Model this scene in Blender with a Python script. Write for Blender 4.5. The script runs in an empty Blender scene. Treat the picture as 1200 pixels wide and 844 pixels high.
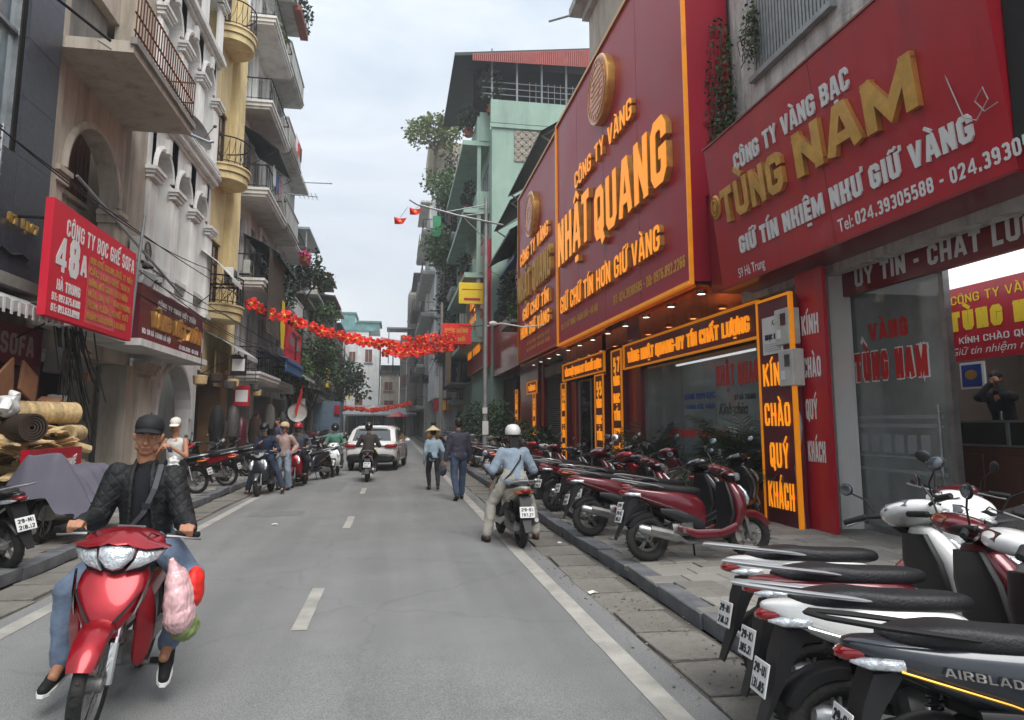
import bpy, bmesh, math, random, unicodedata
from mathutils import Vector, Matrix, noise, Euler
V = Vector
R = math.radians
rnd = random.Random(7)
S = bpy.context.scene
COL = S.collection

# ---------------------------------------------------------------- camera
H = 1.65
cam = bpy.data.cameras.new('camera'); co = bpy.data.objects.new('camera', cam); COL.objects.link(co)
S.camera = co
PITCH, YAW = R(7.1955), R(9.7116)
co.location = (0, 0, H)
co.rotation_euler = (R(90) + PITCH, 0, -YAW)
cam.sensor_width = 36.0
cam.lens = 36.0 * 800 / 1200
cam.shift_y = -26 / 1200
cam.clip_start = 0.05; cam.clip_end = 2000

# ---------------------------------------------------------------- sky, sun, exposure
SUN_EL, SUN_AZ = 55, 160          # elevation; compass bearing the light comes from (behind the camera and to its right)
w = bpy.data.worlds.new('World'); S.world = w; w.use_nodes = True
nt = w.node_tree; nt.nodes.clear()
def N(t, kind, **kw):
    n = t.nodes.new(kind)
    for k, v in kw.items(): setattr(n, k, v)
    return n
out = N(nt, 'ShaderNodeOutputWorld'); bg = N(nt, 'ShaderNodeBackground'); sky = N(nt, 'ShaderNodeTexSky')
sky.sky_type = 'NISHITA'; sky.sun_disc = False
sky.sun_elevation = R(SUN_EL); sky.sun_rotation = R(SUN_AZ)
sky.air_density = 1.0; sky.dust_density = 2.5
tc = N(nt, 'ShaderNodeTexCoord'); mp = N(nt, 'ShaderNodeMapping'); mp.inputs['Scale'].default_value = (1, 1, 3.2)
mp.inputs['Rotation'].default_value = (0, R(14), 0)
nz = N(nt, 'ShaderNodeTexNoise'); nz.inputs['Scale'].default_value = 1.7; nz.inputs['Detail'].default_value = 6; nz.inputs['Roughness'].default_value = .55
nz.inputs['Distortion'].default_value = .4
cr = N(nt, 'ShaderNodeValToRGB')
cr.color_ramp.elements[0].position = .34; cr.color_ramp.elements[0].color = (2.75, 3.1, 3.5, 1)
cr.color_ramp.elements[1].position = .66; cr.color_ramp.elements[1].color = (4.6, 4.75, 4.85, 1)
mx = N(nt, 'ShaderNodeMix', data_type='RGBA'); mx.inputs[0].default_value = .88
L_ = nt.links.new
L_(tc.outputs['Generated'], mp.inputs[0]); L_(mp.outputs[0], nz.inputs['Vector']); L_(nz.outputs['Fac'], cr.inputs[0])
L_(sky.outputs[0], mx.inputs[6]); L_(cr.outputs[0], mx.inputs[7])
# an overcast sky is brighter overhead than at the horizon
sx_ = N(nt, 'ShaderNodeSeparateXYZ'); L_(tc.outputs['Generated'], sx_.inputs[0]); ov = N(nt, 'ShaderNodeMath', operation='MULTIPLY_ADD'); ov.inputs[1].default_value = .75; ov.inputs[2].default_value = .86
cl_ = N(nt, 'ShaderNodeMath', operation='MAXIMUM'); cl_.inputs[1].default_value = 0; L_(sx_.outputs[2], cl_.inputs[0]); L_(cl_.outputs[0], ov.inputs[0])
vs_ = N(nt, 'ShaderNodeVectorMath', operation='SCALE'); L_(mx.outputs[2], vs_.inputs[0]); L_(ov.outputs[0], vs_.inputs['Scale']); L_(vs_.outputs[0], bg.inputs[0])
bg.inputs[1].default_value = .10; L_(bg.outputs[0], out.inputs[0])
sl = bpy.data.lights.new('sun', 'SUN'); sl.energy = 1.5; sl.angle = R(40); sl.color = (1, .97, .93)
so = bpy.data.objects.new('sun', sl); COL.objects.link(so)
sd = V((math.sin(R(SUN_AZ)) * math.cos(R(SUN_EL)), math.cos(R(SUN_AZ)) * math.cos(R(SUN_EL)), math.sin(R(SUN_EL))))
so.rotation_euler = sd.to_track_quat('Z', 'Y').to_euler()
S.view_settings.view_transform = 'Standard'; S.view_settings.look = 'None'
S.view_settings.exposure = 1.15; S.view_settings.gamma = 1
S.cycles.max_bounces = 7; S.cycles.diffuse_bounces = 5; S.cycles.glossy_bounces = 3; S.cycles.transmission_bounces = 4
S.cycles.transparent_max_bounces = 8; S.cycles.caustics_reflective = False; S.cycles.caustics_refractive = False

# ---------------------------------------------------------------- materials
def lin(c):
    if isinstance(c, str):
        c = [int(c[i:i + 2], 16) / 255 for i in (0, 2, 4)]
        return tuple(x / 12.92 if x <= .04045 else ((x + .055) / 1.055) ** 2.4 for x in c)
    return tuple(c)
MATS = {}
def mat(name, col, rough=.7, metal=0, var=.18, scale=3, bump=.0, bscale=40, streak=0, dirt=None, dirt_amt=0, emit=0, alpha=1, coat=0, island=0, spec=.5, trans=0):
    if name in MATS: return MATS[name]
    c = lin(col)
    m = bpy.data.materials.new(name); m.use_nodes = True; t = m.node_tree; p = t.nodes['Principled BSDF']
    p.inputs['Roughness'].default_value = rough; p.inputs['Metallic'].default_value = metal
    p.inputs['Specular IOR Level'].default_value = spec
    p.inputs['Coat Weight'].default_value = coat; p.inputs['Coat Roughness'].default_value = .06
    p.inputs['Alpha'].default_value = alpha
    if trans: p.inputs['Transmission Weight'].default_value = trans; p.inputs['IOR'].default_value = 1.1
    tc = N(t, 'ShaderNodeTexCoord')
    n1 = N(t, 'ShaderNodeTexNoise'); n1.inputs['Scale'].default_value = scale; n1.inputs['Detail'].default_value = 6; n1.inputs['Roughness'].default_value = .62
    t.links.new(tc.outputs['Object'], n1.inputs['Vector'])
    mr = N(t, 'ShaderNodeMapRange'); mr.inputs[1].default_value = .3; mr.inputs[2].default_value = .7
    mr.inputs[3].default_value = 1 - var; mr.inputs[4].default_value = 1 + var
    t.links.new(n1.outputs['Fac'], mr.inputs[0])
    hv = N(t, 'ShaderNodeVectorMath', operation='SCALE'); hv.inputs[0].default_value = c
    t.links.new(mr.outputs[0], hv.inputs['Scale'])
    last = hv.outputs[0]
    if island:
        g = N(t, 'ShaderNodeNewGeometry'); m2 = N(t, 'ShaderNodeMapRange'); m2.inputs[3].default_value = 1 - island; m2.inputs[4].default_value = 1 + island
        t.links.new(g.outputs['Random Per Island'], m2.inputs[0])
        v2 = N(t, 'ShaderNodeVectorMath', operation='SCALE'); t.links.new(last, v2.inputs[0]); t.links.new(m2.outputs[0], v2.inputs['Scale']); last = v2.outputs[0]
        oi = N(t, 'ShaderNodeObjectInfo'); m3 = N(t, 'ShaderNodeMapRange'); m3.inputs[3].default_value = 1 - island * .6; m3.inputs[4].default_value = 1 + island * .6
        t.links.new(oi.outputs['Random'], m3.inputs[0])
        v3 = N(t, 'ShaderNodeVectorMath', operation='SCALE'); t.links.new(last, v3.inputs[0]); t.links.new(m3.outputs[0], v3.inputs['Scale']); last = v3.outputs[0]
    if dirt_amt:
        mpn = N(t, 'ShaderNodeMapping'); mpn.inputs['Scale'].default_value = (1, 1, .12 if streak else 1)
        t.links.new(tc.outputs['Object'], mpn.inputs[0])
        n2 = N(t, 'ShaderNodeTexNoise'); n2.inputs['Scale'].default_value = streak or scale * .6; n2.inputs['Detail'].default_value = 8; n2.inputs['Roughness'].default_value = .7
        t.links.new(mpn.outputs[0], n2.inputs['Vector'])
        r2 = N(t, 'ShaderNodeMapRange'); r2.inputs[1].default_value = .47; r2.inputs[2].default_value = .72; r2.inputs[4].default_value = dirt_amt
        t.links.new(n2.outputs['Fac'], r2.inputs[0])
        mm = N(t, 'ShaderNodeMix', data_type='RGBA'); t.links.new(r2.outputs[0], mm.inputs[0]); t.links.new(last, mm.inputs[6])
        mm.inputs[7].default_value = (*lin(dirt or (.05, .045, .04)), 1); last = mm.outputs[2]
    t.links.new(last, p.inputs['Base Color'])
    if bump:
        n3 = N(t, 'ShaderNodeTexNoise'); n3.inputs['Scale'].default_value = bscale; n3.inputs['Detail'].default_value = 5
        t.links.new(tc.outputs['Object'], n3.inputs['Vector'])
        b = N(t, 'ShaderNodeBump'); b.inputs['Strength'].default_value = bump; b.inputs['Distance'].default_value = .02
        t.links.new(n3.outputs['Fac'], b.inputs['Height']); t.links.new(b.outputs[0], p.inputs['Normal'])
    if rough > .12 and rough < .6:
        rr = N(t, 'ShaderNodeMapRange'); rr.inputs[3].default_value = rough * .75; rr.inputs[4].default_value = min(1, rough * 1.35)
        t.links.new(n1.outputs['Fac'], rr.inputs[0]); t.links.new(rr.outputs[0], p.inputs['Roughness'])
    if emit:
        p.inputs['Emission Color'].default_value = (*c, 1); p.inputs['Emission Strength'].default_value = emit
    MATS[name] = m
    return m
def glassmat(name, tint=(.75, .8, .82), refl=.12, rough=.02):
    if name in MATS: return MATS[name]
    m = bpy.data.materials.new(name); m.use_nodes = True; t = m.node_tree; t.nodes.clear()
    o = N(t, 'ShaderNodeOutputMaterial'); g = N(t, 'ShaderNodeBsdfGlossy'); g.inputs['Roughness'].default_value = rough
    tr = N(t, 'ShaderNodeBsdfTransparent'); tr.inputs[0].default_value = (*tint, 1)
    f = N(t, 'ShaderNodeFresnel'); f.inputs[0].default_value = 1.5
    ad = N(t, 'ShaderNodeMath', operation='MULTIPLY_ADD'); ad.inputs[1].default_value = 1.2; ad.inputs[2].default_value = refl
    x = N(t, 'ShaderNodeMixShader'); t.links.new(f.outputs[0], ad.inputs[0]); t.links.new(ad.outputs[0], x.inputs[0])
    t.links.new(tr.outputs[0], x.inputs[1]); t.links.new(g.outputs[0], x.inputs[2]); t.links.new(x.outputs[0], o.inputs[0])
    MATS[name] = m
    return m
G = dict(
 white_wall=mat('white_wall', 'dddcd8', .8, var=.08, scale=1.2, bump=.2, streak=2.2, dirt='8c877e', dirt_amt=.5),
 peel=mat('peeling_plaster', 'c4c2bc', .9, var=.25, scale=2.5, bump=.9, bscale=14, streak=3.5, dirt='4a4640', dirt_amt=.85),
 beige=mat('beige_plaster', 'b8ae9f', .85, var=.14, scale=1.4, bump=.25, streak=2, dirt='55493c', dirt_amt=.6),
 grey_wall=mat('grey_plaster', 'bbbbb6', .85, var=.14, scale=1.2, bump=.2, streak=2.4, dirt='5d5a54', dirt_amt=.65),
 pale_wall=mat('pale_plaster', 'd4d5d4', .85, var=.1, scale=.9, streak=1.6, dirt='85837f', dirt_amt=.5),
 dark_wall=mat('sooty_plaster', '7a7770', .9, var=.25, scale=1.1, streak=1.4, dirt='33312e', dirt_amt=.7),
 yellow=mat('yellow_plaster', 'd6c290', .8, var=.12, scale=1.5, bump=.15, streak=2.6, dirt='7a6440', dirt_amt=.55),
 green=mat('mint_plaster', '93ac9e', .8, var=.1, scale=.8, streak=1.3, dirt='5f7167', dirt_amt=.5),
 granite=mat('dark_granite', '3c4048', .35, var=.25, scale=18, streak=0, dirt='6a6d72', dirt_amt=.3),
 concrete=mat('concrete', '8f8c85', .9, var=.18, scale=2.2, bump=.4, streak=0, dirt='55524c', dirt_amt=.5),
 black=mat('black_plastic', '141416', .45, var=.2, scale=6),
 matt_black=mat('matt_black', '101011', .75, var=.2, scale=6),
 rubber=mat('tyre_rubber', '1a1a1a', .85, var=.25, scale=12, bump=.3, bscale=60, dirt='5a554d', dirt_amt=.3),
 steel=mat('brushed_steel', 'a8a9aa', .35, .9, var=.15, scale=8, dirt='4a4540', dirt_amt=.3),
 chrome=mat('chrome', 'd8d8d8', .12, 1, var=.05),
 alu=mat('cast_aluminium', '8d8c8a', .5, .7, var=.2, scale=9, dirt='2d2a26', dirt_amt=.5),
 darkmetal=mat('dark_metal', '26272a', .5, .6, var=.25, scale=6, dirt='52402f', dirt_amt=.3),
 rust=mat('rusty_iron', '6b3d24', .8, .3, var=.3, scale=8, dirt='2b2320', dirt_amt=.6),
 galv=mat('galvanised_steel', '9aa0a2', .5, .5, var=.15, scale=5, dirt='63605a', dirt_amt=.4),
 seat=mat('black_vinyl', '17171a', .5, var=.2, scale=5, bump=.25, bscale=90),
 redglass=mat('red_lens', '8a0c10', .15, var=.05, coat=.6),
 ambglass=mat('amber_lens', 'c86414', .2, var=.05, coat=.5),
 lens=mat('headlight_lens', 'c9ced2', .12, .55, var=.35, scale=26, coat=1, bump=.5, bscale=45),
 white=mat('white_paint', 'd9d9d6', .35, var=.05, coat=.4, dirt='8c8880', dirt_amt=.2),
 pwhite=mat('pearl_white_paint', 'e2e2e0', .25, var=.04, scale=4, coat=.8, dirt='8a867e', dirt_amt=.2),
 pred=mat('metallic_red_paint', '96081a', .3, .5, var=.15, scale=6, coat=.5, dirt='4a2018', dirt_amt=.15),
 pmaroon=mat('maroon_paint', '650f1e', .28, .25, var=.12, scale=4, coat=1, dirt='3a2a28', dirt_amt=.25),
 pblack=mat('gloss_black_paint', '15171b', .22, .2, var=.1, scale=4, coat=1, dirt='4a4743', dirt_amt=.2),
 pgrey=mat('grey_blue_paint', '262c34', .3, .4, var=.1, scale=4, coat=1, dirt='4a4743', dirt_amt=.2),
 pbeige=mat('champagne_paint', 'b9b4a6', .3, .35, var=.08, scale=4, coat=1, dirt='6e675c', dirt_amt=.2),
 signred=mat('sign_red', 'b0162a', .35, var=.08, scale=1.2, coat=.25, streak=5, dirt='74202c', dirt_amt=.4),
 nqred=mat('glossy_dark_red_panel', 'a81e34', .4, var=.12, scale=.5, coat=.08, spec=.3),
 deepred=mat('deep_red_cladding', '7c0f1c', .3, var=.12, scale=1.5, coat=.4, dirt='30090d', dirt_amt=.3),
 maroon=mat('maroon_sign', '5c1526', .4, var=.1, scale=2, coat=.3),
 gold=mat('gold_mirror_letters', 'dcae58', .3, .65, var=.2, scale=5, coat=.5),
 goldtrim=mat('gold_trim', 'b88432', .3, .8, var=.2, scale=5),
 led=mat('amber_led_face', 'f5930f', .5, var=.1, scale=4, emit=.14),
 ledletter=mat('amber_letter_face', 'ff9a1a', .4, var=.15, scale=5, emit=.3),
 orangegloss=mat('amber_mirror_soffit', 'e07a24', .08, .9, var=.3, scale=3),  # amber base colour stands in for the mirrored glow of the lit letters
 wprint=mat('white_lettering', 'dcdcda', .6, var=.05),
 yprint=mat('yellow_lettering', 'e2c21c', .6, var=.05),
 rprint=mat('red_lettering', 'c2241f', .5, var=.05),
 bprint=mat('blue_lettering', '1f3a86', .5, var=.05),
 kprint=mat('black_lettering', '16181c', .5, var=.05),
 glass=glassmat('shop_glass', (.7, .76, .76), .1), doorglass=glassmat('tinted_door_glass', (.36, .4, .38), .16, .05),
 frost=mat('smoky_door_glass', '7d8480', .12, var=.35, scale=1.1, alpha=.82, coat=1),  # grey carries both the frosting and street reflections put into the colour
 mirrorg=mat('mirror_glass_grey', '7f868c', .2, .8, var=.05),
 railsilver=mat('silver_rail_paint', 'b9bcbe', .3, .5, var=.06, coat=.4, dirt='6d6b66', dirt_amt=.25),
 hazyglass=mat('reflecting_shop_glass', '8d9a99', .1, var=.4, scale=.9, alpha=.5, coat=1),  # patchy half-opaque grey paints street reflections onto the panes
 milk=mat('milky_window_glass', '9ca2a4', .35, var=.15, scale=2),
 ledsoft=mat('amber_frame_strip', 'e58c1e', .4, .2, var=.15, emit=.18),
 winglass=mat('dark_window_glass', '23292e', .08, var=.3, scale=2, coat=1, spec=.8),
 paleglass=mat('pale_window_glass', '7d8b90', .1, var=.35, scale=1.3, coat=1, spec=.8),
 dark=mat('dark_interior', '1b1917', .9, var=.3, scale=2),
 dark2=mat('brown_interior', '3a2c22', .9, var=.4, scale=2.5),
 wood=mat('brown_wood', '4d2c1c', .55, var=.3, scale=4, bump=.2),
 brownwin=mat('brown_shutter', '6a4038', .7, var=.2),
 tin=mat('corrugated_tin', '5c5a57', .6, .4, var=.25, scale=3, dirt='3a2a20', dirt_amt=.5),
 tinred=mat('red_tin_roof', '9c4740', .6, .1, var=.15, scale=2, dirt='5a3028', dirt_amt=.4),
 darktin=mat('dark_tin_awning', '2b3231', .6, .2, var=.25, scale=3, dirt='494b48', dirt_amt=.4),
 bluetarp=mat('blue_awning', '2f5f8e', .6, var=.15, dirt='6d7f8c', dirt_amt=.4),
 tarp=mat('pale_tarp', 'a7a9a6', .7, var=.2, dirt='5c5c58', dirt_amt=.5),
 leafg=mat('green_leaves', '3c5526', .6, var=.3, scale=2, island=.45),
 leafd=mat('dark_green_leaves', '24381d', .6, var=.3, scale=2, island=.5),
 leafy=mat('yellow_green_leaves', '66762f', .6, var=.3, scale=2, island=.4),
 bark=mat('bark', '55493a', .9, var=.3, scale=6, bump=.6),
 terracotta=mat('terracotta', '8c4a31', .8, var=.2),
 cable=mat('black_cable', '161616', .6, var=.2),
 straw=mat('straw', 'bfa67a', .8, var=.25, scale=14, bump=.4, island=.25),
 card=mat('cardboard', '94694a', .85, var=.15, scale=4),
 skin=mat('skin', 'a87455', .5, var=.08, scale=9, bump=.08, bscale=120),
 hair=mat('black_hair', '0d0c0c', .5, var=.2, scale=30, bump=.4, bscale=90),
 acwhite=mat('appliance_white', 'bdbcb5', .55, var=.1, dirt='6a675f', dirt_amt=.4),
 redpaper=mat('red_paper', 'e02a22', .6, var=.12, scale=9, island=.2),
 goldpaper=mat('gold_paper', 'e0a83a', .5, var=.1),
)

# ---------------------------------------------------------------- mesh building
def wloc(o):
    p = V((0, 0, 0))
    while o: p = p + o.location; o = o.parent
    return p
class MB:
    def __init__(s): s.v = []; s.f = []; s.M = None
    def _p(s, p):
        p = V(p)
        s.v.append(s.M @ p if s.M else p); return len(s.v) - 1
    def face(s, pts): s.f.append([s._p(p) for p in pts]); return s
    def box(s, x0, y0, z0, x1, y1, z1):
        a, b = min(x0, x1), max(x0, x1); c, d = min(y0, y1), max(y0, y1); e, g = min(z0, z1), max(z0, z1)
        i = [s._p(p) for p in ((a, c, e), (b, c, e), (b, d, e), (a, d, e), (a, c, g), (b, c, g), (b, d, g), (a, d, g))]
        for q in ((0, 3, 2, 1), (4, 5, 6, 7), (0, 1, 5, 4), (1, 2, 6, 5), (2, 3, 7, 6), (3, 0, 4, 7)): s.f.append([i[k] for k in q])
        return s
    def obox(s, c, size, rot=(0, 0, 0)):
        m = Matrix.Translation(V(c)) @ Euler(rot).to_matrix().to_4x4(); old = s.M; s.M = (old @ m) if old else m
        a, b, d = (k / 2 for k in size); s.box(-a, -b, -d, a, b, d); s.M = old; return s
    def cbox(s, x0, y0, z0, x1, y1, z1, b=.01):
        # box with chamfered top edge ring (a cheap bevel)
        s.loft([[(x0, y0, z0), (x1, y0, z0), (x1, y1, z0), (x0, y1, z0)], [(x0, y0, z1 - b), (x1, y0, z1 - b), (x1, y1, z1 - b), (x0, y1, z1 - b)],
                [(x0 + b, y0 + b, z1), (x1 - b, y0 + b, z1), (x1 - b, y1 - b, z1), (x0 + b, y1 - b, z1)]]); return s
    def loft(s, rings, cap=True, closed=True):
        idx = [[s._p(p) for p in r] for r in rings]; n = len(rings[0])
        for a, b in zip(idx, idx[1:]):
            for k in range(n if closed else n - 1):
                l = (k + 1) % n; s.f.append([a[k], a[l], b[l], b[k]])
        if cap and closed: s.f.append(idx[0][::-1]); s.f.append(idx[-1][:])
        return s
    def tube(s, pts, r, n=8, cap=True, flat=1.0):
        pts = [V(p) for p in pts]; rs = r if isinstance(r, (list, tuple)) else [r] * len(pts)
        rings = []; up = None
        for i, p in enumerate(pts):
            d = (pts[min(i + 1, len(pts) - 1)] - pts[max(i - 1, 0)]).normalized()
            if up is None: up = V((0, 0, 1)) if abs(d.z) < .9 else V((1, 0, 0))
            a = d.cross(up)
            if a.length < 1e-4: a = d.cross(V((0, 1, .1)))
            a.normalize(); b = a.cross(d).normalized(); up = b
            rings.append([p + (a * math.cos(t) + b * math.sin(t) * flat) * rs[i] for t in (2 * math.pi * k / n for k in range(n))])
        return s.loft(rings, cap)
    def lathe(s, prof, c=(0, 0, 0), axis='z', n=20, a0=0, a1=2 * math.pi, scale=(1, 1)):
        full = abs(a1 - a0 - 2 * math.pi) < 1e-6; rings = []
        m = n if full else n + 1
        for r, h in prof:
            ring = []
            for k in range(m):
                t = a0 + (a1 - a0) * k / n; x, y = r * math.cos(t) * scale[0], r * math.sin(t) * scale[1]
                q = {'z': (x, y, h), 'x': (h, x, y), 'y': (x, h, y)}[axis]
                ring.append((c[0] + q[0], c[1] + q[1], c[2] + q[2]))
            rings.append(ring)
        return s.loft(rings, cap=False, closed=full)
    def ell(s, c, r, n=12, rot=None):
        c = V(c); rings = []; m = max(4, n // 2)
        Q = Euler(rot).to_matrix() if rot else None
        for i in range(m + 1):
            p = math.pi * i / m; sr = max(math.sin(p), .02); ring = []
            for k in range(n):
                t = 2 * math.pi * k / n; q = V((r[0] * sr * math.cos(t), r[1] * sr * math.sin(t), -r[2] * math.cos(p)))
                ring.append(c + (Q @ q if Q else q))
            rings.append(ring)
        return s.loft(rings, True)
    def cap2(s, a, b, ra, rb, n=12):
        a, b = V(a), V(b); d = b - a; L = d.length; d.normalize(); pts = []; rs = []
        for t in (-1, -.8, -.45): pts.append(a + d * ra * t); rs.append(ra * math.sqrt(max(0, 1 - t * t)) + .0015)
        pts.append(a); rs.append(ra); pts.append(b); rs.append(rb)
        for t in (.45, .8, 1): pts.append(b + d * rb * t); rs.append(rb * math.sqrt(max(0, 1 - t * t)) + .0015)
        return s.tube(pts, rs, n)
    def sec(s, secs, axis='y', n=20, cap=True):
        # superellipse sections: (pos, a, b, ra, rb, exponent, shear)
        rings = []
        for q in secs:
            pos, ca, cb, ra, rb = q[:5]; e = q[5] if len(q) > 5 else 2.4; sh = q[6] if len(q) > 6 else 0
            ring = []
            for k in range(n):
                t = 2 * math.pi * k / n; cx = math.copysign(abs(math.cos(t)) ** (2 / e), math.cos(t)); cz = math.copysign(abs(math.sin(t)) ** (2 / e), math.sin(t))
                a, b = ca + ra * cx, cb + rb * cz
                ring.append({'y': (a, pos + sh * cz * rb, b), 'z': (a, b, pos + sh * cz * rb), 'x': (pos, a, b)}[axis])
            rings.append(ring)
        return s.loft(rings, cap)
    def islands(s):
        par = list(range(len(s.v)))
        def fd(a):
            while par[a] != a: par[a] = par[par[a]]; a = par[a]
            return a
        for f in s.f:
            r0 = fd(f[0])
            for q in f[1:]: par[fd(q)] = r0
        gr = {}
        for f in s.f: gr.setdefault(fd(f[0]), []).append(f)
        out = []
        for fs in gr.values():
            ix = sorted({i for f in fs for i in f}); mp_ = {a: b for b, a in enumerate(ix)}; q = MB(); q.v = [s.v[i] for i in ix]; q.f = [[mp_[i] for i in f] for f in fs]; out.append(q)
        return out
    def build(s, name, m, parent=None, **k):
        if parent and name in ('gold_frame', 'cornice', 'corner_column', 'arch_pier', 'red_pier', 'upper_fascia', 'light_frame', 'upper_wall'):
            return [q.build1(name, m, parent, **k) for q in s.islands()][0]
        return s.build1(name, m, parent, **k)
    def build1(s, name, m, parent=None, smooth=0, label=None, kind=None, normals=True, sub=0, bevel=0):
        me = bpy.data.meshes.new(name)
        off = wloc(parent)
        me.from_pydata([tuple(p - off) for p in s.v], [], s.f)
        if normals or bevel:
            b = bmesh.new(); b.from_mesh(me)
            if bevel: bmesh.ops.bevel(b, geom=list(b.edges), offset=bevel, segments=1, affect='EDGES', profile=.5)
            bmesh.ops.recalc_face_normals(b, faces=b.faces); b.to_mesh(me); b.free()
        if isinstance(m, str): m = G[m]
        me.materials.append(m)
        if smooth:
            me.shade_smooth(); me.set_sharp_from_angle(angle=R(smooth if smooth > 1 else 40))
        o = bpy.data.objects.new(name, me); COL.objects.link(o)
        if parent: o.parent = parent
        if sub: md = o.modifiers.new('subsurf', 'SUBSURF'); md.levels = md.render_levels = sub
        if label: o['label'] = label
        if kind: o['kind'] = kind
        return o
LOCS = {}
def thing(name, label, cat, loc=(0, 0, 0), group=None):
    o = bpy.data.objects.new(name, None); COL.objects.link(o); o.location = loc
    o.empty_display_size = .2
    o['label'] = label; o['category'] = cat
    if group: o['group'] = group
    o.matrix_world = Matrix.Translation(V(loc))
    return o
def tag(o, label, cat, group=None):
    o['label'] = label; o['category'] = cat
    if group: o['group'] = group
    return o
def struct(name, mb, m, **k):
    o = mb.build(name, m, **k); o['kind'] = 'structure'; return o
def part(name, mesh, parent, loc=(0, 0, 0), rot=(0, 0, 0), scale=(1, 1, 1)):
    o = bpy.data.objects.new(name, mesh); COL.objects.link(o)
    if parent: o.parent = parent
    o.location = loc; o.rotation_euler = rot; o.scale = scale; return o
def dup(root, loc, rotz=0, label=None, group=None, rot=None, scale=None, recol=None):
    r = root.copy(); COL.objects.link(r); r.location = loc; r.rotation_euler = rot or (0, 0, rotz)
    if scale: r.scale = (scale,) * 3
    if label: r['label'] = label
    if group: r['group'] = group
    def rec(src, dst, depth):
        for ch in src.children:
            c = ch.copy(); COL.objects.link(c); c.parent = dst
            if recol and c.type == 'MESH':
                for sl_ in c.material_slots:
                    k = sl_.material.name
                    if k in recol: sl_.link = 'OBJECT'; sl_.material = G[recol[k]]
            if depth < 2: rec(ch, c, depth + 1)
    rec(root, r, 0)
    return r

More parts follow.
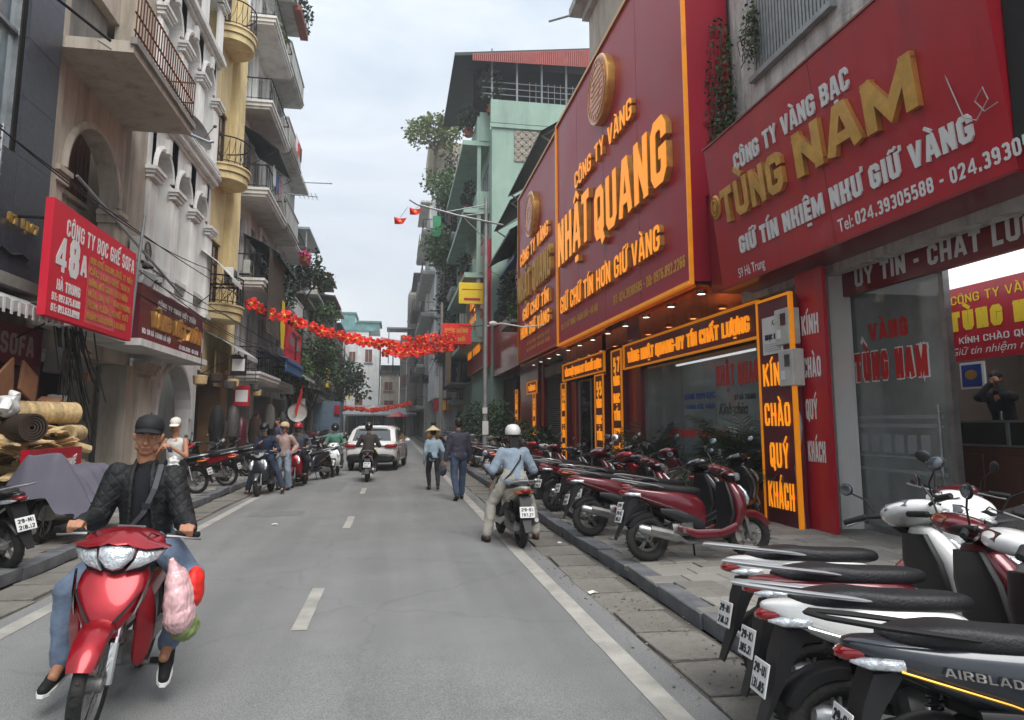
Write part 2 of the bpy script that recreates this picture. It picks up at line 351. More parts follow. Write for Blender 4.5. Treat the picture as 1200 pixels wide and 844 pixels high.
# ---------------------------------------------------------------- block lettering (stroke built), Vietnamese marks included
GL = {
 'A': (1.05, [[(-.02, 0), (.38, 1), (.62, 1), (1.02, 0)], [(.2, .24), (.8, .24)]]), 'B': (.95, [[(0, 0), (0, 1), (.75, 1), (1, .87), (1, .65), (.8, .52), (0, .52)], [(.8, .52), (1, .38), (1, .13), (.75, 0), (0, 0)]]),
 'C': (.95, [[(1, .68), (1, .87), (.78, 1), (.22, 1), (0, .87), (0, .13), (.22, 0), (.78, 0), (1, .13), (1, .32)]]),
 'D': (.95, [[(0, 0), (0, 1), (.7, 1), (1, .82), (1, .18), (.7, 0), (-.02, 0)]]), 'E': (.8, [[(1, 1), (0, 1), (0, 0), (1, 0)], [(0, .5), (.85, .5)]]),
 'F': (.8, [[(1, 1), (0, 1), (0, 0)], [(0, .5), (.85, .5)]]),
 'G': (1, [[(1, .7), (1, .87), (.78, 1), (.22, 1), (0, .87), (0, .13), (.22, 0), (.78, 0), (1, .13), (1, .45), (.55, .45)]]),
 'H': (1, [[(0, 0), (0, 1)], [(1, 0), (1, 1)], [(0, .5), (1, .5)]]), 'I': (0, [[(0, 0), (0, 1)]]), 'K': (1, [[(0, 0), (0, 1)], [(1, 1), (.08, .46)], [(.3, .6), (1, 0)]]),
 'L': (.8, [[(0, 1), (0, 0), (1, 0)]]), 'M': (1.35, [[(0, 0), (0, 1)], [(1, 0), (1, 1)], [(.03, .97), (.5, .12), (.97, .97)]]), 'N': (1, [[(0, 0), (0, 1)], [(1, 0), (1, 1)], [(.04, .94), (.96, .06)]]),
 'O': (1, [[(.5, 1), (.22, 1), (0, .87), (0, .13), (.22, 0), (.78, 0), (1, .13), (1, .87), (.78, 1), (.46, 1)]]),
 'P': (.95, [[(0, 0), (0, 1), (.75, 1), (1, .87), (1, .6), (.75, .46), (0, .46)]]),
 'Q': (1, [[(.5, 1), (.22, 1), (0, .87), (0, .13), (.22, 0), (.78, 0), (1, .13), (1, .87), (.78, 1), (.46, 1)], [(.55, .25), (1.02, -.14)]]),
 'R': (.95, [[(0, 0), (0, 1), (.75, 1), (1, .87), (1, .62), (.75, .48), (0, .48)], [(.5, .48), (1, 0)]]),
 'S': (.95, [[(1, .72), (1, .87), (.78, 1), (.22, 1), (0, .87), (0, .64), (.2, .53), (.8, .47), (1, .36), (1, .13), (.78, 0), (.22, 0), (0, .13), (0, .28)]]),
 'T': (.95, [[(0, 1), (1, 1)], [(.5, 1), (.5, 0)]]), 'U': (1, [[(0, 1), (0, .13), (.22, 0), (.78, 0), (1, .13), (1, 1)]]),
 'V': (1.05, [[(-.02, 1), (.42, .0), (.58, 0), (1.02, 1)]]), 'X': (1, [[(0, 0), (1, 1)], [(0, 1), (1, 0)]]), 'Y': (1, [[(0, 1), (.5, .45), (1, 1)], [(.5, .5), (.5, 0)]]),
 'Z': (.9, [[(0, 1), (1, 1), (0, 0), (1, 0)]]),
 '0': (.85, [[(.5, 1), (.25, 1), (0, .85), (0, .15), (.25, 0), (.75, 0), (1, .15), (1, .85), (.75, 1), (.45, 1)]]), '1': (.35, [[(0, .78), (1, 1), (1, 0)]]),
 '2': (.85, [[(0, .75), (0, .87), (.25, 1), (.75, 1), (1, .87), (1, .6), (0, 0), (1, 0)]]),
 '3': (.85, [[(0, .87), (.25, 1), (.75, 1), (1, .87), (1, .62), (.8, .52), (.35, .52)], [(.8, .52), (1, .38), (1, .13), (.75, 0), (.25, 0), (0, .13)]]),
 '4': (1.05, [[(.8, 0), (.8, 1)], [(.68, .92), (.04, .36)], [(0, .22), (1.0, .22)]]), '5': (.85, [[(1, 1), (.05, 1), (0, .55), (.75, .6), (1, .48), (1, .13), (.75, 0), (.2, 0), (0, .13)]]),
 '6': (.85, [[(1, .87), (.75, 1), (.25, 1), (0, .85), (0, .13), (.25, 0), (.75, 0), (1, .13), (1, .45), (.75, .56), (0, .5)]]),
 '7': (.85, [[(0, 1), (1, 1), (.35, 0)]]), '8': (.85, [[(.5, 1), (.2, 1), (0, .87), (0, .65), (.2, .52), (.8, .52), (1, .38), (1, .13), (.8, 0), (.2, 0), (0, .13), (0, .38), (.2, .52)], [(.8, .52), (1, .65), (1, .87), (.8, 1), (.46, 1)]]),
 '9': (.85, [[(0, .13), (.25, 0), (.75, 0), (1, .15), (1, .87), (.75, 1), (.25, 1), (0, .87), (0, .55), (.25, .44), (1, .5)]]),
 '-': (.5, [[(0, .45), (1, .45)]]), '.': (0, [[(0, 0), (0, .09)]]), ':': (0, [[(0, 0), (0, .1)], [(0, .5), (0, .6)]]), ',': (0, [[(0, .08), (0, -.1)]]), '/': (.6, [[(0, 0), (1, 1)]]),
}
def strip(mb, pts, t, d0, d1, P, cap=.5):
    """a thick polyline with mitred joins, extruded from depth d0 to d1; P maps (u, v, w) to space"""
    pts = [V((p[0], p[1])) for p in pts]; n = len(pts); L = []; Rr = []
    if cap:
        pts[0] = pts[0] + (pts[0] - pts[1]).normalized() * t * cap; pts[-1] = pts[-1] + (pts[-1] - pts[-2]).normalized() * t * cap
    for i in range(n):
        p = pts[i]
        a = (pts[i] - pts[i - 1]).normalized() if i else None
        b = (pts[i + 1] - pts[i]).normalized() if i < n - 1 else None
        a = a or b; b = b or a
        nr = V((-(a + b).y, (a + b).x))
        if nr.length < 1e-3: nr = V((-a.y, a.x))
        nr.normalize(); c = max(.5, nr.dot(V((-a.y, a.x)))); k = t / 2 / c
        L.append(p + nr * k); Rr.append(p - nr * k)
    rings = [[P(l.x, l.y, d0, i), P(l.x, l.y, d1, i), P(r.x, r.y, d1, i), P(r.x, r.y, d0, i)] for i, (l, r) in enumerate(zip(L, Rr))]
    mb.loft(rings)
def glyph(ch, W, hh, t):
    """strokes of one character in its own box; returns (width, [polylines])"""
    if ch == 'Đ': base, marks = 'D', ['bar']
    else:
        dec = unicodedata.normalize('NFD', ch); base = dec[0].upper(); marks = [unicodedata.name(c) for c in dec[1:]]
    if base not in GL: return (W * .5, [])
    gw, pl = GL[base]; w_ = gw * W; x0 = t / 2; iw = max(w_ - t, 0); ih = hh - t
    dg_ = base in 'AVXYZK7'; ce = 0 if base in 'CGS23569J' else .5
    out = [([(x0 + x * iw, t / 2 + y * ih) for x, y in p], t * (.93 if dg_ else .78 if base == '4' else 1), (.5 if base == 'G' and 0 else ce)) for p in pl]
    full = max(w_, t); cx = full / 2; m = t * .5; top = hh + t * .42; s_ = W * .26
    for k in marks:
        if k == 'bar': out.append(([(-t * .4, hh * .5), (W * .45, hh * .5)], m))
        elif 'GRAVE' in k: q = (s_ * .9 if any('CIRC' in z for z in marks) else 0); out.append(([(cx - s_ + q, top + s_ * 1.05 + q * .5), (cx + s_ * .35 + q, top + q * .5)], m * 1.2))
        elif 'ACUTE' in k: q = (s_ * .9 if any('CIRC' in z for z in marks) else 0); out.append(([(cx - s_ * .35 + q, top + q * .5), (cx + s_ + q, top + s_ * 1.05 + q * .5)], m * 1.2))
        elif 'CIRCUMFLEX' in k: out.append(([(cx - s_ * 1.1, top), (cx, top + s_ * .85), (cx + s_ * 1.1, top)], m))
        elif 'TILDE' in k: out.append(([(cx - s_ * 1.1, top), (cx - s_ * .5, top + s_ * .5), (cx + s_ * .4, top + s_ * .15), (cx + s_ * 1.1, top + s_ * .6)], m))
        elif 'BREVE' in k: out.append(([(cx - s_, top + s_ * .7), (cx - s_ * .4, top), (cx + s_ * .4, top), (cx + s_, top + s_ * .7)], m))
        elif 'DOT BELOW' in k: out.append(([(cx - m * .7, -t * .95), (cx + m * .7, -t * .95)], m * 1.3))
        elif 'HORN' in k: out.append(([(full - t * .3, hh * .92), (full + t * .5, hh * 1.0), (full + t * .55, hh * 1.14)], m))
        elif 'HOOK' in k: out.append(([(cx - s_ * .4, top + s_), (cx + s_ * .5, top + s_), (cx, top + s_ * .2)], m))
    return (full, out)
def write(s, org, u, v, height, width=None, t=.2, W=.62, gap=.14, depth=.004, m='wprint', parent=None, name='lettering', single=None, base=0, space=.4, label=None):
    """block text: u reading direction, v up, normal = u x v; org = lower left corner on the board face; single: every letter its own part"""
    u, v = V(u).normalized(), V(v).normalized(); nrm = u.cross(v); org = V(org)
    if single is None: single = height >= .25 and org.y < 24 and len(s) < 14
    hh = 1.0; x = 0; items = []
    for ch in s:
        if ch == ' ': x += space; continue
        gw, st = glyph(ch, W, hh, t); items.append((x, gw, st, ch)); x += gw + gap
    tot = x - gap; sy = height; sx = (width / tot) if width else height
    mb = MB(); outs = []
    for x, gw, st, ch in items:
        if single: mb = MB()
        for k, (pl, tt, *ce) in enumerate(st):
            # offset strokes in the scaled plane so stems keep an even weight
            e = k * min(.0012, depth * .12 + .0004)
            strip(mb, [(p[0], p[1]) for p in pl], tt, base, 1.0, lambda a, b, c, i_, x=x, e=e: org + u * ((x + a) * sx) + v * (b * sy) + nrm * (base if c == base else depth + e + i_ * max(.00025, min(.0008, depth * .04))), cap=ce[0] if ce else .5)
        if single: outs.append(mb.build('letter', m, parent))
    if not single: return mb.build(name, m, parent, label=label, kind='stuff')
    return outs
SCR = bpy.data.scenes.new('scratch')
def evaluated(o):
    SCR.collection.objects.link(o); vl = SCR.view_layers[0]; vl.update(); dg = vl.depsgraph
    me = bpy.data.meshes.new_from_object(o.evaluated_get(dg)); bpy.data.objects.remove(o); return me
def ftext(s, org, u, v, height, width=None, off=.0, shear=0, m='wprint', parent=None, name='lettering', depth=.003):
    """lower case print with the built in face, turned into a mesh"""
    c = bpy.data.curves.new('t', 'FONT'); c.body = s; c.offset = off; c.shear = shear; c.resolution_u = 3
    me = evaluated(bpy.data.objects.new('t', c)); bpy.data.curves.remove(c)
    xs = [q.co.x for q in me.vertices]
    if not xs: return None
    w0 = max(xs); u, v = V(u).normalized(), V(v).normalized(); n_ = u.cross(v); org = V(org)
    sy = height / .7; sx = width / w0 if width else sy
    poff = wloc(parent)
    for q in me.vertices: q.co = org + u * q.co.x * sx + v * q.co.y * sy + n_ * depth - poff
    me.materials.clear(); me.materials.append(G[m]); me.name = name
    ob = bpy.data.objects.new(name, me); COL.objects.link(ob)
    if parent: ob.parent = parent
    ob['kind'] = 'stuff'
    return ob

# ---------------------------------------------------------------- leaves
def leaves(mb, c, r, n, size=.06, rg=rnd, droop=.3, shell=.35, long=1.0):
    for _ in range(n):
        while True:
            q = V((rg.uniform(-1, 1), rg.uniform(-1, 1), rg.uniform(-1, 1)))
            if shell < q.length < 1: break
        nz_ = noise.noise(V((q.x * 2.3 + c[0], q.y * 2.3 + c[1], q.z * 2.3 + c[2])))
        if nz_ < -.12: continue
        p = V((c[0] + q.x * r[0], c[1] + q.y * r[1], c[2] + q.z * r[2])); s_ = size * rg.uniform(.6, 1.4)
        d = V((rg.gauss(0, 1), rg.gauss(0, 1), rg.gauss(-droop, .7))).normalized(); a = d.cross(V((rg.gauss(0, 1), rg.gauss(0, 1), rg.gauss(0, 1)))).normalized() * s_ * .34
        i = len(mb.v); mid = p + d * s_ * .5 * long
        mb.v += [p, mid + a, p + d * s_ * long, mid - a]; mb.f.append([i, i + 1, i + 2, i + 3])
def fronds(mb, base, n, L, rg=rnd, wid=.02, segs=9, lean=.6):
    """arching palm fronds with leaflets"""
    for k in range(n):
        az = rg.uniform(0, 6.28); ln = L * rg.uniform(.7, 1.1); el = rg.uniform(.5, 1.35); p = V(base); d = V((math.cos(az) * math.cos(el), math.sin(az) * math.cos(el), math.sin(el)))
        for i in range(segs):
            q = p + d * ln / segs; side = d.cross(V((0, 0, 1))).normalized()
            mb.face([p - side * wid * .12, p + side * wid * .12, q + side * wid * .1, q - side * wid * .1])
            if i > 0:
                for sgn in (-1, 1):
                    for h_ in (0, .33, .66):
                        b0 = p + (q - p) * (h_ + rg.uniform(-.1, .1)); L_2 = ln * .34 * (1 - abs((i + h_) / segs - .45)) * rg.uniform(.75, 1.1)
                        dr_ = (side * sgn * rg.uniform(.5, .9) + d * rg.uniform(.5, .9) + V((0, 0, rg.uniform(-.35, .1)))).normalized(); m_ = b0 + dr_ * L_2 * .5; tip = b0 + dr_ * L_2 + V((0, 0, -L_2 * rg.uniform(.1, .35))); w_2 = d * wid * .32
                        mb.face([b0 - w_2 * .5, b0 + w_2 * .5, m_ + w_2, m_ - w_2]); mb.face([m_ - w_2, m_ + w_2, tip])
            p = q; d = (d + V((0, 0, -.16 * lean))).normalized()
# ================================================================ ground, road, pavements
asph = mat('asphalt', '797a79', .85, var=.1, scale=.5, bump=.5, bscale=90, dirt='9a9a97', dirt_amt=.35)
def asphalt_extra():
    t = asph.node_tree; p = t.nodes['Principled BSDF']; src = p.inputs['Base Color'].links[0].from_socket
    tc = N(t, 'ShaderNodeTexCoord'); n1 = N(t, 'ShaderNodeTexNoise'); n1.inputs['Scale'].default_value = 140; n1.inputs['Detail'].default_value = 2
    vo = N(t, 'ShaderNodeTexVoronoi'); vo.inputs['Scale'].default_value = 60
    mpn = N(t, 'ShaderNodeMapping'); mpn.inputs['Scale'].default_value = (2.2, .12, 1)   # long faint tyre lanes along the road
    n2 = N(t, 'ShaderNodeTexNoise'); n2.inputs['Scale'].default_value = .8; n2.inputs['Detail'].default_value = 5
    t.links.new(tc.outputs['Object'], n1.inputs['Vector']); t.links.new(tc.outputs['Object'], vo.inputs['Vector'])
    t.links.new(tc.outputs['Object'], mpn.inputs[0]); t.links.new(mpn.outputs[0], n2.inputs['Vector'])
    a = N(t, 'ShaderNodeMapRange'); a.inputs[1].default_value = .3; a.inputs[2].default_value = .7; a.inputs[3].default_value = .6; a.inputs[4].default_value = 1.42
    b = N(t, 'ShaderNodeMapRange'); b.inputs[1].default_value = .3; b.inputs[2].default_value = .7; b.inputs[3].default_value = .84; b.inputs[4].default_value = 1.12
    t.links.new(n1.outputs['Fac'], a.inputs[0]); t.links.new(n2.outputs['Fac'], b.inputs[0])
    s1 = N(t, 'ShaderNodeVectorMath', operation='SCALE'); s2 = N(t, 'ShaderNodeVectorMath', operation='SCALE')
    t.links.new(src, s1.inputs[0]); t.links.new(a.outputs[0], s1.inputs['Scale']); t.links.new(s1.outputs[0], s2.inputs[0]); t.links.new(b.outputs[0], s2.inputs['Scale'])
    # cracks / tar seams
    v2 = N(t, 'ShaderNodeTexVoronoi', feature='DISTANCE_TO_EDGE'); v2.inputs['Scale'].default_value = .45; v2.inputs['Randomness'].default_value = 1
    nz_ = N(t, 'ShaderNodeTexNoise'); nz_.inputs['Scale'].default_value = 3; ad = N(t, 'ShaderNodeVectorMath', operation='MULTIPLY_ADD'); ad.inputs[1].default_value = (.35, .35, .35)
    t.links.new(tc.outputs['Object'], nz_.inputs['Vector']); t.links.new(nz_.outputs['Color'], ad.inputs[0]); t.links.new(tc.outputs['Object'], ad.inputs[2]); t.links.new(ad.outputs[0], v2.inputs['Vector'])
    c = N(t, 'ShaderNodeMapRange'); c.inputs[1].default_value = .0; c.inputs[2].default_value = .012; c.inputs[3].default_value = .88; c.inputs[4].default_value = 1
    t.links.new(v2.outputs[0], c.inputs[0]); s3 = N(t, 'ShaderNodeVectorMath', operation='SCALE'); t.links.new(s2.outputs[0], s3.inputs[0]); t.links.new(c.outputs[0], s3.inputs['Scale'])
    t.links.new(s3.outputs[0], p.inputs['Base Color'])
asphalt_extra()
earth = mat('packed_dust', '5f5a53', .95, var=.2, scale=3, bump=.6, bscale=30)
paint = mat('road_paint', 'a5a39b', .85, var=.16, scale=3, bump=.3, bscale=60, dirt='7f7e7a', dirt_amt=.85)
pav = [mat('paver_grey_%s' % k, c, .9, var=.16, scale=3, bump=.5, bscale=35, dirt='5d5952', dirt_amt=.5, island=.12) for k, c in (('light', '8f8c85'), ('mid', '827f79'), ('dark', '77746e'))]
kerbm = mat('kerb_stone', '5c5f64', .6, var=.22, scale=5, bump=.35, bscale=30, dirt='8a8882', dirt_amt=.5)
gutm = mat('gutter_slab', '76736c', .95, var=.2, scale=4, bump=.8, bscale=22, dirt='4c4843', dirt_amt=.7, island=.1)

struct('ground', MB().face([(-300, -60, -.06), (300, -60, -.06), (300, 500, -.06), (-300, 500, -.06)]), earth)
# road surface as a fine grid so that it is gently uneven
def grid(x0, x1, nx, y0, y1, ny, zf):
    mb = MB(); rows = []
    for j in range(ny + 1):
        y = y0 + (y1 - y0) * (j / ny) ** 1.6; rows.append([mb._p((x0 + (x1 - x0) * i / nx, y, zf(x0 + (x1 - x0) * i / nx, y))) for i in range(nx + 1)])
    for a, b in zip(rows, rows[1:]):
        for i in range(nx): mb.f.append([a[i], a[i + 1], b[i + 1], b[i]])
    return mb
def wav(x, y): return .006 * noise.noise(V((x * .5, y * .35, 0)))
road = struct('road', grid(-3.25, 1.9, 26, -12, 190, 160, wav), asph, smooth=40)
struct('gutter_bed', grid(1.9, 2.5, 4, -12, 110, 60, lambda x, y: -.02), earth)
struct('gutter_bed', grid(-3.9, -3.25, 4, -12, 110, 60, lambda x, y: -.02), earth)
def stripe(x0, x1, y0, y1):
    mb = MB(); n = max(2, int((y1 - y0) / .5)); L = [];
    for j in range(n + 1):
        y = y0 + (y1 - y0) * j / n; e0 = .012 * noise.noise(V((x0 * 9, y * 2.1, 1))); e1 = .012 * noise.noise(V((x1 * 9, y * 2.1, 5)))
        L.append((mb._p((x0 + e0, y, wav(x0, y) + .0045)), mb._p((x1 + e1, y, wav(x1, y) + .0045))))
    for a, b in zip(L, L[1:]): mb.f.append([a[0], a[1], b[1], b[0]])
    return mb
for x0, x1 in ((-3.1, -2.95), (1.54, 1.70)):
    struct('edge_line', stripe(x0, x1, -6, 100), paint)
for k in range(14):
    y = 5.95 + k * 5.5
    struct('centre_dash', stripe(-.78, -.66, y, y + 1.45), paint)
struct('pavement_bed', MB().box(2.7, -12, -.05, 12, 110, .085), earth)
struct('pavement_bed', MB().box(-12, -12, -.05, -4.08, 110, .085), earth)
# tiles one by one
def slab_mesh(name, sx, sy, sz, m, seed):
    rg = random.Random(seed); mb = MB(); b = .008
    top = [(-sx / 2 + b, -sy / 2 + b), (sx / 2 - b, -sy / 2 + b), (sx / 2 - b, sy / 2 - b), (-sx / 2 + b, sy / 2 - b)]
    bot = [(-sx / 2, -sy / 2), (sx / 2, -sy / 2), (sx / 2, sy / 2), (-sx / 2, sy / 2)]
    j = lambda a: a * .006
    mb.loft([[(x, y, 0) for x, y in bot], [(x, y, sz - .006) for x, y in bot], [(x + rg.uniform(-.003, .003), y + rg.uniform(-.003, .003), sz + rg.uniform(-.002, .002)) for x, y in top]])
    o = mb.build(name, m); me = o.data; bpy.data.objects.remove(o); return me
side_r = bpy.data.objects.new('pavement', None); COL.objects.link(side_r); side_r['kind'] = 'structure'
side_l = bpy.data.objects.new('pavement', None); COL.objects.link(side_l); side_l['kind'] = 'structure'
TM = [slab_mesh('paver', .392, .292, .05, pav[i % 3], i) for i in range(6)]
rg = random.Random(3)
def tiles(parent, x0, x1, y0, y1, near, lim):
    cnt = 0; far = MB(); j = 0; y = y0
    while y < y1:
        off = .2 if j % 2 else 0; x = x0 + .2 - (off if off else 0)
        while x < x1 + .1:
            z = .07 + rg.uniform(-.004, .005)
            if rg.random() < .03: z -= .012
            if cnt < lim and near(x, y):
                part('paver', TM[rg.randrange(6)], parent, (x, y, z), (rg.gauss(0, .008), rg.gauss(0, .008), rg.gauss(0, .006))); cnt += 1
            else:
                far.M = Matrix.Translation((x, y, z)) @ Euler((rg.gauss(0, .006), rg.gauss(0, .006), rg.gauss(0, .005))).to_matrix().to_4x4(); far.cbox(-.196, -.146, 0, .196, .146, .05, .006)
            x += .4
        y += .3; j += 1
    far.M = None
    o = far.build('paver_field', pav[1], parent); o['kind'] = 'stuff'
tiles(side_r, 2.72, 6.9, 2.2, 42, lambda x, y: 4.2 < y < 14 and x < 6.4, 290)
tiles(side_l, -6.4, -4.1, 5.5, 42, lambda x, y: 7 < y < 19, 200)
KM = [slab_mesh('kerbstone', .2, .93, .13, kerbm, i + 20) for i in range(3)]
GM = [slab_mesh('gutter_slab', .5, .62, .05, gutm, i + 40) for i in range(4)]
for sgn, xk, xg, par in ((1, 2.6, 2.17, side_r), (-1, -3.98, -3.56, side_l)):
    y = 1.2
    while y < 60:
        part('kerbstone', KM[rg.randrange(3)], par, (xk + rg.gauss(0, .012), y, -.005 + rg.gauss(0, .006)), (rg.gauss(0, .012), rg.gauss(0, .012), rg.gauss(0, .012))); y += .95
    y = 1.2
    while y < 34:
        part('gutter_slab', GM[rg.randrange(4)], par, (xg + rg.gauss(0, .02), y, -.044 + rg.gauss(0, .005)), (rg.gauss(0, .016), rg.gauss(0, .014), rg.gauss(0, .03)), (rg.uniform(.9, 1.08), rg.uniform(.94, 1.0), 1)); y += .65
# litter and dust crumbs on the gutter
mb = MB()
for _ in range(500):
    x = rg.uniform(1.75, 2.5); y = rg.uniform(3, 16); s_ = rg.uniform(.004, .014); mb.ell((x, y, .008), (s_, s_ * rg.uniform(.6, 1), s_ * .5), 5)
o = mb.build('gravel_crumbs', gutm); o['kind'] = 'stuff'; o['label'] = 'grit and crumbs gathered along the gutter slabs'
for k, (x, y, a) in enumerate(((1.95, 6.7, .3), (2.3, 9.5, 1.2), (-1.9, 12, .2))):
    mb = MB(); mb.M = Matrix.Translation((x, y, .012)) @ Matrix.Rotation(a, 4, 'Z')
    mb.loft([[(-.05, -.02, 0), (.0, -.03, .012), (.05, -.015, 0)], [(-.045, .03, .01), (.01, .02, .022), (.05, .03, .006)]], cap=False, closed=False)
    tag(mb.build('paper_scrap', 'white'), ['crumpled white scrap lying on the nearest gutter slabs', 'small white scrap lying by the kerb beyond the near slabs', 'white scrap lying out on the left lane of the asphalt'][k], 'litter')

# ---------------------------------------------------------------- facade helpers (u along the street, w out from the wall)
class Fac:
    def __init__(s, side, X): s.s = side; s.X = X
    def x(s, w): return s.X - s.s * w
    def box(s, mb, u0, u1, z0, z1, w0, w1): return mb.box(s.x(w0), u0, z0, s.x(w1), u1, z1)
    def p(s, u, z, w): return (s.x(w), u, z)
    def ud(s): return V((0, -1 if s.s > 0 else 1, 0))
    def wall(s, u0, u1, z0, z1, holes, m, parent, th=.25, name='wall', back=7):
        """front wall with true openings, side and roof slabs behind"""
        us = sorted({u0, u1, *[h[0] for h in holes], *[h[1] for h in holes]}); zs = sorted({z0, z1, *[h[2] for h in holes], *[h[3] for h in holes]}); mb = MB()
        for a, b in zip(us, us[1:]):
            run = None
            for c, d in zip(zs, zs[1:]):
                mu, mz = (a + b) / 2, (c + d) / 2
                if any(h[0] < mu < h[1] and h[2] < mz < h[3] for h in holes):
                    if run: s.box(mb, a, b, run[0], run[1], -th, 0); run = None
                else: run = (run[0], d) if run else (c, d)
            if run: s.box(mb, a, b, run[0], run[1], -th, 0)
        s.box(mb, u0, u0 + .2, z0, z1, -back, -th); s.box(mb, u1 - .2, u1, z0, z1, -back, -th); s.box(mb, u0, u1, z1, z1 + .15, -back, 0)
        s.box(mb, u0, u1, z0, z1, -back - .2, -back)
        return mb.build(name, m, parent)
    def window(s, u0, u1, z0, z1, parent, fm='white', gm='winglass', cols=2, rows=2, depth=-.12, fr=.06, sill=True):
        mb = MB(); f = s.box
        f(mb, u0, u0 + fr, z0, z1, depth - .05, depth + .03); f(mb, u1 - fr, u1, z0, z1, depth - .05, depth + .03)
        f(mb, u0 + fr, u1 - fr, z0, z0 + fr, depth - .05, depth + .03); f(mb, u0 + fr, u1 - fr, z1 - fr, z1, depth - .05, depth + .03)
        for i in range(1, cols): q = u0 + (u1 - u0) * i / cols; f(mb, q - fr / 2, q + fr / 2, z0 + fr, z1 - fr, depth - .04, depth + .02)
        for i in range(1, rows): q = z0 + (z1 - z0) * i / rows; f(mb, u0 + fr, u1 - fr, q - fr * .35, q + fr * .35, depth - .04, depth + .012)
        wo = mb.build('window', fm, parent)
        g = MB(); f(g, u0 + fr * .5, u1 - fr * .5, z0 + fr * .5, z1 - fr * .5, depth - .035, depth - .02); g.build('pane', gm, wo)
        if sill: q = MB(); f(q, u0 - .08, u1 + .08, z0 - .07, z0, -.02, .1); q.build('sill', 'concrete' if fm != 'white' else 'white_wall', wo)
        return wo
    def shutter(s, u0, u1, z0, z1, parent, m='tin', w=-.15, pitch=.09, name='roller_shutter'):
        mb = MB(); z = z0; rings = []
        while z < z1: rings += [(z, w), (z + pitch * .5, w + .025), (z + pitch * .95, w + .004)]; z += pitch
        for (a, wa), (b, wb) in zip(rings, rings[1:]): mb.face([s.p(u0, a, wa), s.p(u1, a, wa), s.p(u1, b, wb), s.p(u0, b, wb)])
        return mb.build(name, m, parent)
    def balcony(s, u0, u1, z, d, parent, slab='grey_wall', rail='darkmetal', h=.9, n=14, th=.22, solid=False, mould=True, single=False, curve=0):
        fl = MB()
        if curve:
            K = 14; uc, hw = (u0 + u1) / 2, (u1 - u0) / 2
            def arc(k, e=0): t = math.pi * k / K; return (uc - (hw + e) * math.cos(t), (d + e) * math.sin(t) ** .8 if 0 < k < K else 0)
            for za, zb, e in ((z - th, z - th * .55, -.06), (z - th * .5, z - th * .1, .0), (z - th * .1, z, .05)):
                fl.loft([[s.p(*((arc(k, e)[0]), q, arc(k, e)[1])) for k in range(K + 1)] for q in (za, zb)])
        else:
            s.box(fl, u0, u1, z - th, z, 0, d)
            if mould: s.box(fl, u0 - .05, u1 + .05, z - th * .35, z + .02, 0, d + .05); s.box(fl, u0 + .06, u1 - .06, z - th - .1, z - th, 0, d - .07)
        b = fl.build('balcony', slab, parent)
        if solid:
            q = MB(); s.box(q, u0, u1, z + .02, z + h, d - .1, d); s.box(q, u0, u0 + .1, z + .02, z + h, 0, d - .1); s.box(q, u1 - .1, u1, z + .02, z + h, 0, d - .1)
            s.box(q, u0 - .04, u1 + .04, z + h, z + h + .07, d - .14, d + .04); q.build('parapet', slab, b); return b
        q = MB(); bars = []
        if curve:
            pts = [s.p(arc(k, -.03)[0], z + h, arc(k, -.03)[1]) for k in range(K + 1)]; q.tube(pts, .025, 6); q.tube([(p[0], p[1], z + .1) for p in pts], .015, 5)
            for k in range(K + 1):
                p = pts[k]; q.tube([(p[0], p[1], z), (p[0], p[1], z + h)], .012, 5)
                if k < K: r_ = pts[k + 1]; q.tube([(p[0], p[1], z + .15), ((p[0] + r_[0]) / 2 - s.s * .04, (p[1] + r_[1]) / 2, z + h * .5), (r_[0], r_[1], z + h - .1)], .009, 4)
        else:
            for a, b_ in (((u0 + .04, d - .05), (u1 - .04, d - .05)), ((u0 + .04, 0), (u0 + .04, d - .05)), ((u1 - .04, 0), (u1 - .04, d - .05))):
                q.tube([s.p(a[0], z + h, a[1]), s.p(b_[0], z + h, b_[1])], .028, 6); q.tube([s.p(a[0], z + .12, a[1]), s.p(b_[0], z + .12, b_[1])], .016, 5)
                m_ = n if a[1] == b_[1] else max(2, int(n * d / (u1 - u0)))
                for k in range(m_ + 1):
                    t = k / m_; uu, ww = a[0] + (b_[0] - a[0]) * t, a[1] + (b_[1] - a[1]) * t
                    (MB().tube([s.p(uu, z, ww), s.p(uu, z + h, ww)], .012, 5).build('baluster', rail, b) if single and a[1] == b_[1] else q.tube([s.p(uu, z, ww), s.p(uu, z + h, ww)], .012, 5))
        q.build('railing', rail, b)
        return b
    def pilaster(s, u0, u1, z0, z1, parent, m, d=.12, n=5, cap=True, name='pilaster'):
        mb = MB(); W = u1 - u0; s.box(mb, u0, u1, z0, z1, 0, d * .55)
        for k in range(n):
            a = u0 + W * (k + .5) / n; r_ = W / n * .34
            mb.loft([[s.p(a + r_ * math.cos(t), z, d * .5 + r_ * 1.5 * math.sin(t)) for t in (math.pi * q / 5 for q in range(6))] for z in (z0 + .12, z1 - .1)])
        if cap:
            for dz, e in ((0, .05), (.1, .09), (.18, .13)): s.box(mb, u0 - e, u1 + e, z1 + dz, z1 + dz + .09, 0, d + e)
        s.box(mb, u0 - .04, u1 + .04, z0, z0 + .12, 0, d + .05)
        return mb.build(name, m, parent)
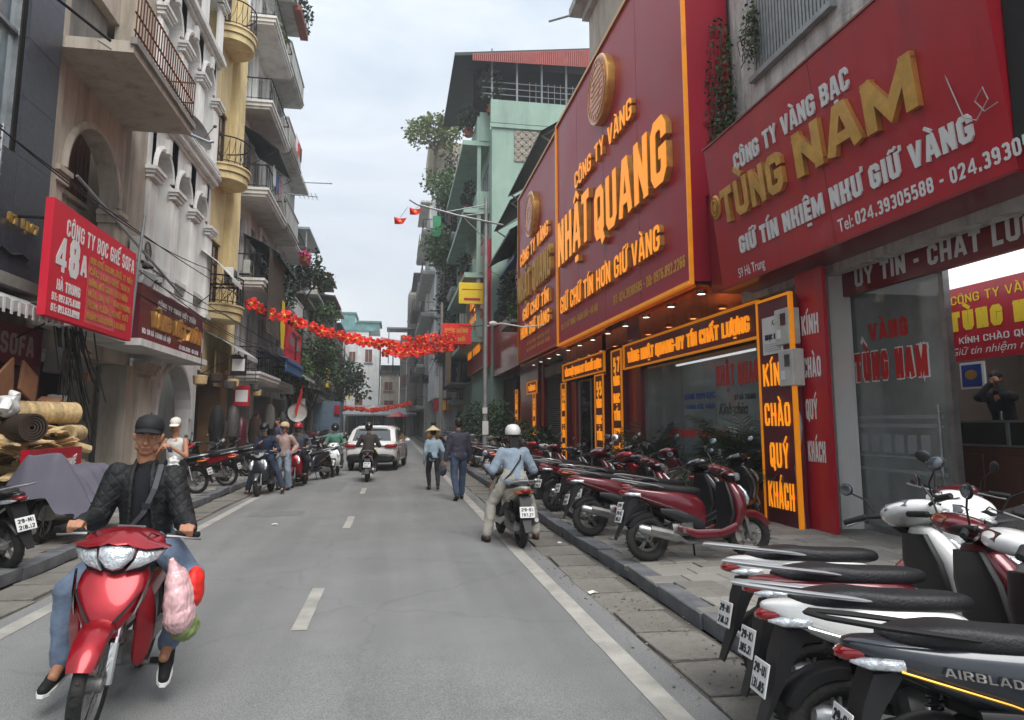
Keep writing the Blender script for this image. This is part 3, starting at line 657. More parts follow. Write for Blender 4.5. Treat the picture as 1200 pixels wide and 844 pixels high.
    def arch(s, u0, u1, z0, z1, r, zs, m, parent, w0=-.3, w1=0, n=14, trim=None, uc=None, name='arch_panel'):
        """wall panel with a round headed opening of radius r springing at zs (opening open to z0)"""
        uc = uc or (u0 + u1) / 2; mb = MB()
        s.box(mb, u0, uc - r, z0, z1, w0, w1); s.box(mb, uc + r, u1, z0, z1, w0, w1)
        top = [(uc - r * math.cos(math.pi * k / n), zs + r * math.sin(math.pi * k / n)) for k in range(n + 1)]
        for a, b in zip(top, top[1:]):
            mb.loft([[s.p(a[0], a[1], w), s.p(b[0], b[1], w), s.p(b[0], z1, w), s.p(a[0], z1, w)] for w in (w0, w1)])
        o = mb.build(name, m, parent)
        if trim:
            t = MB(); tr = []
            for k in range(n + 1):
                a = math.pi * k / n; tr.append([s.p(uc - q * math.cos(a), zs + q * math.sin(a), w) for q, w in ((r, w1), (r, w1 + .07), (r + .07, w1 + .09), (r + .14, w1 + .04), (r + .14, w1))])
            t.loft(tr); t.build('arch_moulding', m, o)
        return o
    def awning(s, u0, u1, z, d, drop, m, parent=None, label=None, stripes=None, name='awning', ribs=0, th=.02):
        mb = MB(); n = ribs or max(3, int((u1 - u0) / .3)); rows = []
        for w, dz in ((0, 0), (d * .5, -drop * .42), (d, -drop), (d + .01, -drop - .14)):
            rows.append([s.p(u0 + (u1 - u0) * k / (2 * n), z + dz + (.025 if k % 2 else 0), w) for k in range(2 * n + 1)])
        rows2 = [[(p[0], p[1], p[2] - th) for p in r_] for r_ in rows]
        mb.loft(rows, closed=False, cap=False); mb.loft(rows2, closed=False, cap=False)
        mb.loft([rows[0], rows2[0]], closed=False, cap=False); mb.loft([rows[-1], rows2[-1]], closed=False, cap=False)
        for e in (0, -1): mb.loft([[r_[e] for r_ in rows], [r_[e] for r_ in rows2]], closed=False, cap=False)
        o = mb.build(name, m, parent)
        a = MB()
        for u in (u0 + .06, u1 - .06): a.tube([s.p(u, z - drop, d - .05), s.p(u, z - drop * 1.7 - .25, 0)], .015, 5)
        a.build('bracket', 'darkmetal', o)
        if label: tag(o, label, 'awning')
        return o
def aircon(fc, u, z, parent=None, label=None, w=.1):
    mb = MB(); fc.box(mb, u, u + .8, z, z + .55, w, w + .3)
    o = mb.build('air_conditioner', 'acwhite', parent, bevel=.015)
    g = MB(); g.M = None
    for r_ in (.06, .12, .18, .22): g.lathe([(r_ - .006, fc.s * -.0), (r_ + .006, 0), (r_ + .006, .01), (r_ - .006, .01)], (fc.x(w + .3) - (.01 if fc.s > 0 else 0), u + .3, z + .28), 'x', 16)
    g.build('fan_grille', 'darkmetal', o)
    b = MB(); fc.box(b, u + .05, u + .1, z - .05, z, 0, w + .3); fc.box(b, u + .7, u + .75, z - .05, z, 0, w + .3); b.build('bracket', 'darkmetal', o)
    if label: tag(o, label, 'air conditioner')
    return o
LF, RF = Fac(-1, -6.2), Fac(1, 6.5)
def cables(name, label, pts_list, r=.012, m='cable', sag=.25):
    mb = MB()
    for a, b in pts_list:
        a, b = V(a), V(b); L = (b - a).length; mb.tube([a.lerp(b, t) - V((0, 0, sag * 4 * t * (1 - t))) for t in (i / 12 for i in range(13))], r, 5)
    return tag(mb.build(name, m), label, 'cable')

# manhole, patches, oil spots on the road
patchm = mat('newer_asphalt_patch', '727473', .85, var=.15, scale=6, bump=.5, bscale=90, dirt='85857f', dirt_amt=.3); oil = mat('oil_stained_asphalt', '717170', .6, var=.2, scale=8)
def blob(x, y, rx, ry, seed, z=.0035, n=26, sq=0):
    mb = MB(); pts = []
    for k in range(n):
        a = 2 * math.pi * k / n; e = 1 + .25 * noise.noise(V((math.cos(a) * 1.5 + seed, math.sin(a) * 1.5, seed))); c, s_ = math.cos(a), math.sin(a)
        if sq: c, s_ = math.copysign(abs(c) ** .25, c), math.copysign(abs(s_) ** .25, s_)
        px, py = x + rx * c * e ** (.2 if sq else 1), y + ry * s_ * e ** (.2 if sq else 1); pts.append((px, py, wav(px, py) + z))
    mb.face(pts); return mb
for k, (x, y, rx, ry) in enumerate(((-2.1, 13.5, .5, .35), (-1.6, 19, .35, 1.5))): struct('road_patch', blob(x, y, rx, ry, k * 3, sq=1), patchm)
# ================================================================ right side
UR = (0, -1, 0); ZU = (0, 0, 1)
# --- the shop with the slanted red board
t = thing('shop_building', 'weathered white plaster house over the gold shop at the right edge', 'building', (6.5, 7.5, 0))
mb = MB(); mb.box(6.4, 3.0, 3.9, 6.65, 8.6, 15); mb.box(6.4, 8.6, 3.9, 6.65, 10.9, 7.9); mb.box(6.4, 10.9, 3.9, 6.65, 11.75, 15); mb.box(6.4, 8.6, 9.9, 6.65, 10.9, 15)
mb.box(6.65, 11.55, 0, 14, 11.75, 15); mb.box(6.65, 3, 0, 14, 3.2, 15); mb.box(6.4, 3, 15, 14, 11.75, 15.2)
mb.build('wall', 'peel', t)
mb = MB()
for k in range(24):
    u = 8.62 + k * .095; mb.box(6.36, u, 7.95, 6.42, u + .06, 9.85); mb.box(6.4, u, 7.95, 6.42, u + .095, 9.85)
mb.box(6.28, 8.55, 7.85, 6.44, 10.95, 7.95); mb.build('window_louvre', 'galv', t)
mb = MB(); mb.box(6.32, 3.0, 7.0, 6.4, 11.7, 7.12); mb.build('string_course', 'peel', t)
# shop front
mb = MB(); mb.box(6.5, 9.3, .1, 6.86, 9.62, 4.0); mb.build('concrete_pillar', 'white_wall', t)
mb = MB(); mb.box(6.62, 3.0, 4.0, 6.9, 9.62, 4.3); mb.build('lintel', 'grey_wall', t)
mb = MB(); mb.box(7.0, 3.2, .1, 12, 11.55, .18); mb.build('shop_floor', 'pale_wall', t)
inw = mat('shop_inner_wall', '6b6258', .7, var=.12); inc = mat('shop_ceiling', 'b9bdbb', .7, var=.04)
mb = MB(); mb.box(8.5, 3.2, .18, 11.9, 11.3, .7); mb.build('raised_floor', 'wood', t)
mb = MB(); mb.box(12, 3.2, .18, 12.2, 11.55, 4); mb.box(7.0, 11.4, .18, 12, 11.55, 4); mb.build('inner_wall', inw, t)
mb = MB(); mb.box(7.0, 3.2, 3.98, 12, 11.4, 4.05); mb.build('ceiling', inc, t)
lampm = mat('lit_ceiling_panel', 'f4f6fa', .5, var=0, emit=.6)
mb = MB(); mb.box(7.6, 5.8, 3.93, 11.2, 10.6, 3.975); mb.build('ceiling_light', lampm, t)
mb = MB(); mb.box(6.86, 3.2, .1, 6.95, 9.62, .2); mb.box(6.86, 3.2, 3.9, 6.95, 9.62, 3.99); mb.box(6.86, 9.56, .2, 6.95, 9.62, 3.9); mb.box(6.86, 7.5, .2, 6.95, 7.58, 3.9)
df = mb.build('door_frame', 'steel', t)
mb = MB(); mb.box(6.9, 7.6, .2, 6.912, 9.55, 3.88); mb.build('door_pane', 'frost', df)
mb = MB(); mb.tube([(6.84, 7.72, 1.0), (6.84, 7.72, 1.9)], .018, 8); mb.tube([(6.84, 7.72, 1.1), (6.9, 7.72, 1.1)], .012, 6); mb.tube([(6.84, 7.72, 1.8), (6.9, 7.72, 1.8)], .012, 6); mb.build('door_handle', 'steel', df, smooth=1)
write('VÀNG', (6.896, 8.98, 2.86), UR, ZU, .26, .78, t=.24, m='rprint', parent=df)
write('TÙNG NAM', (6.897, 9.36, 2.26), UR, ZU, .46, 1.5, t=.42, m='wprint', parent=df, depth=.001)
write('TÙNG NAM', (6.893, 9.33, 2.28), UR, ZU, .42, 1.44, t=.29, m='rprint', parent=df, depth=.002)
fro = mat('frosted_band', 'aeb6b6', .6, var=.1, alpha=.35)
mb = MB()
for z, h_ in ((1.72, .05), (1.6, .05), (1.18, .03), (.98, .05)): mb.box(6.893, 7.7, z, 6.897, 9.5, z + h_)
for k in range(6): mb.box(6.893, 7.95 + k * .24, 1.25, 6.897, 8.11 + k * .24, 1.5)
mb.build('frosted_band', fro, df)
write('UY TÍN - CHẤT LƯỢNG', (6.735, 9.0, 3.67), UR, ZU, .26, 3.4, t=.2, m='wprint', parent=t)
mb = MB(); mb.box(6.74, 3.4, 3.58, 6.84, 9.55, 4.02); mb.build('fascia_sign', 'deepred', t)
# display counter, back banner
c = thing('display_counter', 'dark wood jewellery counter with glass top inside the shop', 'counter', (8.2, 7.8, .18))
mb = MB(); mb.box(7.9, 5.5, .18, 8.5, 9.0, 1.35); mb.build('cabinet', 'wood', c)
for k in range(4): mb = MB(); mb.box(7.88, 5.6 + k * .86, .3, 7.9, 6.36 + k * .86, 1.25); mb.build('panel', 'wood', c, bevel=.008)
mb = MB(); mb.box(7.88, 5.5, 1.35, 8.5, 9.0, 1.38); mb.box(7.88, 5.5, 1.67, 8.52, 9.02, 1.7)
for u in (5.5, 6.6, 7.75, 8.96): mb.box(7.88, u, 1.38, 7.92, u + .04, 1.67)
mb.build('case_frame', 'steel', c)
mb = MB(); mb.box(7.895, 5.52, 1.38, 7.9, 8.98, 1.67); mb.build('case_pane', 'glass', c)
mb = MB()
for k in range(16): mb.ell((8.1, 5.8 + k * .2, 1.42), (.05, .05, .04), 8)
mb.build('jewellery', 'gold', c)
b = thing('wall_banner', 'red banner with yellow capitals hanging inside the shop', 'banner', (9.0, 8.5, 2.65))
mb = MB(); mb.box(9.0, 5.5, 2.66, 9.03, 10.0, 3.85); mb.build('cloth', 'signred', b)
write('CÔNG TY VÀNG BẠC', (8.995, 9.7, 3.58), UR, ZU, .14, 2.1, t=.14, m='yprint', parent=b)
write('TÙNG NAM', (8.995, 9.75, 3.14), UR, ZU, .32, 2.0, t=.3, m='yprint', parent=b)
write('KÍNH CHÀO QUÝ KHÁCH', (8.995, 9.6, 2.93), UR, ZU, .1, 2.0, t=.14, m='wprint', parent=b)
ftext('Giữ tín nhiệm như giữ vàng', (8.995, 9.8, 2.75), UR, ZU, .12, 2.4, .0, .3, 'wprint', b)
mb = MB(); mb.box(8.96, 9.15, 2.2, 9.0, 9.6, 2.62); o = mb.build('framed_picture', 'white', None); tag(o, 'small blue framed picture hanging below the red banner', 'picture')
mb = MB(); mb.box(8.95, 9.19, 2.24, 8.962, 9.56, 2.58); mb.build('picture_print', 'bprint', o)
mb = MB(); mb.ell((8.948, 9.38, 2.42), (.004, .12, .08), 12); mb.build('picture_emblem', 'gold', o)
# slanted board
tb = thing('shop_sign', 'big dark red board reading TÙNG NAM in brass letters over the glass shop', 'sign', (5.9, 8, 4.05))
TX0, TX1, TZ0, TZ1 = 5.78, 5.5, 4.05, 6.62
TV = V((TX1 - TX0, 0, TZ1 - TZ0)).normalized()
def tp(y, z, e=.004): return (TX0 + (TX1 - TX0) * (z - TZ0) / (TZ1 - TZ0) - e, y, z)
mb = MB(); mb.loft([[(TX0, y, TZ0), (6.5, y, TZ0), (6.5, y, TZ1), (TX1, y, TZ1)] for y in (5.32, 11.25)]); mb.build('board', 'signred', tb)
mb = MB(); mb.box(TX0 - .02, 5.32, 4.02, 6.9, 11.27, 4.05); mb.box(TX1 - .02, 5.3, 6.62, 6.5, 11.27, 6.65); mb.build('edge_trim', 'deepred', tb)
mb = MB(); mb.loft([[tp(y, TZ0, -.01), tp(y, TZ0, .003), tp(y, TZ1, .003), tp(y, TZ1, -.01)] for y in (8.05, 8.06)]); mb.build('panel_joint', 'deepred', tb)
write('CÔNG TY VÀNG BẠC', tp(10.25, 5.86), UR, TV, .29, 2.95, t=.2, m='wprint', parent=tb, depth=.02)
write('TÙNG', tp(10.78, 5.1), UR, TV, .6, 1.9, t=.23, W=.75, m='gold', parent=tb, depth=.07, single=True)
write('NAM', tp(8.55, 5.12), UR, TV, .64, 2.3, t=.23, W=.78, m='gold', parent=tb, depth=.07, single=True)
write('GIỮ TÍN NHIỆM NHƯ GIỮ VÀNG', tp(10.45, 4.5), UR, TV, .29, 4.75, t=.22, m='wprint', parent=tb, depth=.02)
write('024.39305588 - 024.39305591', tp(7.6, 4.17), UR, TV, .17, 2.75, t=.18, m='wprint', parent=tb)
ftext('Tel:', tp(7.95, 4.17), UR, TV, .17, .3, .012, 0, 'wprint', tb)
ftext('59 Hà Trung', tp(10.65, 4.13), UR, TV, .16, .85, .012, 0, 'wprint', tb)
def tilt_disc(prof, m, name, par, y=11.05, z=5.5):
    mb = MB(); mb.M = Matrix.Translation(tp(y, z)) @ Matrix.Rotation(-math.atan2(TX0 - TX1, TZ1 - TZ0), 4, 'Y'); mb.lathe([(a, -h_) for a, h_ in prof], (0, 0, 0), 'x', 28, scale=(1, 1.3)); mb.M = None
    return mb.build(name, m, par, smooth=1)
e = tilt_disc([(0, .05), (.14, .05), (.165, .03), (.165, 0)], 'gold', 'emblem', tb)
for r_ in (.13, .08): tilt_disc([(r_ - .008, .053), (r_ - .008, .06), (r_ + .008, .06), (r_ + .008, .053)], 'goldtrim', 'emblem_ring', e)
mb = MB(); mb.box(5.85, 11.27, 4.1, 6.5, 11.85, 6.0); tag(mb.build('side_cladding', 'deepred'), 'plain red cladding filling the gap beside the brass lettered board', 'cladding')
mb = MB(); mb.box(5.75, 4.2, 4.3, 6.7, 5.3, 9); tag(mb.build('black_panel', 'matt_black'), 'black panel at the near end of the brass lettered board', 'panel')
mb = MB(); mb.tube([(5.66, 6.3, 7.2), (5.66, 6.35, 6.6), (5.65, 6.1, 5.9), (5.65, 5.9, 5.2), (5.65, 5.75, 4.75), (5.65, 5.6, 4.65), (5.65, 5.45, 4.8), (5.65, 5.5, 4.95), (5.65, 5.6, 4.85), (5.65, 5.5, 4.7), (5.65, 5.35, 4.72)], .007, 5)
tag(mb.build('loose_wire', 'tarp'), 'thin pale wire dangling in a loop across the brass lettered board', 'wire')
# floodlights on top of the board
def flood(u, z, w, label, yaw=0):
    o = MB(); o.obox((w, u, z), (.28, .5, .12), (0, R(-35), yaw)); f = o.build('floodlight', 'darkmetal', None, bevel=.012)
    a = MB(); a.obox((w - .05, u, z - .066), (.24, .44, .01), (0, R(-35), yaw)); a.build('lamp_glass', 'winglass', f)
    a = MB(); a.tube([(w, u, z), (w + .25, u, z - .02), (6.42, u, z - .2)], .02, 6); a.build('arm', 'darkmetal', f); tag(f, label, 'floodlight')
flood(9.9, 6.85, 5.95, 'black floodlight above the middle of the brass lettered board'); flood(11.3, 6.2, 6.05, 'black floodlight over the gap at the far end of the brass lettered board')
flood(12.0, 6.05, 6.0, 'second black floodlight tucked into the climbing plants')
for k, (c_, r_, n_) in enumerate((((6.2, 11.9, 7.9), (.3, .4, 1.9), 2600), ((6.25, 10.75, 8.7), (.15, .2, .7), 420), ((6.2, 11.55, 6.3), (.25, .4, .35), 400))):
    tt = thing('climbing_plant', ['tall leafy creeper hanging down the white plaster beside the tall sign', 'small sprig growing out of the white plaster by the louvres', 'low tuft of leaves over the gap between the two signs'][k], 'plant', (c_[0] + .1, c_[1], c_[2] - r_[2]))
    mb = MB(); leaves(mb, c_, r_, n_, .075, droop=.6, shell=0); mb.build('foliage', 'leafg', tt, normals=False)
    mb = MB()
    for q in range(9): mb.tube([(c_[0] + .1, c_[1] + rnd.uniform(-.1, .1), c_[2] + r_[2] * rnd.uniform(.2, 1)), (c_[0] + rnd.uniform(-.2, .05), c_[1] + rnd.uniform(-.3, .3), c_[2] + rnd.uniform(-.5, .3)), (c_[0] - rnd.uniform(0, .2), c_[1] + rnd.uniform(-.35, .35), c_[2] - r_[2] * rnd.uniform(.3, .95))], .008, 4)
    mb.build('stem', 'bark', tt)
mb = MB()
for k in range(26): a = rnd.uniform(-.3, .3); mb.tube([(6.2 + rnd.uniform(-.15, .15), 11.2, 7.0 + a * .5), (6.0 + rnd.uniform(-.1, .1), 11.5, 6.2 + rnd.uniform(-.2, .2)), (6.15 + rnd.uniform(-.1, .1), 11.8, 5.9 + rnd.uniform(-.2, .2)), (6.3, 12.0, 6.6 + a)], .014, 4)
tag(mb.build('cable_bundle', 'cable'), 'tangle of black cables between the two big red signs', 'cable')
# upright signs
g = thing('upright_sign', 'tall maroon standing sign with glowing amber words beside the palms', 'sign', (5.9, 9.95, .12))
mb = MB(); mb.box(5.9, 9.42, .12, 6.05, 10.32, 3.62); mb.build('board', 'maroon', g)
mb = MB(); mb.box(5.88, 9.38, .12, 5.95, 9.42, 3.66); mb.box(5.88, 10.32, .12, 5.95, 10.36, 3.66); mb.box(5.88, 9.42, 3.62, 5.95, 10.32, 3.66); mb.build('light_frame', 'led', g)
for wd, z, h_ in (('KÍNH', 2.25, .36), ('CHÀO', 1.62, .36), ('QUÝ', .98, .38), ('KHÁCH', .36, .4)):
    write(wd, (5.895, 10.22 if wd != 'QUÝ' else 10.12, z), UR, ZU, h_, .7 if wd != 'QUÝ' else .5, t=.14, gap=.26, m='ledletter', parent=g, depth=.015)
mb = MB(); mb.box(5.88, 9.62, 2.75, 5.898, 10.18, 3.35); p_ = mb.build('poster', 'white', g)
ftext('KA', (5.879, 9.9, 3.2), UR, ZU, .09, .16, 0, .3, 'kprint', p_); write('NGỌC BẢO', (5.879, 10.1, 2.98), UR, ZU, .09, .42, t=.25, m='kprint', parent=p_)
for k in range(4): ftext('số nhà phường hà trung', (5.879, 10.12, 2.9 - k * .035), UR, ZU, .02, .46, 0, 0, 'kprint', p_)
rp = thing('upright_sign', 'tall plain red pillar sign with small white words beside the glass door', 'sign', (6.15, 9.2, .12))
mb = MB(); mb.box(6.1, 8.87, .12, 6.16, 9.55, 3.95); mb.build('board', 'signred', rp)
for wd, z in (('KÍNH', 2.98), ('CHÀO', 2.34), ('QUÝ', 1.72), ('KHÁCH', 1.1)): write(wd, (6.096, 9.42, z), UR, ZU, .3, .42 if wd != 'QUÝ' else .28, t=.2, m='wprint', parent=rp)
mbx = ((9.62, 2.86, 'grey electric meter box, upper one between the two upright signs'), (9.56, 2.22, 'grey electric meter box, lower one between the two upright signs'))
for u, z, l in mbx:
    mb = MB(); mb.box(5.86, u - .22, z, 6.06, u + .16, z + .56); o = mb.build('meter_box', 'acwhite', None, bevel=.012); tag(o, l, 'meter box')
    mb = MB(); mb.box(5.85, u - .15, z + .3, 5.86, u - .02, z + .48); mb.build('meter_window', 'winglass', o); mb = MB(); mb.box(5.852, u, z + .1, 5.86, u + .1, z + .24); mb.build('sticker', 'wprint', o)
mb = MB(); mb.tube([(5.98, 9.5, 2.2), (5.99, 9.44, 1.6), (5.94, 9.48, 1.0), (5.96, 9.44, .12)], .045, 8); tag(mb.build('cable_conduit', 'galv', None, smooth=1), 'flecked grey conduit running down from the meter boxes', 'pipe')
# --- the tall double billboard house
n = thing('shop_building', 'jewellery house behind the tall twin maroon billboards', 'building', (7, 21, 0))
mb = MB(); mb.box(6.9, 11.8, 4.3, 14, 30.2, 11.2); mb.box(6.55, 11.8, 4.3, 6.9, 30.2, 11.5); mb.box(13.8, 11.8, 0, 14, 30.2, 4.3); mb.build('wall', 'grey_wall', n)
mb = MB(); mb.box(6.9, 11.8, .09, 13.8, 30.2, .12); mb.build('shop_floor', 'grey_wall', n)
mb = MB(); mb.box(6.5, 10.6, .12, 6.75, 11.3, 4.3); mb.box(6.5, 17.5, .12, 6.8, 18.5, 4.3); mb.box(6.5, 20.5, .12, 6.75, 20.9, 4.3); mb.box(6.5, 25.5, .12, 6.8, 26.1, 4.3); mb.box(6.5, 29.7, .12, 6.8, 30.2, 4.3)
mb.box(6.5, 24.2, .12, 6.78, 24.9, 3.2); mb.build('red_pier', 'deepred', n)
mb = MB(); mb.box(6.5, 11.3, 3.85, 6.8, 17.5, 4.3); mb.box(6.5, 18.5, 3.95, 6.8, 25.5, 4.3); mb.build('upper_fascia', 'orangegloss', n)
bb = thing('billboard', 'tallest maroon billboard reading NHẬT QUANG with orange raised letters', 'billboard', (5.8, 17.3, 4.35))
mb = MB(); mb.box(5.5, 11.97, 4.35, 6.45, 22.66, 12.1)
mb.build('board', 'nqred', bb)
for a_, b_ in ((14.65, 14.66), (17.3, 17.31), (20.0, 20.01)): mb = MB(); mb.box(5.496, a_, 4.4, 5.5, b_, 12.0); mb.build('panel_joint', 'maroon', bb)
mb = MB(); mb.box(5.46, 11.92, 4.28, 5.54, 11.97, 12.2); mb.box(5.44, 22.6, 4.28, 5.56, 22.67, 12.2); mb.build('gold_frame', 'ledsoft', bb)
mb = MB(); mb.box(5.44, 11.97, 4.28, 5.56, 22.6, 4.35); mb.build('gold_frame', 'ledsoft', bb)
mb = MB(); mb.box(5.44, 11.97, 12.1, 5.56, 22.6, 12.2); mb.build('gold_frame', 'goldtrim', bb)
def raised(s_, org, h_, w_, par, t=.19, W=.56, d=.13, core='ledletter'):
    """deep gold letters: gold sides, orange front plate 1 cm proud"""
    write(s_, org, UR, ZU, h_, w_, t=t, W=W, depth=d, m='gold', parent=par, single=h_ > .45)
    
    o2 = (org[0] - d - .006, org[1], org[2]); return write(s_, o2, UR, ZU, h_, w_, t=t * .94, W=W, depth=.01, m=core, parent=par, single=h_ > .45)
raised('CÔNG TY VÀNG', (5.5, 19.9, 8.9), .5, 5.2, bb, t=.15, d=.1)
raised('NHẬT', (5.5, 22.05, 6.9), 1.5, 3.75, bb); raised('QUANG', (5.5, 17.75, 6.62), 1.45, 5.1, bb)
raised('GIỮ CHỮ TÍN HƠN GIỮ VÀNG', (5.5, 21.9, 5.28), .55, 8.7, bb, t=.16, d=.1)
write('ĐC: 57 HÀ TRUNG - HOÀN KIẾM - HÀ NỘI', (5.496, 22.2, 4.78), UR, ZU, .2, 4.2, t=.18, m='goldpaper', parent=bb); write('ĐT: 024.39380505 - DĐ: 0976.892.2266', (5.496, 16.6, 4.68), UR, ZU, .24, 4.4, t=.18, m='goldpaper', parent=bb)
def disc(y, z, r_, par):
    mb = MB(); mb.lathe([(0, -.22), (r_ * .97, -.22), (r_, -.19), (r_, 0)], (5.5, y, z), 'x', 36); mb.build('emblem', 'gold', par, smooth=1)
    mb = MB()
    mb.lathe([(0, -.232), (r_ * .92, -.232), (r_ * .92, -.222)], (5.5, y, z), 'x', 36); e_ = mb.build('emblem_face', mat('copper_orange', 'd9703a', .35, .3, var=.2, scale=6, coat=.4), par)
    mb = MB()
    for q in (.86, .7, .32): mb.lathe([(r_ * q - .012, -.234), (r_ * q - .012, -.245), (r_ * q + .012, -.245), (r_ * q + .012, -.234)], (5.5, y, z), 'x', 30)
    for k in range(22):
        a = k * 2 * math.pi / 22; mb.obox((5.262, y + r_ * .78 * math.cos(a), z + r_ * .78 * math.sin(a)), (.012, r_ * .03, r_ * .1), (a + math.pi / 2, 0, 0))
    for k in range(7): mb.box(5.256, y - r_ * .55, z - r_ * .5 + k * r_ * .16, 5.268, y + r_ * .55 * (1 - .1 * (k % 3)), z - r_ * .46 + k * r_ * .16)
    mb.build('emblem_relief', 'goldtrim', e_)
disc(17.1, 10.75, .95, bb)
b2 = thing('billboard', 'narrower maroon billboard at the far end of the tall NHẬT QUANG one', 'billboard', (5.8, 26.5, 4.45))
mb = MB(); mb.box(5.5, 22.75, 4.4, 6.45, 30.2, 11.95); mb.build('board', 'nqred', b2)
mb = MB(); mb.box(5.44, 30.2, 4.33, 5.56, 30.3, 12.05); mb.box(5.44, 22.67, 4.33, 5.56, 22.75, 12.05); mb.box(5.44, 22.75, 4.33, 5.56, 30.2, 4.4); mb.box(5.44, 22.75, 11.95, 5.56, 30.2, 12.05); mb.build('gold_frame', 'goldtrim', b2)
raised('CÔNG TY VÀNG', (5.5, 29.3, 8.55), .55, 5.6, b2, t=.15, d=.1)
raised('NHẬT QUANG', (5.5, 29.6, 6.95), 1.15, 6.4, b2, core='goldpaper')
raised('GIỮ CHỮ TÍN', (5.5, 28.7, 6.05), .5, 5.0, b2, t=.16, d=.1); raised('HƠN GIỮ VÀNG', (5.5, 29.2, 5.3), .5, 5.6, b2, t=.16, d=.1)
for z in (4.95, 4.68): write('ĐC: 55 HÀ TRUNG - HOÀN KIẾM - HÀ NỘI', (5.496, 28.4, z), UR, ZU, .14, 4.4, t=.18, m='goldpaper', parent=b2)
disc(26.7, 10.2, .95, b2)
# soffit with downlights
sf = thing('lit_soffit', 'amber mirrored soffit with rows of small downlights under the twin billboards', 'soffit', (6, 21, 4.25))
mb = MB(); mb.box(5.56, 11.9, 4.22, 6.5, 30.2, 4.27); mb.build('panel', 'orangegloss', sf)
dl = mat('downlight_lamp', 'fff0d8', .5, var=0, emit=2.2)
mb = MB(); mb.lathe([(.1, 0), (.1, -.04), (.08, -.04), (.075, -.012)], (0, 0, 0), 'z', 12); o0 = mb.build('downlight', 'steel'); ring = o0.data; bpy.data.objects.remove(o0)
mb = MB(); mb.lathe([(.001, -.034), (.078, -.034)], (0, 0, 0), 'z', 12); o0 = mb.build('lamp', dl); lampme = o0.data; bpy.data.objects.remove(o0)
for k in range(12):
    for x in (5.9,):
        q = part('downlight', ring, sf, (x - 6, 12.4 + k * 1.5 + (.7 if x > 6 else 0) - 21, -.03)); part('lamp', lampme, q)
# fascia signs
def fascia(u0, u1, z0, z1, text, label, X=6.35, th=.17, fr=.045):
    f = thing('fascia_sign', label, 'sign', (X, (u0 + u1) / 2, z0))
    mb = MB(); mb.box(X, u0, z0, X + .15, u1, z1); mb.build('board', 'maroon', f)
    mb = MB(); mb.box(X - .05, u0, z0 - fr, X + .02, u1, z0); mb.box(X - .05, u0, z1, X + .02, u1, z1 + fr); mb.box(X - .05, u0 - fr, z0 - fr, X + .02, u0, z1 + fr); mb.box(X - .05, u1, z0 - fr, X + .02, u1 + fr, z1 + fr); mb.build('light_frame', 'led', f)
    write(text, (X - .004, u1 - .3, z0 + (z1 - z0) * .2), UR, ZU, (z1 - z0) * .5, u1 - u0 - .6, t=th, m='ledletter', parent=f, depth=.03)
    return f
fascia(11.1, 18.3, 3.2, 3.8, 'VÀNG NHẬT QUANG-UY TÍN CHẤT LƯỢNG', 'long amber lettered fascia above the wide shop window by the palms')
fascia(20.2, 25.4, 3.3, 3.85, 'VÀNG NHẬT QUANG-UY TÍN CHẤT LƯỢNG', 'shorter amber lettered fascia above the narrow glazed door')
fascia(30.4, 32.6, 3.1, 3.6, 'VÀNG', 'small amber fascia reading VÀNG beyond the roller shutter')
def column(u0, u1, z1, num, label, X=6.32, words=('VÀNG', 'BẠC', 'TÍN', 'UY', 'GIÁ', 'ĐÁ')):
    f = thing('amber_column', label, 'sign', (X, (u0 + u1) / 2, .12))
    mb = MB(); mb.box(X, u0, .12, X + .2, u1, z1); mb.build('board', 'maroon', f)
    mb = MB(); mb.box(X - .03, u0 - .05, .12, X + .02, u0, z1 + .05); mb.box(X - .03, u1, .12, X + .02, u1 + .05, z1 + .05); mb.box(X - .03, u0, z1, X + .02, u1, z1 + .05); mb.build('light_frame', 'led', f)
    w_ = u1 - u0; write(num, (X - .004, u1 - w_ * .15, z1 - .62), UR, ZU, .45, w_ * .7, t=.24, m='ledletter', parent=f)
    z = z1 - 1.0; k = 0
    while z > .4: write(words[k % len(words)], (X - .004, u1 - w_ * .16, z), UR, ZU, .28, w_ * .68, t=.2, m='ledletter', parent=f, depth=.02); z -= .5; k += 1
column(18.55, 19.35, 3.75, '57', 'amber numbered column 57 beside the wide shop window'); column(20.3, 21.1, 3.15, '55', 'amber numbered column 55 on the near side of the narrow door'); column(25.0, 25.6, 3.15, '55', 'far amber numbered column 55 between narrow door and shutter')
column(30.6, 31.1, 3.0, '55', 'thin amber column just beyond the roller shutter', words=('VÀNG', 'BẠC')); column(35.2, 35.8, 3.4, '53', 'most distant amber column on the red fronts', words=('VÀNG', 'BẠC'))
# window of 57
wd = thing('shop_window', 'wide reflecting shop window with red NHẬT lettering behind the palms', 'window', (6.6, 14.4, .12))
mb = MB(); mb.box(6.58, 11.3, .12, 6.66, 17.5, .5); mb.build('base_panel', 'granite', wd)
for a_, b_ in ((11.3, 13.35), (13.37, 15.42), (15.44, 17.5)): mb = MB(); mb.box(6.6, a_, .5, 6.612, b_, 3.15); mb.build('pane', 'hazyglass', wd)
mb = MB(); mb.box(7.3, 11.35, .2, 7.35, 16.6, 3.15); mb.build('backdrop_board', mat('pale_backdrop', '8a9694', .6, var=.2, scale=1.2), wd)
mb = MB(); mb.box(6.75, 16.6, .2, 7.3, 17.5, 3.15); mb.build('red_display_panel', 'deepred', wd)
mb = MB(); mb.box(7.0, 11.6, 3.1, 7.06, 16.3, 3.14); mb.build('strip_light', mat('window_strip_light', 'eef4f6', .5, var=0, emit=1.2), wd)
write('CÔNG TY', (7.296, 13.0, 3.02), UR, ZU, .12, .8, t=.16, m='bprint', parent=wd)
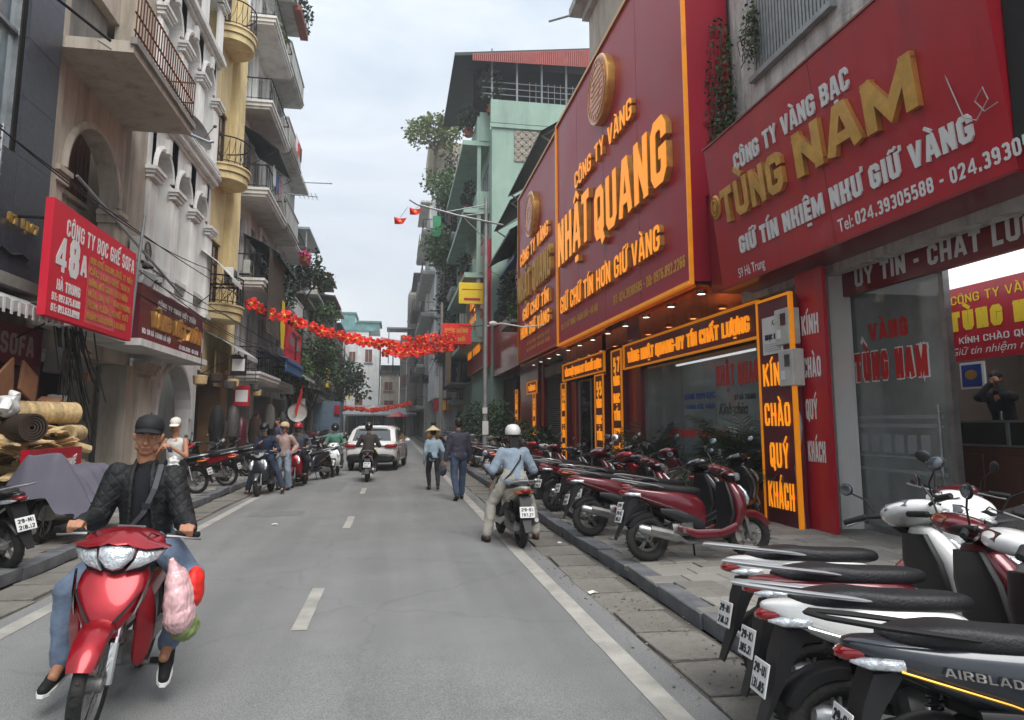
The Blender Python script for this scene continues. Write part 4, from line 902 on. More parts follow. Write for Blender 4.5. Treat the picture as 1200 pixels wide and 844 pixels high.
write('NHẬT QUANG', (6.597, 13.3, 2.42), UR, ZU, .42, 1.9, t=.24, m='rprint', parent=wd)
write('57 HÀ TRUNG', (6.597, 12.55, 2.12), UR, ZU, .1, .8, t=.14, m='kprint', parent=wd); ftext('Kính chào', (6.597, 13.25, 1.85), UR, ZU, .22, 1.2, .012, .35, 'kprint', wd)
write('VÀNG 9999 BẠC', (6.597, 14.9, 2.2), UR, ZU, .13, 1.5, t=.16, m='bprint', parent=wd); write('TRANG SỨC VÀNG', (6.597, 14.9, 1.98), UR, ZU, .1, 1.5, t=.16, m='bprint', parent=wd)
write('NHẬT QUANG VÀNG 99.99', (6.597, 16.0, 1.35), UR, ZU, .18, 3.1, t=.26, m='rprint', parent=wd)
mb = MB(); mb.box(7.29, 12.7, 1.66, 7.296, 13.0, 1.7); mb.loft([[(7.29, 13.0, 1.6), (7.29, 13.12, 1.68), (7.29, 13.0, 1.76)], [(7.296, 13.0, 1.6), (7.296, 13.12, 1.68), (7.296, 13.0, 1.76)]]); mb.build('arrow', 'bprint', wd)
mb = MB(); mb.box(6.7, 11.2, 3.15, 13.8, 17.6, 3.3); mb.box(6.8, 17.45, .12, 13.8, 17.6, 3.15); mb.build('inner_ceiling', 'dark2', wd)
# narrow door
nd = thing('glazed_door', 'narrow glazed shop door between the amber columns', 'door', (6.6, 23, .12))
mb = MB(); mb.box(6.62, 21.15, .12, 6.632, 24.2, 3.2); mb.build('pane', 'glass', nd)
mb = MB(); mb.box(8.2, 20.9, .12, 8.3, 26.1, 4); mb.box(6.9, 20.9, .12, 8.2, 21.0, 4); mb.build('inner_wall', mat('pale_backdrop'if 0 else 'dim_cream_wall', '6e6657', .7, var=.2), nd)
mb = MB(); mb.box(6.6, 22.6, .12, 6.64, 22.68, 3.2); mb.box(6.6, 24.1, .12, 6.64, 24.2, 3.2); mb.build('door_frame', 'steel', nd)
rs = RF.shutter(26.15, 29.65, .12, 3.7, None, 'darktin', -.15); tag(rs, 'closed dark roller shutter between red piers', 'shutter')
mb = MB(); mb.box(6.55, 26.1, 3.7, 6.85, 29.7, 4.15); mb.build('shutter_box', 'concrete', rs)
# awnings above the second billboard
for k, (a0, a1, z, d) in enumerate(((24.0, 31.5, 13.2, 2.0), (31.5, 37.0, 13.0, 1.9))):
    mb = MB(); X0 = 7.2
    rows = []
    for x, dz in ((X0 + .8, 1.3), (X0 - .3, .5), (X0 - d, -.6)): rows.append([(x, a0 + (a1 - a0) * q / 40, z + dz + (.05 if q % 2 else 0)) for q in range(41)])
    mb.loft(rows, closed=False, cap=False); mb.loft([[(p[0], p[1], p[2] - .06) for p in r_] for r_ in rows], closed=False, cap=False)
    for r_ in rows[-1:]: mb.loft([r_, [(p[0], p[1], p[2] - .06) for p in r_]], closed=False, cap=False)
    tag(mb.build('tin_awning', 'darktin'), ['dark ribbed tin canopy rising behind the top of the tall billboards', 'lower dark tin canopy jutting out past the narrow billboard'][k], 'awning')
    q = MB()
    for u in (a0 + .3, a1 - .3): q.tube([(X0 - d + .1, u, z - .65), (X0 + .3, u, z - 2.0)], .04, 6); q.tube([(X0 - d + .1, u, z - .66), (X0 + 1, u, z + 1.1)], .03, 6)
    q.build('bracket', 'galv', bpy.data.objects['tin_awning' if not k else 'tin_awning.001'])
# small house top at the very top of the frame, above the tall billboard
ht = thing('rooftop_block', 'concrete roof block peeping over the top edge of the tall billboard', 'building', (8, 20, 11.5))
mb = MB(); mb.box(6.5, 17.5, 11.5, 12, 21.8, 16.2); mb.build('wall', 'beige', ht); mb = MB(); mb.box(5.9, 17.0, 16.2, 12.2, 22.3, 16.5); mb.box(6.3, 17.3, 15.9, 12.2, 22.0, 16.2); mb.build('cornice', 'grey_wall', ht)
mb = MB(); mb.tube([(6.0, 22.3, 16.3), (5.3, 22.9, 16.35)], .04, 6); mb.build('spout', 'galv', ht)
# --- red front with balcony garden, 30 - 40 m
rf = thing('shop_building', 'narrow house with red lower cladding and a crowded plant balcony', 'building', (7, 35, 0))
mb = MB(); mb.box(6.6, 30.3, 0, 14, 40, 12.0); mb.build('wall', 'dark_wall', rf)
mb = MB(); mb.box(5.7, 30.4, 4.4, 6.6, 40, 7.2); mb.build('red_cladding', 'deepred', rf)
mb = MB(); mb.box(6.4, 30.4, .12, 6.6, 34.9, 4.4); mb.build('red_front', 'deepred', rf)
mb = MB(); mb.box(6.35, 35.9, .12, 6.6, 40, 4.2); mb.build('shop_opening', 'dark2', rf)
mb = MB(); mb.box(5.2, 30.5, 6.3, 5.7, 34, 6.42); mb.build('ledge', 'concrete', rf)
mb = MB()
for z in (7.3, 8.2): mb.tube([(5.75, 30.4, z), (5.75, 40, z)], .025, 5)
for k in range(40): mb.tube([(5.75, 30.4 + k * .245, 7.2), (5.75, 30.4 + k * .245, 8.2)], .012, 4)
mb.build('railing', 'darkmetal', rf)
aw = Fac(1, 6.7)
o = aw.awning(31, 39.5, 11.6, 1.5, .8, 'darktin', None, 'dark green roof sheet over the crowded plant balcony'); o = aw.awning(31.5, 36, 10.2, 1.2, .5, 'bluetarp', None, 'blue tarpaulin strung under the dark roof sheet')
for k, (c_, r_, n_) in enumerate((((6.1, 32.2, 8.6), (.5, 1.6, 1.2), 1500), ((6.0, 36.5, 8.8), (.5, 2, 1.4), 1500), ((5.55, 31.6, 7.0), (.35, .8, .9), 800))):
    tt = thing('balcony_plant', ['bushy potted shrub at the near end of the crowded balcony', 'bushy potted shrub at the far end of the crowded balcony', 'spiky pale shrub hanging on the ledge beside the narrow billboard'][k], 'plant', (c_[0], c_[1], c_[2] - r_[2]))
    mb = MB(); leaves(mb, c_, r_, n_, .16, shell=.1); mb.build('foliage', 'leafd' if k < 2 else 'leafg', tt, normals=False)
    mb = MB(); mb.lathe([(.01, 0), (.18, 0), (.24, .35), (.2, .35), (.18, .3)], (c_[0], c_[1], c_[2] - r_[2] - .1), 'z', 12); mb.build('pot', 'terracotta', tt)
mb = MB(); mb.loft([[(5.7, 31.0, 9.6), (5.66, 31.5, 9.6), (5.72, 32, 9.6)], [(5.6, 31.1, 8.6), (5.72, 31.5, 8.6), (5.6, 31.8, 8.6)], [(5.68, 31.0, 7.6), (5.6, 31.4, 7.5), (5.7, 31.7, 7.7)]], closed=False, cap=False); tag(mb.build('hanging_cloth', mat('pink_cloth', 'b07a86', .8)), 'pink cloth hanging on the crowded balcony', 'cloth')
# third billboard
b3 = thing('billboard', 'distant narrow orange lettered billboard beyond the lamp post', 'billboard', (5.2, 45, 5))
mb = MB(); mb.box(5.2, 40.3, 5.1, 5.6, 49.2, 12.9); mb.build('board', 'nqred', b3)
mb = MB(); mb.box(5.14, 40.2, 5.0, 5.2, 40.3, 13.0); mb.box(5.14, 49.2, 5.0, 5.2, 49.3, 13.0); mb.box(5.14, 40.3, 5.0, 5.2, 49.2, 5.1); mb.box(5.14, 40.3, 12.9, 5.2, 49.2, 13); mb.build('gold_frame', 'goldtrim', b3)
raised('NHẬT', (5.2, 48.4, 9.4), 1.6, 6.6, b3); raised('QUANG', (5.2, 48.6, 7.4), 1.4, 7.2, b3); raised('GIỮ VÀNG', (5.2, 48.4, 6.1), .7, 7, b3, d=.1)
mb = MB(); mb.lathe([(0, -.2), (.9, -.2), (.9, 0)], (5.2, 45, 11.8), 'x', 24); mb.build('emblem', 'wprint', b3)
# plants standing in front of the shops
def palm(loc, L, n, label, seed):
    tt = thing('potted_palm', label, 'plant', loc); rg_ = random.Random(seed); mb = MB(); fronds(mb, (loc[0], loc[1], loc[2] + .4), n, L, rg_, wid=.035, segs=10); mb.build('frond', 'leafd', tt, normals=False)
    mb = MB(); mb.lathe([(.01, 0), (.2, 0), (.27, .42), (.23, .42), (.2, .36), (.01, .36)], loc, 'z', 16); mb.build('pot', 'terracotta', tt, smooth=1)
palm((6.1, 11.0, .12), 1.55, 40, 'large potted palm next to the standing amber sign', 1); palm((6.1, 12.2, .12), 1.35, 34, 'potted palm in the middle of the wide shop window', 2); palm((6.1, 15.8, .12), 1.4, 32, 'potted palm at the far corner of the wide shop window', 3)
palm((6.1, 16.7, .12), 1.2, 26, 'smallest potted palm in front of column 57', 4)
for k, (x, y, r_, h_) in enumerate(((5.2, 27.5, .7, .8), (5.0, 30.5, .9, 1.1), (5.0, 33.5, 1.0, 1.5), (4.9, 37.5, 1.2, 1.5), (4.8, 42, 1.2, 1.6), (5.6, 25.2, .5, .7))):
    tt = thing('potted_shrub', ['low round shrub in front of the roller shutter', 'broad shrub beyond the roller shutter', 'tall shrub in front of the red cladding', 'dense shrub just past the lamp post', 'most distant dense shrub on the right pavement', 'small shrub beside the shutter pier'][k], 'plant', (x, y, .12))
    mb = MB(); leaves(mb, (x, y, .4 + h_ * .75), (r_, r_ * 1.3, h_ * .9), int(1500 * r_), .15, shell=.2, droop=.1); mb.build('foliage', 'leafd' if k % 2 else 'leafg', tt, normals=False)
    mb = MB(); mb.lathe([(.01, 0), (.25, 0), (.32, .45), (.28, .45), (.26, .4)], (x, y, .12), 'z', 14); mb.build('pot', 'terracotta', tt, smooth=1)
    mb = MB()
    for q in range(5): mb.tube([(x, y, .4), (x + rnd.uniform(-.3, .3), y + rnd.uniform(-.3, .3), .4 + h_ * .9)], .012, 4)
    mb.build('stem', 'bark', tt)
# lamp post with flag bracket
lp = thing('lamp_post', 'grey steel post with cross bracket standing between parked scooters', 'post', (3.0, 22.9, .1))
mb = MB(); mb.tube([(3, 22.9, .1), (3, 22.9, 3), (3, 22.9, 9.5)], [.085, .08, .06], 12); mb.build('pole', 'galv', lp, smooth=1)
mb = MB(); mb.tube([(3.6, 22.9, 8.55), (2.0, 22.7, 8.75), (.6, 22.5, 9.0), (.35, 22.5, 9.15)], .035, 8); mb.tube([(3, 22.9, 8.95), (2.1, 22.75, 8.75)], .02, 6); mb.tube([(3, 22.9, 9.25), (1.6, 22.7, 8.85)], .02, 6); mb.tube([(3, 22.88, 8.0), (2.2, 22.75, 8.7)], .02, 6); mb.build('cross_bracket', 'galv', lp, smooth=1)
mb = MB(); mb.tube([(3, 22.9, 4.95), (3.5, 22.7, 5.05), (4.2, 22.4, 4.9), (4.9, 22.2, 4.95)], .025, 6); mb.ell((3.25, 22.8, 5.05), (.16, .09, .09), 8); mb.build('side_lamp', 'white', lp)
mb = MB(); mb.box(2.9, 22.79, 1.3, 3.1, 22.81, 1.75); mb.box(2.9, 22.79, 2.0, 3.06, 22.81, 2.2); mb.build('sticker', 'white', lp)
for k, (x, z) in enumerate(((.55, 8.75), (.05, 8.4))):
    mb = MB(); mb.loft([[(x - .2, 22.4, z + .1), (x, 22.5, z + .08), (x + .22, 22.45, z + .1)], [(x - .18, 22.5, z - .12), (x + .02, 22.4, z - .15), (x + .1, 22.5, z - .1)]], closed=False, cap=False)
    f = tag(mb.build('small_flag', 'redpaper'), ['small red flag hanging at the tip of the post bracket', 'small red and gold flag blown off the bracket tip line'][k], 'flag')
    mb = MB(); mb.ell((x, 22.42, z - .03), (.05, .012, .05), 8); mb.build('flag_star', 'goldpaper', f)
    mb = MB(); mb.tube([(x, 22.48, z + .1), (x + .25, 22.5, 9.0 - k * .1)], .006, 4); mb.build('cord', 'cable', f)
# ================================================================ left side
UL = (0, 1, 0)
# --- granite house
t = thing('granite_building', 'house clad in dark grey granite at the left edge', 'building', (-6.2, 10, 0))
g0 = Fac(-1, -6.0)
mb = MB(); us = [3, 5.2, 7.4, 9.0, 10.6, 11.6, 12.66]; zs = [3.9, 4.9, 5.9, 6.9, 7.9, 8.9, 9.9, 10.9, 12]
for i, (a, b) in enumerate(zip(us, us[1:])):
    for j, (c, d) in enumerate(zip(zs, zs[1:])):
        if 6 < a < 11.4 and 5.6 < c + .5 < 11.5 and b < 11.7: continue
        q = MB(); g0.box(q, a + .004, b - .004, c + .004, d - .004, -.05, rnd.uniform(0, .004)); q.build('granite_panel', 'granite', t)
mb = MB(); mb.box(-6.3, 3, 3.9, -14, 12.66, 14); mb.build('wall', 'dark_wall', t)
mb = MB(); mb.box(-6.25, 6.2, 5.0, -6.2, 11.6, 12.4); mb.build('pane', 'paleglass', t)
mb = MB()
for u in (7.4, 9.0, 10.6, 11.56): mb.box(-6.2, u, 5.0, -6.12, u + .06, 12.4)
for z in (5.9, 7.9): mb.box(-6.2, 6.2, z, -6.13, 11.6, z + .06)
mb.build('window_frame', 'steel', t)
for k in range(6): mb = MB(); mb.tube([(-5.85, 7.4, 5.15 + k * .18), (-5.85, 10.9, 5.15 + k * .18)], .018, 6); mb.build('rail_bar', 'steel', t)
mb = MB()
for u in (8.0, 9.4, 10.85): mb.tube([(-5.85, u, 5.0), (-5.85, u, 6.1)], .025, 6); mb.tube([(-5.85, u, 5.1), (-6.05, u, 5.1)], .02, 5)
mb.build('rail_post', 'steel', t)
write('67 LM7', (-5.945, 11.35, 4.75), UL, ZU, .16, .9, t=.25, m='gold', parent=t, depth=.03, single=True)
mb = MB(); mb.tube([(-5.97, 11.3, 4.35), (-5.97, 11.6, 4.28), (-5.97, 11.9, 4.36), (-5.97, 12.1, 4.3)], .025, 6); mb.build('emblem_scroll', 'black', t)
mb = MB(); mb.box(-5.75, 3, 3.72, -6.25, 12.66, 3.9); mb.build('ledge', 'concrete', t)
# sofa shop beneath
s_ = thing('sofa_shop_front', 'dark open shop front with a maroon sofa sign under the granite house', 'shop front', (-6.4, 11, .12))
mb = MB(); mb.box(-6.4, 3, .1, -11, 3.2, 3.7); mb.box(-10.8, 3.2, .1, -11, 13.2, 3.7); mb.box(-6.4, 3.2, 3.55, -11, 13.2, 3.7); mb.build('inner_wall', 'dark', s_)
mb = MB(); mb.box(-6.2, 13.0, .12, -6.5, 13.3, 3.7); mb.build('pillar', 'brownwin', s_)
mb = MB(); mb.box(-6.05, 7.5, 2.62, -6.2, 12.95, 3.25); mb.build('sign_board', 'maroon', s_); write('CHUYÊN BỌC SOFA', (-6.046, 9.0, 2.76), UL, ZU, .34, 3.7, t=.2, m=mat('faded_lettering', '8b7f7c', .7, var=.15), parent=s_)
mb = MB(); mb.box(-6.3, 11.2, .6, -6.35, 12.9, 2.6); mb.build('side_panel', 'maroon', s_); write('48', (-6.296, 11.6, 1.95), UL, ZU, .42, .55, t=.25, m='faded_lettering' and MATS['faded_lettering'], parent=s_); write('A', (-6.296, 12.2, 2.2), UL, ZU, .25, .2, t=.2, m=MATS['faded_lettering'], parent=s_)
a_ = Fac(-1, -6.2).awning(4.5, 12.2, 3.7, .8, .3, 'tarp', None, 'striped grey awning edge under the granite house')
mb = MB()
for k in range(38): mb.box(-5.395, 4.6 + k * .2, 3.2, -5.385, 4.66 + k * .2, 3.4)
mb.build('stripes', 'white', a_)
# --- beige house with arch
t = thing('arched_building', 'grimy beige house with a big arch and a rusty railed balcony', 'building', (-6.2, 15, 0))
bf = Fac(-1, -6.2)
mb = MB(); bf.box(mb, 12.7, 13.3, 3.4, 15, -.6, 0); bf.box(mb, 16.45, 17.45, 3.4, 15, -.5, .04); bf.box(mb, 12.7, 17.4, 3.0, 3.4, -.5, 0); mb.box(-6.9, 12.7, .1, -14, 12.9, 15); mb.box(-6.9, 17.3, .1, -14, 17.45, 15); mb.box(-6.6, 12.7, 11, -14, 17.45, 15.2); mb.build('wall', 'beige', t)
mb = MB(); mb.box(-7.1, 12.9, 3.4, -7.3, 17.3, 15); mb.build('inner_wall', 'beige', t)
bf.arch(13.3, 16.45, 6.1, 8.4, 1.22, 6.45, 'beige', t, -.4, -.05, n=20, trim='beige')
mb = MB(); bf.box(mb, 13.3, 13.66, 3.9, 6.1, -.4, -.05); bf.box(mb, 16.1, 16.45, 3.9, 6.1, -.4, -.05)
for u in (13.25, 16.05): bf.box(mb, u, u + .46, 6.1, 6.28, -.42, .03); bf.box(mb, u - .04, u + .5, 6.28, 6.38, -.42, .08)
mb.build('arch_pier', 'beige', t)
bf2 = Fac(-1, -7.05)
for u in (13.8, 14.9): bf2.window(u, u + .95, 5.0, 6.3, t, 'white', 'winglass', 2, 2, .02, .07)
mb = MB(); mb.box(-7.0, 13.3, 6.5, -7.1, 16.5, 6.6); mb.build('cornice', 'beige', t)
mb = MB()
for k in range(16): mb.box(-7.03, 13.35 + k * .2, 6.62, -7.1, 13.5 + k * .2, 8.3)
mb.build('board_lining', 'wood', t)
# big balcony above
b = MB(); bf.box(b, 12.75, 16.4, 8.4, 8.62, -.4, 1.35); b = b.build('balcony', 'beige', t)
q = MB(); bf.box(q, 12.7, 16.45, 8.55, 8.68, 1.3, 1.42); q.build('edge_band', 'concrete', b)
for k in range(26): MB().tube([bf.p(12.8 + k * .145, 8.66, 1.34), bf.p(12.8 + k * .145, 9.7, 1.36)], .014, 5).build('baluster', 'rust', b)
q = MB()
for z in (8.85, 9.2, 9.7): q.tube([bf.p(12.75, z, 1.34), bf.p(16.42, z, 1.34)], .02, 5); q.tube([bf.p(16.42, z, 1.34), bf.p(16.42, z, 0)], .02, 5)
q.build('railing', 'rust', b)
mb = MB(); bf.box(mb, 13.0, 16.3, 8.7, 12, -1, -.6); mb.build('upper_wall', 'dark_wall', t)
# ledge with junk
lg = MB(); bf.box(lg, 12.9, 17.2, 4.55, 4.75, -.3, .5); lo = lg.build('ledge', 'concrete', t)
q = MB()
for z in (4.95, 5.3): q.tube([bf.p(12.9, z, .45), bf.p(15.0, z, .45)], .025, 5)
for k in range(6): q.tube([bf.p(12.9 + k * .42, 4.7, .45), bf.p(12.9 + k * .42, 5.35, .45)], .02, 5)
q.build('railing', 'darkmetal', lo)
mb = MB(); mb.tube([(-6.0, 13.6, 6.3), (-5.1, 17.3, 4.7)], .03, 6); tag(mb.build('pole', 'galv'), 'thin pale pole slanting across the arch of the beige house', 'pole')
mb = MB(); mb.tube([(-5.7, 16.4, 8.72), (-4.6, 16.9, 8.45), (-4.5, 16.95, 8.5)], .04, 6); dish = thing('satellite_dish', 'grey satellite dish on an arm above the white arches', 'satellite dish', (-5.5, 17.6, 8.6)); mb.build('arm', 'galv', dish)
mb = MB(); mb.M = Matrix.Translation((-4.9, 17.2, 8.8)) @ Euler((R(70), R(10), R(70))).to_matrix().to_4x4(); mb.lathe([(.005, -.1), (.2, -.085), (.36, -.03), (.43, .02), (.45, .02)], (0, 0, 0), 'z', 24); mb.tube([(0, -.3, 0), (0, 0, .4)], .012, 5); mb.ell((0, 0, .42), (.04, .04, .05), 8); mb.M = None; mb.build('dish', 'tin', dish, smooth=1)
mb = MB(); mb.tube([(-5.4, 12.6, 5.9 + 2.6), (-5.2, 12.7, 5.8 + 2.6)], .02, 5)
for k in range(10):
    u = rnd.uniform(15.4, 17.0); mb.obox((-5.9 + rnd.uniform(-.1, .2), u, 4.85 + rnd.uniform(0, .15)), (rnd.uniform(.2, .5), rnd.uniform(.3, .6), rnd.uniform(.05, .3)), (rnd.uniform(-.4, .4), rnd.uniform(-.4, .4), rnd.uniform(0, 3)))
tag(mb.build('junk_heap', 'tarp'), 'pale scrap boards and sacks heaped on the ledge of the beige house', 'junk')
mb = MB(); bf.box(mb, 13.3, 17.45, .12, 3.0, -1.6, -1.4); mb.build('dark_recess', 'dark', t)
mb = MB(); bf.box(mb, 12.9, 17.6, 3.35, 3.5, -1.4, .6); mb.build('canopy_slab', 'white_wall', t)
# red 48A sign
sg = thing('shop_sign', 'bright red projecting sign with white 48A and faded yellow lines', 'sign', (-5.4, 12.8, 3.2))
mb = MB(); mb.loft([[(-5.2, 11.15, 3.28), (-5.2, 11.15, 5.1), (-5.32, 11.15, 5.1), (-5.32, 11.15, 3.28)], [(-5.2, 14.55, 3.28), (-5.2, 14.55, 5.05), (-5.32, 14.55, 5.05), (-5.32, 14.55, 3.28)]]); mb.build('board', mat('fresh_red_sheet', 'd01c36', .45, var=.06, scale=1), sg)
mb = MB(); mb.box(-5.197, 12.46, 3.35, -5.2, 13.7, 4.45); mb.build('faded_patch', mat('faded_red_sheet', 'd0545c', .55, var=.1), sg)
write('CÔNG TY BỌC GHẾ SOFA', (-5.196, 11.6, 4.62), UL, ZU, .27, 2.85, t=.17, gap=.2, m='wprint', parent=sg)
for ch, u, z, h_, w_ in (('4', 11.32, 4.0, .58, .36), ('8', 11.76, 4.0, .62, .34), ('A', 12.18, 4.1, .36, .22)): write(ch, (-5.196, u, z), UL, ZU, h_, w_, t=.22, m='wprint', parent=sg)
write('HÀ TRUNG', (-5.196, 11.42, 3.72), UL, ZU, .17, .8, t=.2, m='wprint', parent=sg); write('ĐT: 097.675.8300', (-5.196, 11.3, 3.54), UL, ZU, .12, .95, t=.18, m='wprint', parent=sg); write('ĐT: 093.633.0998', (-5.196, 11.3, 3.37), UL, ZU, .12, .95, t=.18, m='wprint', parent=sg)
yf = mat('faded_yellow_print', 'b8853a', .7, var=.15)
for k, l in enumerate(('BỌC GHẾ SALON, ÔTÔ, XE MÁY', 'CÁC LOẠI GHẾ SOFA', 'ĐÓNG MỚI SOFA THEO MẪU', 'MÚT, DA, NỈ - VĂN PHÒNG', 'RÈM CỬA, GHẾ GỖ', 'NHẬN SỬA CHỮA TẠI NHÀ')): write(l, (-5.19, 12.5, 4.38 - k * .19), UL, ZU, .115, 1.9 - .1 * (k % 3), t=.17, m=yf, parent=sg)
mb = MB()
for u in (11.6, 14.2): mb.tube([(-5.45, u, 4.9), (-6.2, u, 4.9)], .025, 5); mb.tube([(-5.45, u, 3.5), (-6.2, u, 3.5)], .025, 5)
mb.build('bracket', 'darkmetal', sg)
# --- white ornate house
t = thing('white_building', 'ornate white house with three tall arches and fluted pilasters', 'building', (-6.2, 20.4, 0))
wf = Fac(-1, -6.15); WW = 'white_wall'
mb = MB(); mb.box(-6.7, 17.5, .1, -14, 17.65, 16); mb.box(-6.7, 23.2, .1, -14, 23.3, 16); mb.box(-6.62, 17.7, 4.7, -6.8, 23.2, 16); mb.box(-6.7, 17.5, 16, -14, 23.3, 16.2); mb.build('wall', WW, t)
U = [17.75, 19.5, 21.25, 23.0]
for a, b in zip(U, U[1:]):
    wf.arch(a, b, 8.1, 9.4, .62, 8.15, WW, t, -.4, 0, trim=WW); wf.arch(a, b, 12.4, 13.6, .62, 12.45, WW, t, -.4, 0, trim=WW)
    o = MB(); wf.box(o, (a + b) / 2 - .1, (a + b) / 2 + .1, 8.72, 9.1, 0, .16); wf.box(o, (a + b) / 2 - .1, (a + b) / 2 + .1, 13.02, 13.4, 0, .16); o.build('keystone', WW, t)
    # balustrades
    for z in (4.75, 10.0):
        pn = MB(); wf.box(pn, a + .2, b - .2, z, z + .1, -.3, .02); wf.box(pn, a + .2, b - .2, z + .8, z + .92, -.3, .06); pn.build('balustrade_rail', WW, t)
        for k in range(5):
            c_ = a + .38 + k * .245; mb = MB(); mb.lathe([(.05, z + .1), (.05, z + .16), (.035, z + .2), (.07, z + .38), (.045, z + .6), (.03, z + .7), (.05, z + .74), (.05, z + .8)], (-6.3, c_, 0), 'z', 8); mb.build('baluster', WW, t, smooth=1)
    wf3 = Fac(-1, -6.55)
    wf3.window((a + b) / 2 - .5, (a + b) / 2 + .5, 5.6, 8.3, t, 'white', 'milk', 2, 3, .0, .06, sill=False); wf3.window((a + b) / 2 - .5, (a + b) / 2 + .5, 10.2, 12.8, t, 'white', 'milk', 2, 3, .0, .06, sill=False)
for k, u in enumerate(U):
    wf.pilaster(u - .27, u + .27, 5.0 if k else 4.7, 7.7, t, WW, .14, 5); wf.pilaster(u - .27, u + .27, 10.0, 12.0, t, WW, .14, 5); wf.pilaster(u - .25, u + .25, 13.9, 15.6, t, WW, .14, 5)
    mb = MB(); wf.box(mb, u - .25, u + .25, 4.4, 13.6, -.4, 0); mb.build('pier', WW, t)
mb = MB()
for z, d, h_ in ((9.4, .08, .1), (9.5, .2, .14), (9.66, .1, .2), (9.88, .26, .1), (13.6, .1, .1), (13.72, .24, .16), (15.7, .2, .3)): wf.box(mb, 17.5, 23.3, z, z + h_, -.4, d)
mb.tube([wf.p(17.5, 9.74, .2), wf.p(23.3, 9.74, .2)], .1, 8)
mb.build('cornice', WW, t)
mb = MB(); wf.box(mb, 17.5, 23.3, 3.35, 4.75, -.5, 0); mb.build('spandrel', WW, t)
mb = MB(); wf.box(mb, 15.4, 20.6, 3.3, 3.45, -.4, .85); mb.build('porch_slab', WW, t)
wf.arch(18.6, 22.8, .12, 3.35, 1.5, 1.8, WW, t, -.4, 0, n=16, trim=WW, uc=20.7, name='ground_arch')
wf.pilaster(17.55, 18.5, .12, 2.85, t, 'beige', .14, 6)
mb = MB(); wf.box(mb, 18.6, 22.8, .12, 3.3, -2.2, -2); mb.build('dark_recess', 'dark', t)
mb = MB(); wf.box(mb, 17.0, 17.5, .12, 3.0, -.5, .05); mb.build('stone_pier', 'beige', t)
mb = MB(); wf.box(mb, 19.6, 21.8, .2, 2.3, -1.99, -1.9); dd = mb.build('door_leaf', 'wood', t)
sg = thing('shop_sign', 'maroon board with gold raised letters under the white arches', 'sign', (-5.4, 18, 3.45))
mb = MB(); mb.box(-5.4, 15.5, 3.46, -5.6, 20.3, 4.66); mb.box(-5.6, 15.5, 3.46, -6.15, 15.6, 4.66); mb.build('board', 'maroon', sg)
write('CÔNG TY TNHH VIỆT ZUÂN', (-5.396, 16.6, 4.3), UL, ZU, .17, 3.0, t=.2, m='wprint', parent=sg)
write('VÀNG VIỆT ZUÂN', (-5.396, 16.15, 3.8), UL, ZU, .36, 3.9, t=.22, m='gold', parent=sg, depth=.07, single=True)
write('ĐC: 50 HÀ TRUNG HÀ NỘI', (-5.396, 15.7, 3.6), UL, ZU, .12, 1.9, t=.22, m='wprint', parent=sg); write('ĐT: 024.39382 - 024.3938', (-5.396, 18.3, 3.53), UL, ZU, .11, 1.7, t=.22, m='wprint', parent=sg)
# --- yellow house
t = thing('yellow_building', 'yellow house with round-fronted balconies and one tall fluted column', 'building', (-6.2, 25, 0))
yf_ = Fac(-1, -6.2)
yf_.wall(23.3, 26.75, 3.3, 19, [(23.7, 25.0, z + .1, z + 2.3) for z in (5.6, 10.35, 15.35)], 'yellow', t)
for z in (5.6, 10.35, 15.35): yf_.window(23.7, 25.0, z + .1, z + 2.3, t, 'wood', 'winglass', 2, 3, -.1, .07, sill=False)
for z, r_ in ((5.6, 'dark'), (10.4, 0), (15.4, 0)): yf_.balcony(23.35, 25.2, z, 1.0, t, 'yellow', 'darkmetal', .95, curve=1, th=.5)
yf_.pilaster(25.35, 26.55, 3.4, 18, t, 'yellow', .35, 6, cap=False, name='column')
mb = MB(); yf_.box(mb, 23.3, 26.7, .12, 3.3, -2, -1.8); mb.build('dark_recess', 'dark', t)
mb = MB(); yf_.box(mb, 25.6, 26.7, .12, 3.3, -.6, .1); mb.build('stone_pier', mat('brown_marble', '8a6a44', .45, var=.3, scale=1.6, dirt='4d3a28', dirt_amt=.6), t)
for k in range(9): mb = MB(); yf_.box(mb, 24.0 + k * .2, 24.15 + k * .2, 2.9, 4.1, .25, .3); mb.build('slat', mat('tan_slats', '8d7550', .7, var=.25), t)
yf_.awning(23.4, 26.2, 4.7, 1.2, .7, 'tarp', None, 'torn pale striped awning under the yellow balconies')
o = yf_.awning(22.6, 24.0, 7.2, 1.0, .9, 'white', None, 'folded white sheet awning at the edge of the white arches')
aircon(yf_, 23.6, 6.3, None, 'dirty outdoor air conditioner unit on the yellow house', .5)
